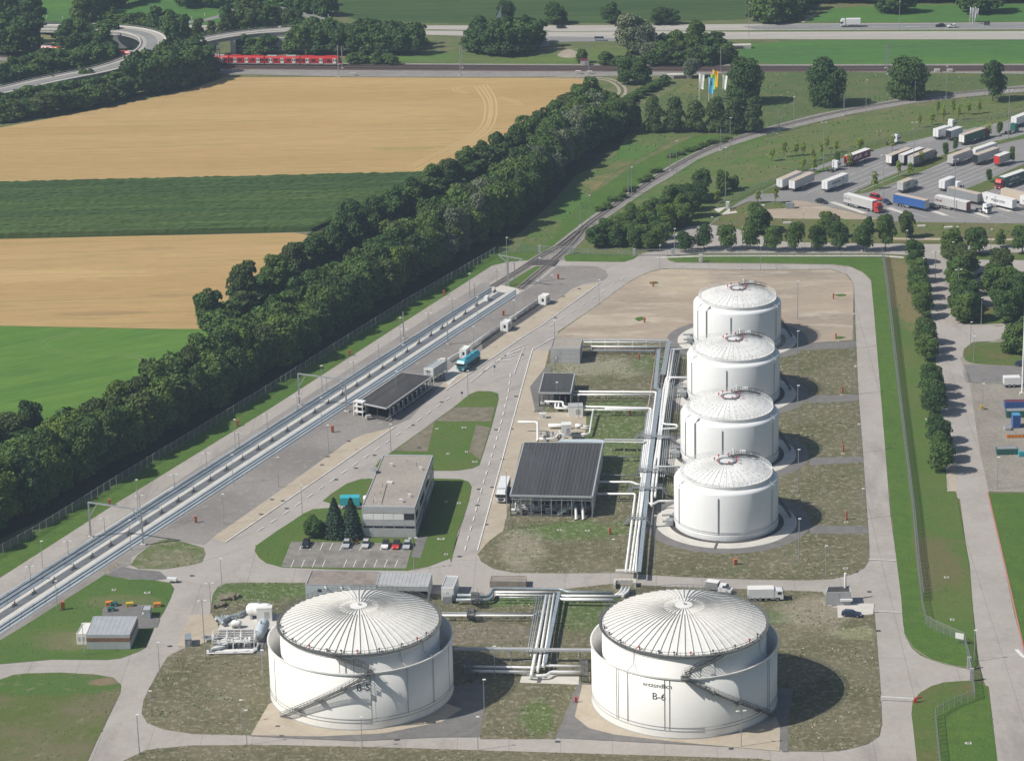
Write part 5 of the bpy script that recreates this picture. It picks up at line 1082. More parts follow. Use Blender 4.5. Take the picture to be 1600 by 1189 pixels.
def vessel(label, a, c, z, r, m):
    p, q = G(a[0], a[1], z), G(c[0], c[1], z); d = (q-p).normalized(); t = thing('pressure_vessel', label, 'vessel', ((p.x+q.x)/2, (p.y+q.y)/2, .1)); o = Vector(((p.x+q.x)/2, (p.y+q.y)/2, .1))
    L_ = (q-p).length; prof = [(-L_/2, .05), (-L_/2+.15*r, .55*r), (-L_/2+.5*r, .92*r), (-L_/2+r, r), (L_/2-r, r), (L_/2-.5*r, .92*r), (L_/2-.15*r, .55*r), (L_/2, .05)]
    b = MB(); n = 16; base = 0; s_ = Vector((-d.y, d.x, 0))
    for (x, rr) in prof:
        for j in range(n): a_ = 2*pi*j/n; b.v.append(tuple(d*x+s_*rr*cos(a_)+Vector((0, 0, z+rr*sin(a_)))))
    for i in range(len(prof)-1):
        for j in range(n): b.f.append([i*n+j, i*n+(j+1) % n, (i+1)*n+(j+1) % n, (i+1)*n+j]); b.mi.append(0)
    b.build('shell', m, t, smooth=True)
    for k in (-.28, .28): w = MB(); c_ = d*(k*L_); w.box((c_.x, c_.y, 0), (.5, r*1.6, z*.8), atan2(d.y, d.x)); w.build('saddle', m_steel, t)
    w = MB(); w.tube([(0, 0, z+r*.8), (0, 0, z+r+.7)], .2, 8); w.build('nozzle', m_steel, t); return t
vessel('large white horizontal vessel behind the metering skid', (384, 952), (427, 952.5), 2.2, 1.5, m_white)
vessel('blue grey vessel lying at a slant right of the metering skid', (403, 994), (414, 972), 2.0, 1.35, m_blue)
vessel('small white vessel left of the large white one', (361, 974), (378, 974), 1.2, .8, m_white)
boxthing('switch_house', 'white cabin with dark windows below the large white vessel', 'cabin', 414, 969, (3.6, 2.0, 3.3), m_white)
boxthing('transformer_box', 'small grey container at the edge of the tan pad left of the skid', 'container', 294.5, 1007, (1.5, 3.4, 1.9), m_gpipe, .1)
for x, y, s_ in ((352, 936, 2.4), (342, 948, 1.6), (366, 935, 1.4), (330, 1000, 2.0), (347, 970, 1.6)):
    p = G(x, y); b = MB(); n = 9
    for k in range(5): b.tube([(U(-s_, s_), U(-s_, s_), .2), (U(-s_, s_), U(-s_, s_), .8)], .25, 6)
    b.box((0, 0, 0), (s_*1.4, s_, .5), .4); b.box((s_*.6, .4, 0), (s_*.7, s_*.8, .8), .9)
    tag(b.build('scrap_heap', m_dirt if y < 950 else m_steel, loc=(p.x, p.y, .15)), {(352, 936): 'largest pile of rubble and pipe ends behind the large white vessel', (342, 948): 'pile of pipe ends left of the rubble, farther from the vessel', (366, 935): 'pile of offcuts between rubble and the vessel', (330, 1000): 'dark heap beside the grey container by the lamp', (347, 970): 'heap of hoses on the pale slab corner'}[(x, y)], 'heap')
for i, (x0, y0, x1, y1) in enumerate([(352, 966, 375, 961), (345, 973, 358, 966), (338, 964, 350, 975), (372, 962, 384, 956)]):
    tag(pipe([(x0, y0), ((x0+x1)/2, (y0+y1)/2-2), (x1, y1)], .9, .45, m_gpipe), ('grey pipe leading from the rubble to the large white vessel', 'short grey pipe above the slab corner', 'upright-looking grey elbow at the left of the slab', 'grey pipe neck joining the large white vessel')[i], 'pipe')

for i, (a_, c_) in enumerate((((733, 541), (780, 508)), ((796, 498), (838, 470)), ((700, 561), (722, 548)))):
    t = thing('loading_pipe', 'white loading pipe on low stands %s' % ('from the tanker booth to the halfway booth', 'from the halfway booth to the farthest booth', 'between the raised building and the tanker booth')[i], 'pipework'); pipe([a_, c_], 1.2, .2, m_pipe, t=t); pipe([(a_[0]+2, a_[1]+2.5), (c_[0]+2, c_[1]+2.5)], .9, .12, m_steel, t=t); supports(t, a_, c_, 1.0, 5, .9)
# ================================================================ VEHICLES
def wheels(t, xs, w, r, z=0, wd=.3, twin=False):
    for x in xs:
        for s_ in (-1, 1):
            b = MB(); b.tube([(x, s_*(w/2-wd), r), (x, s_*w/2, r)], r, 14); o = b.build('wheel', m_tyre, t)
            q = MB(); q.tube([(x, s_*(w/2-.02), r), (x, s_*(w/2+.02), r)], r*.55, 10); q.build('rim', m_steel, o)
PA = {k: paint('paint_'+k, c) for k, c in dict(white=(.78, .79, .8), silver=(.42, .45, .48), black=(.02, .022, .026), red=(.55, .03, .025), navy=(.03, .045, .1), grey=(.28, .29, .3), blue=(.04, .12, .36), teal=(.05, .42, .5), darkred=(.22, .03, .05), green=(.03, .13, .11), tan=(.6, .5, .4), lgrey=(.5, .5, .5), cyan=(.05, .36, .47), sky=(.08, .3, .5), orange=(.7, .25, .03), yellow=(.6, .42, .04), purple=(.15, .03, .05), roofw=(.82, .8, .77)).items()}
def car(label, A_, B_, col, kind='car', roofc=None, L=None, cat='car'):
    a, b_, rz, d = seg(A_, B_); c = (a+b_)/2
    t = thing('parked_car' if cat == 'car' else 'van', label, cat, (c.x, c.y, .15), rz)
    W_ = 1.8 if kind == 'car' else 1.95; L = L or (4.4 if kind == 'car' else 5.0)
    hh = 1.45 if kind == 'car' else 1.95
    h = L/2
    prof = [(-h, .35), (-h, .85), (-h+.15, .95), (h-1.25, .93), (h-.25, .78), (h, .6), (h, .3)]
    b = MB(); vs = []; n = len(prof)
    for s_, k in ((-1, 1), (1, 1)):
        for (x, z) in prof: vs.append((x, s_*W_/2*(.93 if z > .8 or abs(x) > h-.1 else 1), z))
    f = [[i, i+1, n+i+1, n+i][::-1] for i in range(n-1)]+[[n-1, 0, n, 2*n-1][::-1]]+[list(range(n)), list(range(n, 2*n))[::-1]]
    b.add(vs, f); b.build('body', PA[col], t)
    r0, r1 = (-h+.25, h-1.3) if kind == 'car' else (-h+.15, h-1.1)
    def cab(m, z0, z1, i0, i1, nm, x0, x1, y0, y1):
        q = MB(); v = [(x0, -y0, z0), (x1, -y0, z0), (x1, y0, z0), (x0, y0, z0), (x0+i0, -y1, z1), (x1-i1, -y1, z1), (x1-i1, y1, z1), (x0+i0, y1, z1)]
        q.add(v, [(4, 5, 6, 7), (0, 1, 5, 4), (1, 2, 6, 5), (2, 3, 7, 6), (3, 0, 4, 7)]); return q.build(nm, m, t)
    cab(m_glass, .9, hh-.06, .45 if kind == 'car' else .2, .75, 'window', r0, r1, W_/2*.92, W_/2*.74)
    cab(PA[roofc or col], hh-.07, hh, .12, .15, 'roof', r0+(.45 if kind == 'car' else .2), r1-.72, W_/2*.76, W_/2*.66)
    wheels(t, (-h+.8, h-.85), W_, .32)
    q = MB()
    for s_ in (-1, 1): q.box((h-.04, s_*W_*.33, .6), (.12, .32, .14)); 
    q.build('headlight', m_white, t)
    return t
def trailer(t, L, col, roofc, rear, x0=0, H=4.0, zb=1.15, doors=True, front=None, open_=False, text=None, panel=None):
    W_ = 2.5
    MB().box((x0+L/2, 0, zb), (L, W_, H-zb)).build('trailer_body', PA[col], t)
    MB().box((x0+L/2, 0, H), (L, W_, .05)).build('trailer_roof', PA[roofc], t)
    q = MB(); q.box((x0-.03, 0, zb+.05), (.05, W_*.96, H-zb-.12)); q.build('rear_door_or_dark_inside', PA['black'] if open_ else PA[rear], t)  # when open, a black panel paints in the shade inside the body
    if not open_: q = MB(); q.box((x0-.07, 0, zb+.1), (.04, .06, H-zb-.2)); q.build('door_bar', m_steel, t)
    q = MB(); q.box((x0+L+.03, 0, zb+.05), (.05, W_*.96, H-zb-.12)); q.build('front_panel', PA[front or col], t)
    q = MB(); q.box((x0+L/2, 0, zb-.28), (L, 1.0, .28)); q.build('chassis', m_dsteel, t)
    q = MB(); q.box((x0+L*.38, 0, .45), (L*.22, 2.3, .5)); q.build('pallet_box', m_steel, t)
    q = MB(); q.box((x0-.05, 0, .6), (.1, 2.4, .25)); q.build('bumper', m_dsteel, t)
    wheels(t, (x0+1.8, x0+3.1, x0+4.4) if L > 10 else (x0+1.5, x0+2.8), W_, .5)
    for s_ in (-1, 1):
        if L > 10: q = MB(); q.bar((x0+L*.78, s_*.8, 0), (x0+L*.78, s_*.8, zb), .14); q.build('landing_leg', m_dsteel, t)
        for k in range(1, int(L/1.35)): q = MB(); q.box((x0+k*1.35, s_*W_/2, zb+.02), (.05, .04, H-zb-.1)); q.build('side_post', PA[col], t)
    if text:
        for (txt, sz, px, mt) in text:
            for s_ in (-1, 1):
                if txt[0] == '#':      # print too small to read in the photo: a row of marks
                    q = MB(); n_ = int(txt[1:])
                    for i_ in range(n_):
                        hh = sz*(.5+.25*((i_*7) % 3)); q.box((x0+px*L+(i_-n_/2)*sz*.62, s_*(W_/2+.03), zb+(H-zb)*.5-sz*.3), (sz*.42, .02, hh))
                    q.build('side_print', mt, t); continue
                cu = bpy.data.curves.new('lettering', 'FONT'); cu.body = txt; cu.size = sz; cu.align_x = 'CENTER'; cu.align_y = 'CENTER'; cu.extrude = .01; cu.offset = .01
                o = bpy.data.objects.new('lettering', cu); COL.objects.link(o); bpy.context.view_layer.update(); me = bpy.data.meshes.new_from_object(o); bpy.data.objects.remove(o)
                for v in me.vertices:
                    x, y, z = v.co; v.co = (x0+px*L+(x if s_ < 0 else -x), s_*(W_/2+.03+z), zb+(H-zb)*.5+y)
                me.materials.clear(); me.materials.append(mt); obj('lettering', me, t)
def tractor(t, x0, col, L=5.9, H=3.6):
    """tractor unit whose frame starts at x0, cab at the front"""
    q = MB(); q.box((x0+L/2, 0, .65), (L, .9, .3)); q.build('chassis', m_dsteel, t)
    c = MB(); x = x0+L-2.2; v = []
    prof = [(0, .9), (0, H-.15), (.5, H), (1.5, H-.1), (2.05, 2.5), (2.2, 1.6), (2.2, .55), (1.5, .5), (1.4, .9)]; n = len(prof)
    for s_ in (-1, 1):
        for (px, z) in prof: v.append((x+px, s_*(1.2 if z < 3 else 1.1), z))
    f = [[i, i+1, n+i+1, n+i][::-1] for i in range(n-1)]+[[n-1, 0, n, 2*n-1][::-1]]+[list(range(n)), list(range(n, 2*n))[::-1]]
    c.add(v, f); c.build('cab', PA[col], t)
    q = MB(); q.add([(x+2.09, -1.12, 2.5), (x+2.09, 1.12, 2.5), (x+2.24, 1.12, 1.65), (x+2.24, -1.12, 1.65)], [(0, 1, 2, 3)]); q.box((x+2.14, 0, 1.66), (.06, 2.2, .8)); q.build('windscreen', m_glass, t)
    for s_ in (-1, 1): q = MB(); q.box((x+1.3, s_*1.21, 1.75), (.9, .03, .65)); q.build('side_window', m_glass, t); q = MB(); q.box((x+2.2, s_*1.35, 1.9), (.15, .25, .6)); q.build('mirror', m_black, t); q = MB(); q.box((x+2.2, s_*.85, .65), (.08, .4, .25)); q.build('headlight', m_white, t)
    q = MB(); q.box((x+2.22, 0, .95), (.06, 1.5, .55)); q.build('grille', m_dsteel, t)
    wheels(t, (x0+.9, x0+L-1.4), 2.45, .5)
    for s_ in (-1, 1): q = MB(); q.box((x0+2.6, s_*1.0, .5), (1.2, .45, .5)); q.build('fuel_tank', m_steel, t)
def truck(label, A_, B_, L=13.6, col='white', roofc=None, rear=None, cab=None, side=1, anchor='A', cat='trailer', name='parked_trailer', **k):
    """near side ground line from rear A to front B; side=+1 means the body lies beyond that line"""
    a, b_, rz, d = seg(A_, B_); u = Vector((cos(rz), sin(rz), 0)); n = Vector((-u.y, u.x, 0))
    if n.y < 0: n = -n
    c = (a if anchor == 'A' else b_-u*(L+(2.6 if cab else 0)))+n*1.25
    t = thing(name, label, cat, (c.x, c.y, .12), rz)
    if L: trailer(t, L, col, roofc or 'roofw', rear or col, **k)
    if cab: tractor(t, L-3.2 if L else 0, cab)
    return t
TX = m_dsteel
truck('long grey curtain trailer with red tractor, front of the truck lot by the dark car', (1318, 321), (1363, 333), 13.6, 'lgrey', 'roofw', 'lgrey', 'red', cat='truck', name='parked_truck', text=[('#7', .9, .14, PA['grey'])])
truck('blue curtain trailer with pale roof and grey front panel', (1395.5, 321.5), (1441, 331.5), 13.6, 'blue', 'tan', 'blue', front='lgrey')
truck('grey curtain trailer with dark red front panel, front row of the lot', (1460, 324), (1505, 334), 13.6, 'lgrey', 'roofw', 'grey', front='darkred', text=[('#6', .8, .14, PA['darkred'])])
truck('tan topped trailer hidden behind the grey one with dark red front', (1479, 311), (1524, 321.5), 13.6, 'grey', 'tan', 'grey', front='grey')
truck('white tractor unit without trailer between grey and white front row trailers', (1522, 331), (1541, 336), 0, cab='white', cat='tractor unit', name='tractor_unit')
truck('long white trailer with bold dark lettering and square logo in the front row', (1533, 320), (1580.5, 331.5), 13.6, 'white', 'roofw', 'white', text=[('PENSKOFER', 1.15, .55, TX), ('P', 1.7, .18, TX)])
truck('trailer with tan roof behind the white lettered one', (1563, 313), (1608, 324), 13.6, 'tan', 'tan', 'tan')
truck('white trailer cut off by the photo edge, front row', (1593, 324), (1640, 336), 13.6, 'white', 'roofw', 'white', text=[('#7', 1.0, .3, TX)])
truck('red truck with long green curtain trailer facing the camera', (1610, 281.5), (1563, 298), 13.6, 'green', 'roofw', 'green', 'red', anchor='B', cat='truck', name='parked_truck', text=[('#8', 1.2, .6, PA['lgrey'])])
truck('short white box trailer in the middle of the lot beside a small white cab', (1476, 301), (1491, 295), 7.0, 'white', 'roofw', 'white')
truck('small white tractor cab beside the short white box trailer', (1480, 302.5), (1500, 301), 0, cab='white', cat='tractor unit', name='tractor_unit')
truck('grey removal truck with green and black patterned sides', (1411, 303.5), (1431, 295.5), 6.8, 'lgrey', 'tan', 'lgrey', 'lgrey', cat='truck', name='parked_truck', text=[('#3', 1.5, .5, PA['green'])])
truck('white trailer with dark square logo and lettering, left of the lot', (1293, 302), (1329, 287.5), 13.6, 'white', 'roofw', 'white', text=[('P', 1.9, .75, TX), ('PENSKOFER', 1.0, .42, TX)])
truck('trailer at the left end of the lot, tan roof', (1222.5, 299), (1258, 283.5), 13.6, 'white', 'tan', 'white')
truck('grey sided trailer second from the left end of the lot', (1242, 301), (1276, 286), 13.6, 'lgrey', 'tan', 'white')
truck('red box trailer with white lettering and red doors', (1327.5, 262), (1360, 250), 13.6, 'darkred', 'roofw', 'red', text=[('#6', 1.4, .4, PA['white']), ('#2', 1.4, .8, PA['white'])])
truck('white tractor unit standing behind the red box trailer', (1300, 271), (1320, 263), 0, cab='white', cat='tractor unit', name='tractor_unit')
truck('trailer with tan roof and dark navy side, left of three side by side', (1393, 261), (1427, 248), 13.6, 'navy', 'tan', 'roofw')
truck('trailer with white roof, middle of three side by side', (1412.5, 260.5), (1446, 247.5), 13.6, 'navy', 'roofw', 'lgrey')
truck('grey truck with grey curtain trailer, right of three side by side', (1427, 263), (1461, 249.5), 13.6, 'grey', 'tan', 'lgrey', 'grey', cat='truck', name='parked_truck')
truck('white tractor unit parked alone at the upper edge of the lot', (1392, 229.5), (1415, 222), 0, cab='white', cat='tractor unit', name='tractor_unit')
truck('white tractor unit behind two short white trailers at the upper edge', (1478, 205.5), (1499, 200), 0, cab='white', cat='tractor unit', name='tractor_unit')
truck('short white box trailer, left of the two at the upper edge', (1466, 220), (1486, 213.5), 7.4, 'white', 'roofw', 'white')
truck('short white box trailer with open rear doors, shaded inside painted black', (1486, 221.5), (1507, 214.5), 7.4, 'white', 'roofw', 'white', open_=True)
truck('long green curtain trailer with dark red tractor facing away', (1506.5, 228.5), (1541, 217), 13.6, 'green', 'tan', 'roofw', 'darkred', cat='truck', name='parked_truck')
truck('pale grey trailer below the grass strip, left of the right hand row', (1489, 261.5), (1519, 250.5), 13.6, 'lgrey', 'tan', 'lgrey')
truck('white roofed trailer mostly hidden behind the open grey one', (1524, 252), (1556, 241), 13.6, 'white', 'roofw', 'white')
truck('long grey trailer with its rear doors open, shaded inside painted black', (1528, 260), (1562, 248), 13.6, 'lgrey', 'tan', 'grey', open_=True)
truck('short grey box trailer with bright red rear doors', (1561.5, 262), (1580, 255), 7.2, 'lgrey', 'roofw', 'red')
truck('white box trailer at the top right corner of the lot', (1588, 201), (1620, 189), 13.6, 'white', 'roofw', 'white')
truck('dark green truck cab below the top right white trailer', (1577, 212), (1600, 205), 0, cab='green', cat='tractor unit', name='tractor_unit')
car('dark car parked at the sandy corner of the truck lot', (1274.5, 316), (1292.5, 319.5), 'black')
car('dark blue car behind the red tractor of the front row', (1379, 316), (1391, 321.5), 'navy')
car('red car showing above the red tractor of the front row', (1363, 311), (1375, 314), 'red', 'van', cat='van')
car('black car tucked between blue trailer and grey trailer', (1450, 323), (1466, 328), 'black')
# office car park
for (x, y, c, rf, lb) in ((478, 852, 'black', None, 'black car alone at the left of the office parking row'), (541.5, 852.5, 'silver', None, 'blue silver car left of the scooter'), (571.5, 852.5, 'lgrey', None, 'silver grey car right of the scooter'), (602, 853.5, 'white', 'black', 'white car with dark glass roof beside the red one'), (619, 854, 'red', 'black', 'red car with black roof in the office parking row'), (636, 854, 'silver', None, 'silver car nearest the twin lamp at the office corner')):
    car(lb, (x+2.2, y-5), (x-1.8, y+7), c, roofc=rf)
p = G(557, 850); t = thing('scooter', 'red brown scooter between the two silver cars', 'scooter', (p.x, p.y, .17), radians(70))
for x in (-.6, .6): b = MB(); b.tube([(x, -.06, .28), (x, .06, .28)], .28, 12); b.build('wheel', m_tyre, t)
b = MB(); b.box((-.2, 0, .35), (.9, .35, .4)); b.box((.45, 0, .3), (.15, .4, .7)); b.bar((.5, 0, .9), (.4, 0, 1.2), .06); b.bar((.4, -.3, 1.2), (.4, .3, 1.2), .05); b.build('body', PA['darkred'], t); b = MB(); b.box((-.3, 0, .76), (.7, .3, .12)); b.build('seat', m_black, t)
car('dark blue estate car in front of the gatehouse', (1317, 962), (1344, 964), 'navy', L=4.6)
car('black car on the far motorway carriageway', (870, 45), (884, 44.7), 'black'); car('silver van on the motorway slip lane', (928, 63.8), (948, 64.3), 'silver', 'van', cat='van', L=5.4)
car('dark car on the motorway ahead of the white one', (1476, 42.5), (1462, 43), 'black'); car('white car on the motorway behind the dark one', (1495, 43.5), (1481, 44), 'white')
car('black car on the road beside the middle row of car park trees', (1511, 410), (1527, 411), 'black'); car('black car half hidden under the car park trees', (1530, 433), (1545, 434), 'black'); car('white car under the car park trees in front of the black one', (1531, 441), (1545, 442), 'white'); car('dark blue car beside the tall mast at the right edge', (1590, 572), (1606, 573), 'navy')
t = truck('white box lorry driving on the motorway', (1340, 43.5), (1313, 43.7), 6.2, 'white', 'roofw', 'white', 'white', anchor='B', cat='lorry', name='box_lorry', H=3.6)
# tankers
a, b_, rz, d = seg((742, 574), (719, 585)); c = G(741.5, 565); t = thing('tank_truck', 'turquoise tanker truck at the loading booth', 'tanker', (G(746, 563.5).x, G(746, 563.5).y, .15), ANG+pi)
def tanker(t, L, col, cabcol, roofc=None):
    b = MB(); n = 14; q = []
    for i, (x, k) in enumerate([(0, .8), (.25, 1), (L*.5, 1), (L-.25, 1), (L, .8)]): 
        for j in range(n): a = 2*pi*j/n; b.v.append((x, 1.22*k*cos(a), 2.15+1.05*k*sin(a)))
    for i in range(4):
        for j in range(n): b.f.append([i*n+j, i*n+(j+1) % n, (i+1)*n+(j+1) % n, (i+1)*n+j]); b.mi.append(0)
    b.f += [list(range(n))[::-1], [4*n+j for j in range(n)]]; b.mi += [0, 0]; b.build('tank_body', PA[col], t)
    b = MB(); b.box((L/2, 0, 3.18), (L*.94, 1.0, .1)); b.build('top_walkway', PA[roofc or col], t); 
    for k in range(3): b = MB(); b.lathe([(.3, 3.2), (.3, 3.4), (.01, 3.45)], 10, (L*(.2+.3*k), 0)); b.build('hatch', PA[roofc or col], t)
    b = MB(); b.box((L/2, 0, .75), (L, 2.2, .45)); b.build('chassis', m_dsteel, t); wheels(t, (1.2, 2.5, 3.8) if L > 8 else (1.4, 2.7), 2.45, .5); tractor(t, L-3.3, cabcol, 5.9, 3.3)
tanker(t, 9.0, 'cyan', 'cyan')
c = G(786.5, 772); t = thing('tank_truck', 'white tanker with blue cab parked beside the pump hall', 'tanker', (c.x+.7, c.y+4, .15), radians(-97)); tanker(t, 8.6, 'white', 'white', 'white'); MB().box((8.9, 0, 1.2), (1.4, 2.46, 1.5)).build('cab_band', PA['sky'], t); MB().box((4.3, 0, 1.3), (8.6, 2.52, 2.1)).build('side_panel', PA['white'], t)
c = G(532, 797); t = thing('parked_truck', 'turquoise and white truck half hidden behind the two spruces', 'truck', (c.x, c.y+1, .15), 0); trailer(t, 5.0, 'teal', 'teal', 'teal', H=3.2); tractor(t, 2.2, 'white', 5.9, 3.0)
c = G(1105, 923); t = thing('pickup_truck', 'white double cab truck with grey canvas bed behind tank B-6', 'truck', (c.x, c.y, .1), radians(-22)); MB().box((1.4, 0, .9), (3.0, 2.0, 1.7)).build('canvas_bed', PA['grey'], t); MB().box((1.4, 0, 2.62), (3.0, 2.0, .06)).build('canvas_roof', PA['roofw'], t); b = MB(); b.box((4.1, 0, .6), (2.4, 1.9, 1.0)); b.box((5.7, 0, .55), (1.0, 1.85, .65)); b.box((4.0, 0, 1.6), (1.9, 1.7, .65), 0, 0, .8); b.build('cab', PA['white'], t); b = MB(); b.box((4.6, 0, 1.62), (1.2, 1.76, .5), 0, 0, .85); b.build('window', m_glass, t); wheels(t, (1.2, 5.2), 1.95, .38)
c = G(1168, 941); t = thing('parked_truck', 'white box truck side on right of tank B-6', 'truck', (c.x+.2, c.y+1.3, .1), radians(-1)); trailer(t, 6.1, 'white', 'roofw', 'white', H=3.1, zb=.9); tractor(t, 3.3, 'white', 5.0, 2.7)
for i in range(9): pass
c = G(1583, 606); t = thing('parked_truck', 'white box van beside the tall mast in the right yard', 'van', (c.x-2.6, c.y+1, .15), 0); trailer(t, 4.6, 'white', 'roofw', 'white', H=2.9, zb=.8)
def skip_(label, x, y, L, W_, H, col, rz=0, lid=None):
    p = G(x, y); t = thing('skip_container', label, 'skip', (p.x, p.y, .13), rz); b = MB(); b.box((0, 0, 0), (L, W_, H), 0, 0, 1.03); b.build('hull', PA[col], t); b = MB(); b.box((0, 0, H), (L*.94, W_*.86, .05)); b.build('inside' if not lid else 'lid', PA[lid or 'grey'], t)
    for k in range(5): q = MB(); q.box((-L/2+L*(k+.5)/5, -W_/2-.05, .1), (.12, .1, H-.1)); q.build('rib', PA[col], t)
skip_('blue open skip with dark load, rearmost of the yard pile', 1586, 636, 6, 2.4, 1.7, 'blue', 0, 'purple'); skip_('grey green open container in front of the blue skip', 1590, 651, 6.5, 2.4, 1.9, 'green'); skip_('upright bright blue container in front of the green one', 1587, 667, 2.1, 2.6, 3.6, 'blue', 0, 'sky'); skip_('long dark green skip at the lower end of the yard', 1573, 709, 5.6, 2.2, 1.6, 'green'); skip_('teal machine box at the right edge beside the long skip', 1600, 712, 3, 2, 1.4, 'teal')
skip_('low grey crate pile left of the upright blue container', 1574, 671, 1.8, 2.2, .7, 'lgrey')
skip_('orange and white lifting platform lying in the yard', 1586, 684, 4.6, .8, .9, 'orange'); 
def hydr(label, x, y, w, h, m=None, cat='cabinet', d=None):
    p = G(x, y); t = thing('fire_cabinet', label, cat, (p.x, p.y, .1), .25); MB().box((0, 0, .25), (w, d or w*.7, h-.25)).build('body', m or m_orange, t); MB().box((0, 0, 0), (w*.5, w*.4, .3)).build('post', m or m_orange, t); MB().box((0, 0, h), (w*1.12, w*.85, .06)).build('lid', m or m_orange, t); MB().box((w*.1, -(d or w*.7)/2-.02, .5), (w*.6, .04, h*.6)).build('door', m or m_orange, t); return t
for (x, y, w, h, lb) in ((98.5, 953, 1.1, 2.2, 'large orange cabinet on the grass beside the lowest loading track'), (306, 817, .8, 1.9, 'orange cabinet on the gravel yard near the patchy grass triangle'), (171, 790, .8, 1.8, 'orange cabinet on the verge behind the near track portal'), (371, 666, .8, 1.8, 'orange cabinet on the verge between the two track portals'), (546, 556, .8, 1.8, 'orange cabinet on the verge halfway up the loading tracks'), (519.5, 676, .9, 2, 'orange cabinet on the gravel left of the loading canopy'), (694, 462, .7, 1.7, 'orange cabinet on the verge at the upper loading tracks'), (786.5, 494, .8, 1.8, 'orange cabinet behind the halfway booth'), (872, 437, .8, 1.9, 'orange cabinet where the gravel yard bends'), (1020.5, 449, .6, 1.9, 'orange post cabinet in the upper weed patch on the sand'), (1007, 505, .6, 1.8, 'orange post cabinet in the lower weed patch on the sand'), (998.5, 562, .5, 1.8, 'orange post cabinet in the weedy square by the rack'), (984.5, 650, .5, 2.2, 'red hydrant post south of the white pipe run'), (953, 836, .6, 2.0, 'orange cabinet beside the slab south of the big hall'), (1302, 468, .5, 2.0, 'orange hydrant near the sand corner, northern'), (1306, 531, .5, 2.0, 'orange hydrant beside the northern path'), (1316, 616, .5, 2.3, 'orange hydrant beside the second path'), (1317.5, 706, .5, 2.3, 'orange hydrant beside the third path'), (1322.5, 813, .5, 2.4, 'orange hydrant beside the southern path'), (1149, 883, 1.0, 1.6, 'orange cabinet south of the nearest white tank'), (900, 1098, .6, 1.4, 'red hydrant at the left foot of tank B-6')):
    hydr(lb, x, y, w*.85, h*.92, m_redp if 'red h' in lb else None)
for i, (x, y, c_, lb) in enumerate([(171, 946, 'orange', 'orange material box behind the shed, left one'), (179, 947, 'green', 'dark green machine behind the shed'), (174, 955, 'green', 'mossy machine trailer behind the shed'), (203, 947.5, 'yellow', 'yellow skip behind the shed'), (246, 948, 'orange', 'orange box between grey container and the road')]): boxthing('material_box', lb, 'box', x, y, (1.7, 1.2, .8), PA[c_], .2)
boxthing('material_box', 'yellow box standing alone in the right yard', 'box', 1534.5, 640, (1.1, .8, 1.0), PA['yellow'])
p = G(269, 910); t = thing('car_trailer', 'small white machine trailer where the two roads meet', 'trailer', (p.x, p.y, .13), -.2); MB().box((0, 0, .5), (2.4, 1.1, .6)).build('body', PA['white'], t); wheels(t, (0,), 1.3, .3); MB().bar((1.2, 0, .5), (2.3, 0, .4), .1).build('drawbar', m_steel, t)
p = G(576, 656); t = thing('compressor_trailer', 'small silver compressor under the near end of the loading canopy', 'compressor', (p.x, p.y, .15), .3); MB().box((0, 0, .4), (1.7, 1.1, .9), 0, 0, .8).build('body', PA['lgrey'], t); wheels(t, (0,), 1.2, .3)
for (x, y, w) in [(874, 829, 7), (918, 830, 7), (966, 783, 4.5), (683, 671, 5), (700, 710, 5), (729, 707, 5), (742, 722.5, 8), (717, 787, 6), (697, 785, 5), (689, 843, 11), (697, 867, 6), (178, 922.5, 6), (230, 927, 9), (1321, 889, 7), (1297, 946.5, 6), (725, 669, 8), (1312, 533, 4), (1315, 618, 5), (1317, 710, 5), (1322, 817, 6), (1479, 903, 7), (1488, 969, 6), (1513, 1162, 8), (1449, 656, 7)]:
    p = G(x, y); b = MB(); L_ = w/6.2; b.box((0, 0, 0), (L_, .9, .16)); o = b.build('manhole_slab', m_light, loc=(p.x, p.y, .13)); o['kind'] = 'structure'; q = MB(); q.box((0, 0, .16), (L_*.55, .5, .03)); q.build('cover', m_dsteel, o)

DR = [(425, 781), (503, 727), (512, 714), (545, 690), (556, 732), (585, 712), (690, 629), (645, 665), (712, 636), (655, 700), (799, 671), (775, 672), (785, 718), (769, 762), (746, 790), (748, 765), (718, 870), (806, 620), (842, 643), (760, 820), (448, 795), (408, 804), (525, 750), (442, 783), (880, 464), (905, 452), (868, 497), (816, 555), (440, 1150), (620, 1156), (871, 1159), (1142, 1170), (1358, 925), (1370, 956), (1372, 986), (434, 1135), (1390, 700), (300, 900), (265, 1010), (240, 1090)]
for (x, y) in DR:
    p = G(x, y); o = MB().box((0, 0, 0), (1.0, .7, .02)).build('drain_grate', m_dsteel, loc=(p.x, p.y, .18)); o['kind'] = 'structure'
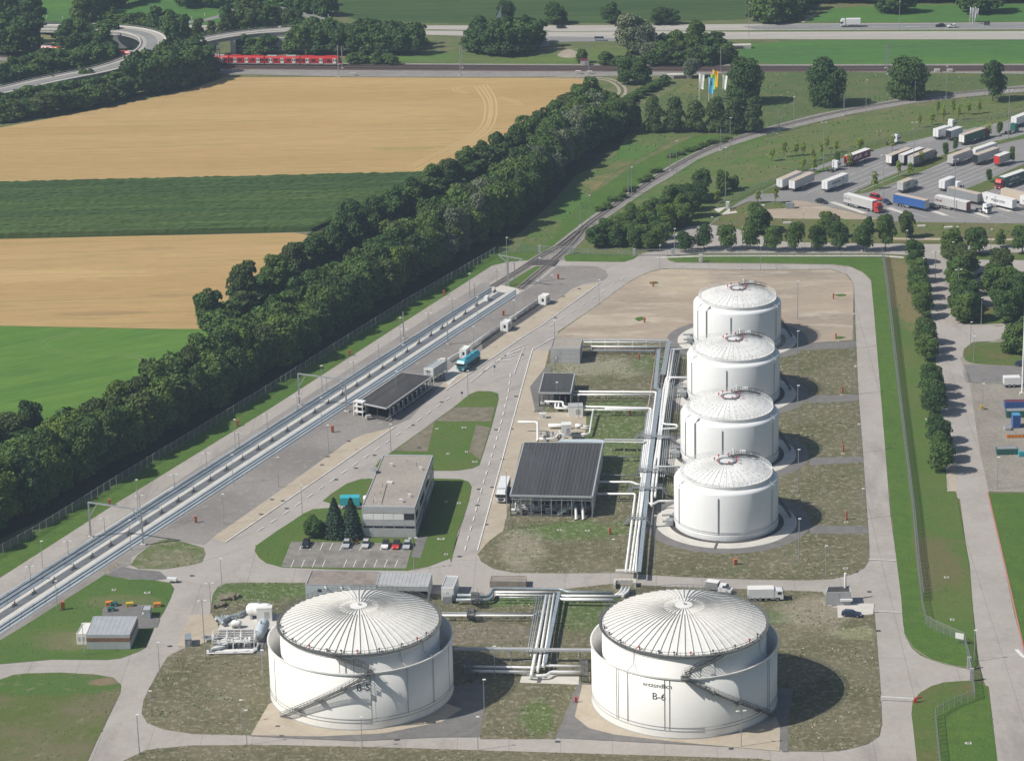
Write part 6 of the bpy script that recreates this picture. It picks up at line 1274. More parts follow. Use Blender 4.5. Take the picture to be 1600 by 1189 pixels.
# ================================================================ POSTS, LAMPS, MASTS
def hgt(top, base):
    """height of an upright whose top and foot were measured"""
    b = G(*base); lo, hi = 0.5, 30
    for _ in range(30):
        mid_ = (lo+hi)/2; v = Vector((b.x, b.y, mid_-CH)); k = v.dot(_f); y = 594.5-CF*v.dot(UV)/k
        if y > top: lo = mid_
        else: hi = mid_
    return b, lo
LAMP = {}
def lamp(label, topy, x, y, n=1, m=None, group=None):
    b, h = hgt(topy, (x, y))
    t = thing('street_lamp', label, 'lamp post', (b.x, b.y, .1), 0 if n == 1 else .15, group)
    if n not in LAMP:
        q = MB(); q.tube([(0, 0, 0), (0, 0, 1)], .10, 7, r2=.055); me = q.mesh('pole', m_steel)
        q = MB(); q.box((0, 0, 0), (.75, .38, .16), 0, 0, .8); LAMP['h'] = q.mesh('lamp_head', m_white); LAMP['p'] = me; LAMP[n] = 1
    o = obj('pole', LAMP['p'], t); o.scale = (1.3 if h > 9 else 1, 1.3 if h > 9 else 1, h)
    if n == 1: obj('lamp_head', LAMP['h'], t, (.15, 0, h-.05))
    else:
        for s_ in (-1, 1): obj('lamp_head', LAMP['h'], t, (s_*.75, 0, h-.05))
        q = MB(); q.bar((-.6, 0, h-.02), (.6, 0, h-.02), .08); q.build('arm', m_steel, t)
    return t
def lamps(rows, fmt, n=1):
    for i, (ty, x, y) in enumerate(rows): lamp(fmt % ORD[i], ty, x, y, n)
lamps([(846, 67, 888), (750, 216, 800), (656, 368, 702), (572, 503.5, 614), (497, 626, 535), (428, 734, 466), (372, 793, 446)], 'single lamp on the verge left of the loading tracks, %s from the near end')
lamps([(885.5, 48, 908), (846.5, 107, 868), (810, 164, 832), (775, 219, 798), (742.6, 273, 765), (709, 323, 732), (678, 374, 701), (648, 418, 671), (620, 465, 643), (591, 511, 612), (566, 553, 588), (540, 592, 561), (515, 632, 536), (490, 670, 510), (467.7, 707, 488), (445, 742, 465), (423, 777, 443)], 'low twin lamp on the track side path, %s from the near end', 2)
lamps([(908, 90, 955), (813, 205, 860), (711, 364.5, 757), (622, 503, 668), (539.5, 630.5, 578), (465, 746, 503)], 'lamp standing between the two loading tracks, %s from the near end')
lamps([(772.5, 350, 820), (715, 435.7, 762), (665, 513.5, 708), (581, 620, 625), (511, 740, 546), (470, 803, 501), (431, 862, 446)], 'lamp along the gravel yard edge, %s from the near end')
lamps([(758.5, 472.5, 806), (663.5, 611, 707), (580, 731.5, 624), (502, 866.5, 528), (438, 936, 475)], 'lamp along the diagonal filling road, %s from the near end')
lamps([(811, 1248, 881), (703, 1247, 771), (603, 1246, 670), (518, 1246, 579), (440, 1246, 500)], 'tall lamp between white tanks and east road, %s from the front')
lamps([(853, 1290, 901), (764, 1347, 812), (663, 1340.5, 708), (573, 1335, 617), (491, 1333, 545)], 'lamp along the edge of the east road, %s from the front')
for a in ((843, 958, 885, 'lamp between pump hall and the nearest white tank rack'), (806, 1024, 880, 'thin lamp left of the nearest white tank'), (736, 793, 828, 'tall lamp at the corner of the pump hall'), (873, 347, 921, 'lamp at the junction left of the workshop building'), (1004, 250, 1058, 'lamp on the road edge right of the grey shed'), (1117, 218, 1179, 'lamp at the lower left road bend'), (1062, 757, 1119, 'lamp between the two cream tanks, behind'), (1120, 747, 1172, 'lamp between the two cream tanks, nearer the road'), (1121, 566, 1170, 'lamp in front of tank B-5'), (975, 132, 1024, 'lamp in front of the grey shed'), (1110, 386, 1164, 'lamp left of tank B-5 by the road'), (1016, 411, 1068, 'lamp just left of tank B-5'), (1094, 377, 1130, 'lamp on the dry grass left of tank B-5'), (985, 1522, 1034, 'white topped lamp beside the small east gate'), (985, 403, 1031, 'lamp beside the metering skid'), (1010, 773, 1060, 'lamp between B-5 shadow and the slanting rack'), (1098, 236, 1062, 'short lamp by the lower left road') if False else (1080, 236, 1118, 'short lamp by the lower left road'), (598, 870, 632, 'lamp at the small dark canopy'), (618, 904, 655, 'thin lamp before the white switch house'), (455, 1246.5, 455, 'x')):
    if a[3] != 'x': lamp(a[3], a[0], a[1], a[2])
lamp('twin lamp at the bend above the metering skid, nearer the road', 912, 330, 958, 2); lamp('twin lamp beside the tan pad left of the metering skid', 939, 321, 1030, 2); lamp('twin lamp at the corner of the office', 841, 647, 891, 2); lamp('twin lamp in front of tank B-6 on the right', 1111, 1158, 1167, 2)
lamps([(340, 1112, 376), (358, 1054, 401), (384, 1031, 421), (385, 1188, 423), (355.6, 1160, 389), (330, 1255, 350), (357, 1214, 378), (342, 1404, 366), (361, 1416, 390), (355, 1495, 372), (343, 1543, 372), (359, 1548, 390)], 'lamp along the entrance road and truck park hedge, %s from the gate')
for a in ((262, 987, 310, 'lamp beside the curved railway nearest the hedge'), (221, 1057, 280, 'lamp beside the curved railway below the lime trees'), (185, 1141, 243, 'lamp by the curved railway in front of the lime row'), (152.7, 1240, 208, 'lamp by the curved railway right of the lime row'), (126, 1353, 181, 'lamp by the curved railway near the big round tree'), (104.5, 1478, 159, 'lamp by the curved railway above the truck lot'), (232, 1133.5, 314, 'tall lamp on the bank between railway and truck lot'), (306, 921, 362, 'lamp by the railway near the crossing'), (404, 843.5, 441, 'lamp at the level crossing'), (105 if False else 3, 1405, 48, 'tall lamp post on the motorway, right of the white lorry'), (5, 1170, 58, 'tall lamp post on the motorway above the meadow corner'), (489, 1533, 548, 'x'), (466, 1533, 508, 'lamp at the car park end beyond the grass island'), (504, 1516, 546, 'lamp on the rounded grass island, left'), (526, 1521, 567, 'lamp on the rounded grass island, right'), (600, 1535, 642, 'lamp standing in the right yard'), (715, 1558, 765, 'lamp at the lower end of the right yard'), (379, 1488, 410, 'lamp among the middle car park trees'), (404, 1442, 445, 'lamp beside the long row of car park trees')):
    if a[3] != 'x': lamp(a[3], a[0], a[1], a[2])
for a in ((192, 1286.5, 268, 'very tall twin lamp at the left of the truck lot'), (192, 1427, 274, 'very tall twin lamp by the three side by side trailers'), (243, 1379.5, 322, 'very tall twin lamp behind the red tractor'), (142, 1575, 219, 'very tall twin lamp at the top right of the lot'), (250, 1491, 332, 'very tall twin lamp by the short white box trailer'), (394, 1461, 440, 'twin lamp over the car park lane, farther'), (422, 1497, 470, 'twin lamp over the car park, nearer')): lamp(a[3], a[0], a[1], a[2], 2)
# the tall mast cut by the right edge
b_, h = hgt(465, (1597, 617)); t = thing('floodlight_mast', 'tall white mast at the right edge of the yard', 'mast', b_); b = MB(); b.tube([(0, 0, 0), (0, 0, h)], .3, 10, r2=.22); b.build('pole', m_white, t); MB().box((0, 0, 0), (1.4, 1.4, .8)).build('base', m_light, t)
# catenary masts
def mast(label, topy, x, y, arms=1, z0=0, side=1):
    b_, h = hgt(topy, (x, y)); t = thing('catenary_mast', label, 'mast', b_); b = MB(); b.bar((0, 0, 0), (0, 0, h), .32); b.build('pole', m_steel, t); MB().box((0, 0, 0), (.9, .9, .5)).build('footing', m_light, t)
    if arms:
        b = MB(); b.bar((0, 0, h-.6), (side*2.4, .8, h-.9), .09); b.bar((0, 0, h-2.2), (side*2.4, .8, h-.9), .08); b.bar((side*2.4, .8, h-.9), (side*2.8, .9, h-2.2), .07); b.build('bracket_arm', m_steel, t)
    return t
for i, (ty, x, y) in enumerate([(72, 341, 116), (68, 344.5, 112), (71, 529, 121), (74, 535, 108), (73, 719, 118), (76, 722.5, 108), (68, 920, 115), (75, 1126, 115), (68, 1387, 117), (71, 1384, 108)]):
    mast('catenary mast on the main railway ' + ('at the flyover, taller', 'at the flyover, shorter', 'at the train front, nearer', 'at the train front, farther', 'before the wide tree clump, nearer', 'before the wide tree clump, farther', 'beside the small signal hut', 'above the flag poles', 'behind the middle round tree, nearer', 'behind the middle round tree, farther')[i], ty, x, y, 1, side=1)
    if i in (0, 2, 4, 6, 7, 8): pass
for i, (ty, x, y) in enumerate([(320, 907, 354), (265, 981.5, 304), (235, 1047, 268), (202, 1126, 236), (172, 1217, 205), (148, 1318.5, 181), (127, 1429.5, 159)]): mast('catenary mast beside the curved railway, %s from the gate' % ORD[i], ty, x, y)
b_, h = hgt(68, (920, 115)); 
def wire(a, c, label):
    b = MB(); b.tube([a, a.lerp(c, .33)-Vector((0, 0, .3)), a.lerp(c, .66)-Vector((0, 0, .3)), c], .03, 4); tag(b.build('catenary_wire', m_dsteel), label, 'wire')
ms = [hgt(t_, (x, y)) for t_, x, y in ((72, 341, 116), (71, 529, 121), (73, 719, 118), (68, 920, 115), (75, 1126, 115), (68, 1387, 117), (60, 1640, 116))]
nmw = ('between flyover and train front', 'past the wheat field', 'beyond the wheat field to the signal hut', 'from the signal hut to the flags', 'from the flags past two round trees', 'at the right end of the railway')
for i in range(len(ms)-1):
    for dz, w_ in ((.8, 'upper'), (2.3, 'lower')): wire(ms[i][0]+Vector((0, 3, ms[i][1]-dz)), ms[i+1][0]+Vector((0, 3, ms[i+1][1]-dz)), '%s overhead wire of the main railway %s' % (w_, nmw[i]))
# portals over the loading tracks
def portal(label, l, r):
    (lt, lx, ly), (rt, rx, ry) = l, r; a, ha = hgt(lt, (lx, ly)); c, hc = hgt(rt, (rx, ry)); h = (ha+hc)/2; t = thing('track_portal', label, 'portal')
    for p in (a, c): b = MB(); b.bar((p.x, p.y, 0), (p.x, p.y, h), .42); b.build('post', m_steel, t); q = MB(); q.box((p.x, p.y, .1), (1.3, 1.3, .35)); q.build('footing', m_light, t)
    b = MB(); b.bar((a.x, a.y, h), (c.x, c.y, h), .34); b.build('beam', m_steel, t); d = (c-a)
    for p, s_ in ((a, 1), (c, -1)): b = MB(); q = p+d*.17*s_; b.bar((p.x, p.y, h-4), (q.x, q.y, h), .16); b.build('brace', m_steel, t)
portal('near grey portal spanning the loading tracks', (785, 142, 840), (796, 224, 852)); portal('grey portal spanning the loading tracks left of the loading canopy', (584, 468, 634), (593.4, 541.7, 644))
for a in ((487.5, 631, 530, 'upright steel track post on the path side, halfway'), (503, 700, 539, 'upright steel track post between tracks and yard, halfway')): mast(a[3], a[0], a[1], a[2], 0)
a, h = hgt(404, (794.6, 448)); t = thing('track_portal', 'grey T shaped mast with slanting arms at the head of the loading tracks', 'mast', a); b = MB(); b.bar((0, 0, 0), (0, 0, h), .4); b.build('pole', m_steel, t); b = MB(); b.bar((-3, 3, h+.4), (4.6, -2, h+.2), .28); b.bar((-3, 3, h+.4), (0, 0, h-1.6), .18); b.bar((4.6, -2, h+.2), (1, 0, h-2), .18); b.build('arm', m_steel, t); b = MB(); b.bar((2, .8, 0), (2, .8, h), .24); b.build('second_pole', m_steel, t)

# ================================================================ FENCES, GATES
def fence(label, pts, h=2.5, step=3.0, m=None):
    P = line(pts); t = thing('chain_link_fence', label, 'fence'); b = MB()
    for i in range(len(P)-1): a, c = P[i], P[i+1]; b.quad((a.x, a.y, .05), (c.x, c.y, .05), (c.x, c.y, h), (a.x, a.y, h))
    b.build('wire_mesh', m_fence, t)
    me = MB().box((0, 0, 0), (.10, .10, h)).bar((0, 0, h), (.25, .1, h+.4), .07).mesh('post', m_steel)
    for p, a in along(P, step): obj('post', me, t, (p.x, p.y, .05), a-pi/2)
    b = MB()
    for i in range(len(P)-1): b.bar((P[i].x, P[i].y, h), (P[i+1].x, P[i+1].y, h), .06)
    b.build('top_rail', m_steel, t)
    return t
fence('long chain link fence along the dark side of the tree belt', [(-30, 884), (60, 834), (184, 757), (300, 687), (420, 614), (540, 538), (640, 476), (720, 430), (775, 398)])
fence('double chain link fence down the grass east of the perimeter road', [(1378, 401), (1385, 450), (1395, 540), (1404, 620), (1415, 710), (1426, 800), (1433, 880), (1440, 946), (1446, 976), (1460, 984), (1506, 1004)], step=2.2)
fence('inner line of the double fence east of the perimeter road', [(1381, 404), (1388, 455), (1398, 545), (1407, 625), (1418, 715), (1429, 805), (1436, 880), (1443, 940)], step=2.2)
fence('fence leaning away below the east gate', [(1523, 1094), (1490, 1106), (1461, 1122), (1464, 1160), (1470, 1215)], step=2)
fence('short fence run above the east gate', [(1506, 1004), (1512, 1028), (1517, 1047)], step=1.5)
fence('short fence run below the east gate', [(1518, 1064), (1521, 1080), (1523, 1094)], step=1.5)
fence('fence along the entrance road north of the sandy ground', [(1056, 400), (1200, 402.5), (1378, 403)], 2.2, 3)
fence('fence between the railway gate and the truck gate', [(878, 397), (920, 399), (985, 400)], 2.2, 3); fence('fence from the tree belt to the railway gate', [(780, 397), (810, 396), (843, 395)], 2.2, 3)
fence('fence across the yard beside the paver lot', [(1505, 585), (1510, 598), (1530, 600), (1590, 601)], 1.6, 2); fence('fence on the bank above the truck lot', [(1120, 326), (1180, 298), (1300, 248), (1400, 217), (1500, 196), (1640, 172)], 1.8, 5)
def gate(label, A_, B_, h=2.2, lv=10):
    a, c = G(*A_), G(*B_); t = thing('sliding_gate', label, 'gate'); b = MB(); 
    for zz in (.2, h): b.bar((a.x, a.y, zz), (c.x, c.y, zz), .14)
    b.build('frame', m_steel, t)
    for i in range(16): p = a.lerp(c, i/15); q = MB(); q.bar((p.x, p.y, .2), (p.x, p.y, h), .09); q.build('bar', m_steel, t)
    for p in (a, c): q = MB(); q.box((p.x, p.y, 0), (.9, .5, h+.3)); q.build('gate_post', m_grey2, t)
gate('grey sliding gate across the entrance road', (991, 400), (1051, 400)); gate('grey gate across the railway tracks', (843, 395), (894, 396.5)); gate('white sliding gate frame at the east side road', (1514, 1046), (1518, 1064), 2.8)
p = G(1499, 1006); t = thing('notice_board', 'white notice board on the fence above the east gate', 'sign', p, -.5); MB().box((0, 0, 1.3), (2.0, .08, 1.4)).build('board', m_white, t); 
for x in (-.8, .8): MB().bar((x, .1, 0), (x, .1, 2.6), .08).build('post', m_steel, t)
p = G(1377, 1095); q = G(1430, 1098); t = thing('barrier_arm', 'white and red barrier pole across the perimeter road', 'barrier', p); d = q-p; MB().bar((0, 0, 1.1), (d.x, d.y, 1.1), .16).build('arm', m_white, t); MB().box((d.x, d.y, 0), (.6, .5, 1.2)).build('stand', m_redp, t); MB().box((d.x+.8, d.y+.3, 1.0), (1.4, .25, .25), .4).build('counterweight', m_redp, t); MB().bar((0, 0, 0), (0, 0, 1.1), .2).build('rest', m_white, t)
boxthing('gate_cabinet', 'pale pillar cabinet beside the grey entrance gate', 'cabinet', 1095, 410, (1.2, 1.0, 2.4), m_light); boxthing('gate_cabinet', 'small white pay booth at the truck park entrance', 'booth', 1137, 327, (1.2, 1.0, 2.4), m_white); boxthing('gate_cabinet', 'grey container on the sandy corner of the truck lot', 'container', 1234.5, 326, (2.8, 1.6, 1.8), m_gpipe)
p = G(1129, 327)
for x, y, lb in ((1189, 323, 'concrete slab bench on the park lawn, left'), (1230, 350, 'concrete slab bench on the park lawn, middle'), (1440, 355, 'concrete block group below the truck lot'), (1482, 357, 'concrete slab below the truck lot, right')):
    p = G(x, y); b = MB(); b.box((0, 0, 0), (2.6, 1.2, .5)); tag(b.build('concrete_block', m_light, loc=(p.x, p.y, .1)), lb, 'slab')
for i in range(4):
    p = G(164+i*6.3, 897-i*4.6); t = thing('bollard', 'yellow bollard beside the lowest loading track, %s from the grass corner' % ORD[i], 'bollard', (p.x, p.y, .1)); MB().tube([(0, 0, 0), (0, 0, 1.0)], .1, 8).build('pole', PA['yellow'], t)
for x, y, lb in ((722, 624, 'blue and white road sign on the grass tip by the filling road'), (773, 583, 'low blue barrier sign lying between the two roads')): p = G(x, y); t = thing('road_sign', lb, 'sign', (p.x, p.y, .1), .3); MB().bar((0, 0, 0), (0, 0, 1.8), .08).build('post', m_steel, t); MB().tube([(0, -.05, 1.9), (0, -.01, 1.9)], .35, 12).build('disc', PA['blue'], t)

# flags
def flag(label, topy, x, y, m, w=1.9, fh=6.2, ph=0, extra=None):
    b_, h = hgt(topy, (x, y)); t = thing('flag_pole', label, 'flag', b_, radians(-35)); MB().tube([(0, 0, 0), (0, 0, h)], .12, 8).build('pole', m_white, t); b = MB(); nx, nz = 6, 8
    for j in range(nz+1):
        for i in range(nx+1): u, v_ = i/nx, j/nz; b.v.append((.1+w*u*(1-.25*v_*(ph)), -.35*sin(u*5+v_*2+ph), h-.2-fh*v_-.5*u*(1-v_)))
    for j in range(nz):
        for i in range(nx): k = j*(nx+1)+i; b.f.append([k, k+1, k+nx+2, k+nx+1]); b.mi.append(0)
    o = b.build('flag_cloth', m, t, smooth=True)
    if extra:
        c = MB(); 
        for (u0_, u1_, v0_, v1_) in extra: c.box((.1+w*(u0_+u1_)/2, -.45, h-.2-fh*v1_), (w*(u1_-u0_), .04, fh*(v1_-v0_)))
        c.build('flag_print', m_grey2, t)
flag('white flag with grey print, leftmost of the flag poles', 114, 1092.5, 157, m_white, 2.2, 6.4, .4, [(.45, .6, .35, .8)]); flag('light blue flag in front of the flag group', 120, 1107.7, 161, paint('flag_blue', (.12, .48, .8), .7), 2.0, 6.6, .1, [(.2, .35, .2, .4)]); flag('green flag in the middle of the flag group', 115, 1111, 157, paint('flag_green', (.35, .62, .06), .7), 2.0, 6.2, .2); flag('orange yellow flag highest of the flag group', 108.5, 1114, 152, paint('flag_orange', (.85, .42, .02), .7), 2.2, 7.0, .2); flag('white flag rightmost of the flag poles', 116, 1129.5, 160, m_white, 2.0, 6.2, 1.2)
for i, (x, y) in enumerate(((1515.5, 35.5), (1519.5, 38), (1523, 35))): flag('grey white flag beside the motorway, %s of three' % ('left', 'middle', 'right')[i], 11+i % 2, x, y, m_grey2, 1.6, 4.6, .3*i)
b_, h = hgt(13, (779, 42)); t = thing('sail_sculpture', 'grey sail shaped sculpture above the wide tree clump', 'sculpture', b_); b = MB(); b.add([(-1.6, 0, 0), (1.6, .3, 0), (1.2, .3, h), (-1.4, -.4, h*.3), (-.6, -.7, h*.6)], [(0, 1, 2, 4, 3)]); b.add([(-1.6, .8, 0), (1.6, .6, 0), (1.2, .3, h)], [(0, 2, 1)]); b.build('sail', m_blue, t); MB().tube([(1.2, .3, 0), (1.2, .3, h+.8)], .12, 6).build('mast', m_steel, t)
t = thing('signal_hut', 'small signal hut with red roof beside the main railway', 'hut', G(913, 102.5)); MB().box((0, 0, 0), (3, 2.2, 2.4)).build('wall', m_light, t); MB().box((0, 0, 2.4), (3.2, 2.4, .3)).build('roof', PA['darkred'], t); MB().box((.5, -1.15, .2), (.8, .06, 1.8)).build('door', m_grey, t)
for i, (x, y) in enumerate(((903.5, 116), (921, 116.5), (552, 119), (1464, 113.5), (1484, 113.5))): boxthing('trackside_box', 'pale trackside box below the main railway ' + ('left of the signal hut mast', 'at the foot of the signal hut mast', 'near the train front', 'right of the middle round tree, left one', 'right of the middle round tree, right one')[i], 'cabinet', x, y, (2.2, 1.2, 1.1), m_light)
t = thing('billboard', 'dark roadside sign panel beside the motorway', 'sign', G(1542, 42)); MB().box((0, 0, .6), (2.6, .1, 1.9)).build('panel', m_dsteel, t)
for x in (-1, 1): MB().bar((x, 0.1, 0), (x, .1, 2.4), .12).build('post', m_steel, t)
for i in range(14):
    x = 20+i*0
pts_ = [(73, 29), (98, 31), (285, 30), (300, 31), (320, 26), (345, 16), (490, 23), (513, 28)]
for i, (x, y) in enumerate(pts_): p = G(x, y); t = thing('marker_post', 'white roadside marker post by the country roads, top left', 'marker post', p, 0, 'marker posts of the country roads'); MB().box((0, 0, 0), (.3, .2, 1.5)).build('post', m_white, t)

# small motorway underpass slabs
for lb, x, y, w in (('concrete culvert head under the main railway', 1062, 122, 10), ('pale bridge deck over the ditch beyond the railway', 1148, 76, 14)):
    p = G(x, y); t = thing('culvert', lb, 'culvert', p); MB().box((0, 0, 0), (w, 3, 1.6)).build('deck', m_light, t); MB().box((0, -1.6, 0), (w*.5, .3, 1.2)).build('painted_dark_mouth', m_dark, t); MB().bar((-w/2, -1.4, 2.4), (w/2, -1.4, 2.4), .1).build('railing', m_steel, t)  # culvert mouth is a solid dark block, its inner shade painted on

# ================================================================ FLYOVERS
def flyover(name, label, pts, w, piers, par=.9):
    """pts = px, py, deck height"""
    P = [G(x, y, z) for x, y, z in pts]; Q = P
    for _ in range(3):
        q = [Q[0]]
        for i in range(len(Q)-1): q += [Q[i].lerp(Q[i+1], .25), Q[i].lerp(Q[i+1], .75)]
        Q = q+[Q[-1]]
    t = thing(name, label, 'flyover'); xy = [(p.x, p.y) for p in Q]; z = [p.z for p in Q]
    def rib(off, w_, z0, z1, m, nm, root=t):
        b = MB(); N = len(Q); L_ = []
        for i in range(N):
            d = (Q[min(i+1, N-1)]-Q[max(i-1, 0)]); d.z = 0; d.normalize(); n = Vector((-d.y, d.x, 0)); L_.append([(Q[i]+n*(off+s_*w_/2)+Vector((0, 0, zz))) for s_, zz in ((-1, z0), (1, z0), (1, z1), (-1, z1))])
        for i in range(N-1):
            for k in range(4): a, c = L_[i], L_[i+1]; b.quad(a[k], c[k], c[(k+1) % 4], a[(k+1) % 4])
        b.quad(*L_[0]); b.quad(*L_[-1][::-1]); b.build(nm, m, root)
    rib(0, w, -1.3, -.02, m_grey2, 'deck'); rib(0, w-1.6, -.02, .04, m_mway, 'carriageway')
    if w > 10: rib(.6, 4.6, .04, .06, m_mway2, 'asphalt_lane')
    for s_ in (-1, 1): rib(s_*(w/2-.25), .5, -.9, .35, m_light, 'parapet'); rib(s_*(w/2-.25), .1, .9, 1.05, m_steel, 'guard_rail')
    for (x, y, zt, d) in piers: p = G(x, y); b = MB(); b.box((p.x, p.y, 0), (d, 1.6, zt)); b.build('pier', m_grey2, t)
flyover('flyover', 'curved loop flyover on the upper left crossing above the red train', [(-60, 150, 4.2), (0, 143.5, 4.5), (49, 131.5, 5.0), (104, 120, 5.8), (154, 111, 6.5), (195, 99, 7.2), (225, 86, 8), (241, 71, 8), (238, 58, 8), (222, 51.5, 7.8), (200, 47, 7.0), (170, 44.5, 6.0), (130, 43.5, 4.5), (60, 43, 1.5)], 11.5, [(195, 75, 6, 12)])
flyover('flyover', 'gently arched flyover rising right over the railway to the trees', [(236, 89, 7.4), (253, 82, 7.6), (297, 68, 8), (337.5, 59, 8), (386, 52, 8), (430, 48.5, 8), (480, 46, 8), (540, 43, 6), (600, 42, 3)], 8.5, [(365, 87, 6.6, 2.2), (323, 87, 6.6, 2.2), (437, 82, 6.4, 15)])

# ================================================================ TRAIN
def make_train(x_front, label, group=None):
    t = thing('commuter_train', label, 'train', (0, 0, 0)); Rz = .75
    cars_ = [(18, True), (15.5, False), (15.5, False), (18, True)]
    # walk along the far track from the front towards the left
    P = [q[0] for q in along([Vector((p.x, p.y, 0)) for p in far_track], 1.5)]; idx = 0; best = min(range(len(P)), key=lambda i: abs(P[i].x-x_front)); 
    def at(s_):
        acc = 0; i = best; 
        while i > 0:
            d = (P[i-1]-P[i]); l = d.length
            if acc+l >= s_: return P[i]+d*((s_-acc)/l)
            acc += l; i -= 1
        return P[0]
    s0 = 0
    me = {}
    for k, (L_, cabend) in enumerate(cars_):
        a, c = at(s0), at(s0+L_); s0 += L_; m_ = (a+c)/2; d = a-c; rz = atan2(d.y, d.x); l = L_-.5
        e = obj('carriage', None, t, (m_.x, m_.y, .3), rz)
        b = MB(); f = (1 if k == 0 else -1) if cabend else 0
        prof = [(-1.4, .95), (-1.45, 2.0), (-1.4, 3.3), (-1.0, 3.8), (1.0, 3.8), (1.4, 3.3), (1.45, 2.0), (1.4, .95)]; n = 8
        for x in (-l/2, l/2):
            for (y, z) in prof:
                tip = (x*f > 0); b.v.append((x-(f*1.4*(z-.95)/2.85 if tip else 0), y*(.85 if tip else 1), z))
        b.f += [[i, (i+1) % n, n+(i+1) % n, n+i][::-1] for i in range(n)]+[list(range(n)), list(range(n, 2*n))[::-1]]; b.mi += [0]*(n+2); b.build('car_body', PA['red'], e)
        MB().box((0, 0, .55), (l, 2.7, .45)).build('underframe', m_grey2, e); MB().box((0, 0, .1), (l*.9, 2.0, .5)).build('bogie', m_dsteel, e)
        for s_ in (-1, 1):
            nd = 3
            for j in range(nd):
                x = -l/2+l*(j+.5)/nd; q = MB(); q.box((x, s_*1.46, .95), (1.5, .05, 2.2)); q.build('door', m_white, e)
                for dx in (-.38, .38): q = MB(); q.box((x+dx, s_*1.49, 1.9), (.42, .04, .95)); q.build('door_window', m_glass, e)
            for j in range(nd*2+2):
                x = -l/2+l*(j+.5)/(nd*2+2)
                if min(abs(x-(-l/2+l*(i_+.5)/nd)) for i_ in range(nd)) > 1.2: q = MB(); q.box((x, s_*1.46, 1.95), (1.5, .05, .85)); q.build('window', m_glass, e)
        for x in (-l*.3, l*.25): q = MB(); q.box((x, 0, 3.8), (l*.28, 1.5, .28)); q.build('roof_unit', m_grey2 if k % 2 else PA['red'], e)
        if f: q = MB(); q.box((f*(l/2-.6), 0, 2.1), (.3, 2.1, .9)); q.build('windscreen', m_glass, e)
    return t
xf = G(535, 102.5).x
make_train(xf, 'red commuter train passing under the flyover'); make_train(xf-70, 'second red train unit coupled behind, mostly hidden by trees')
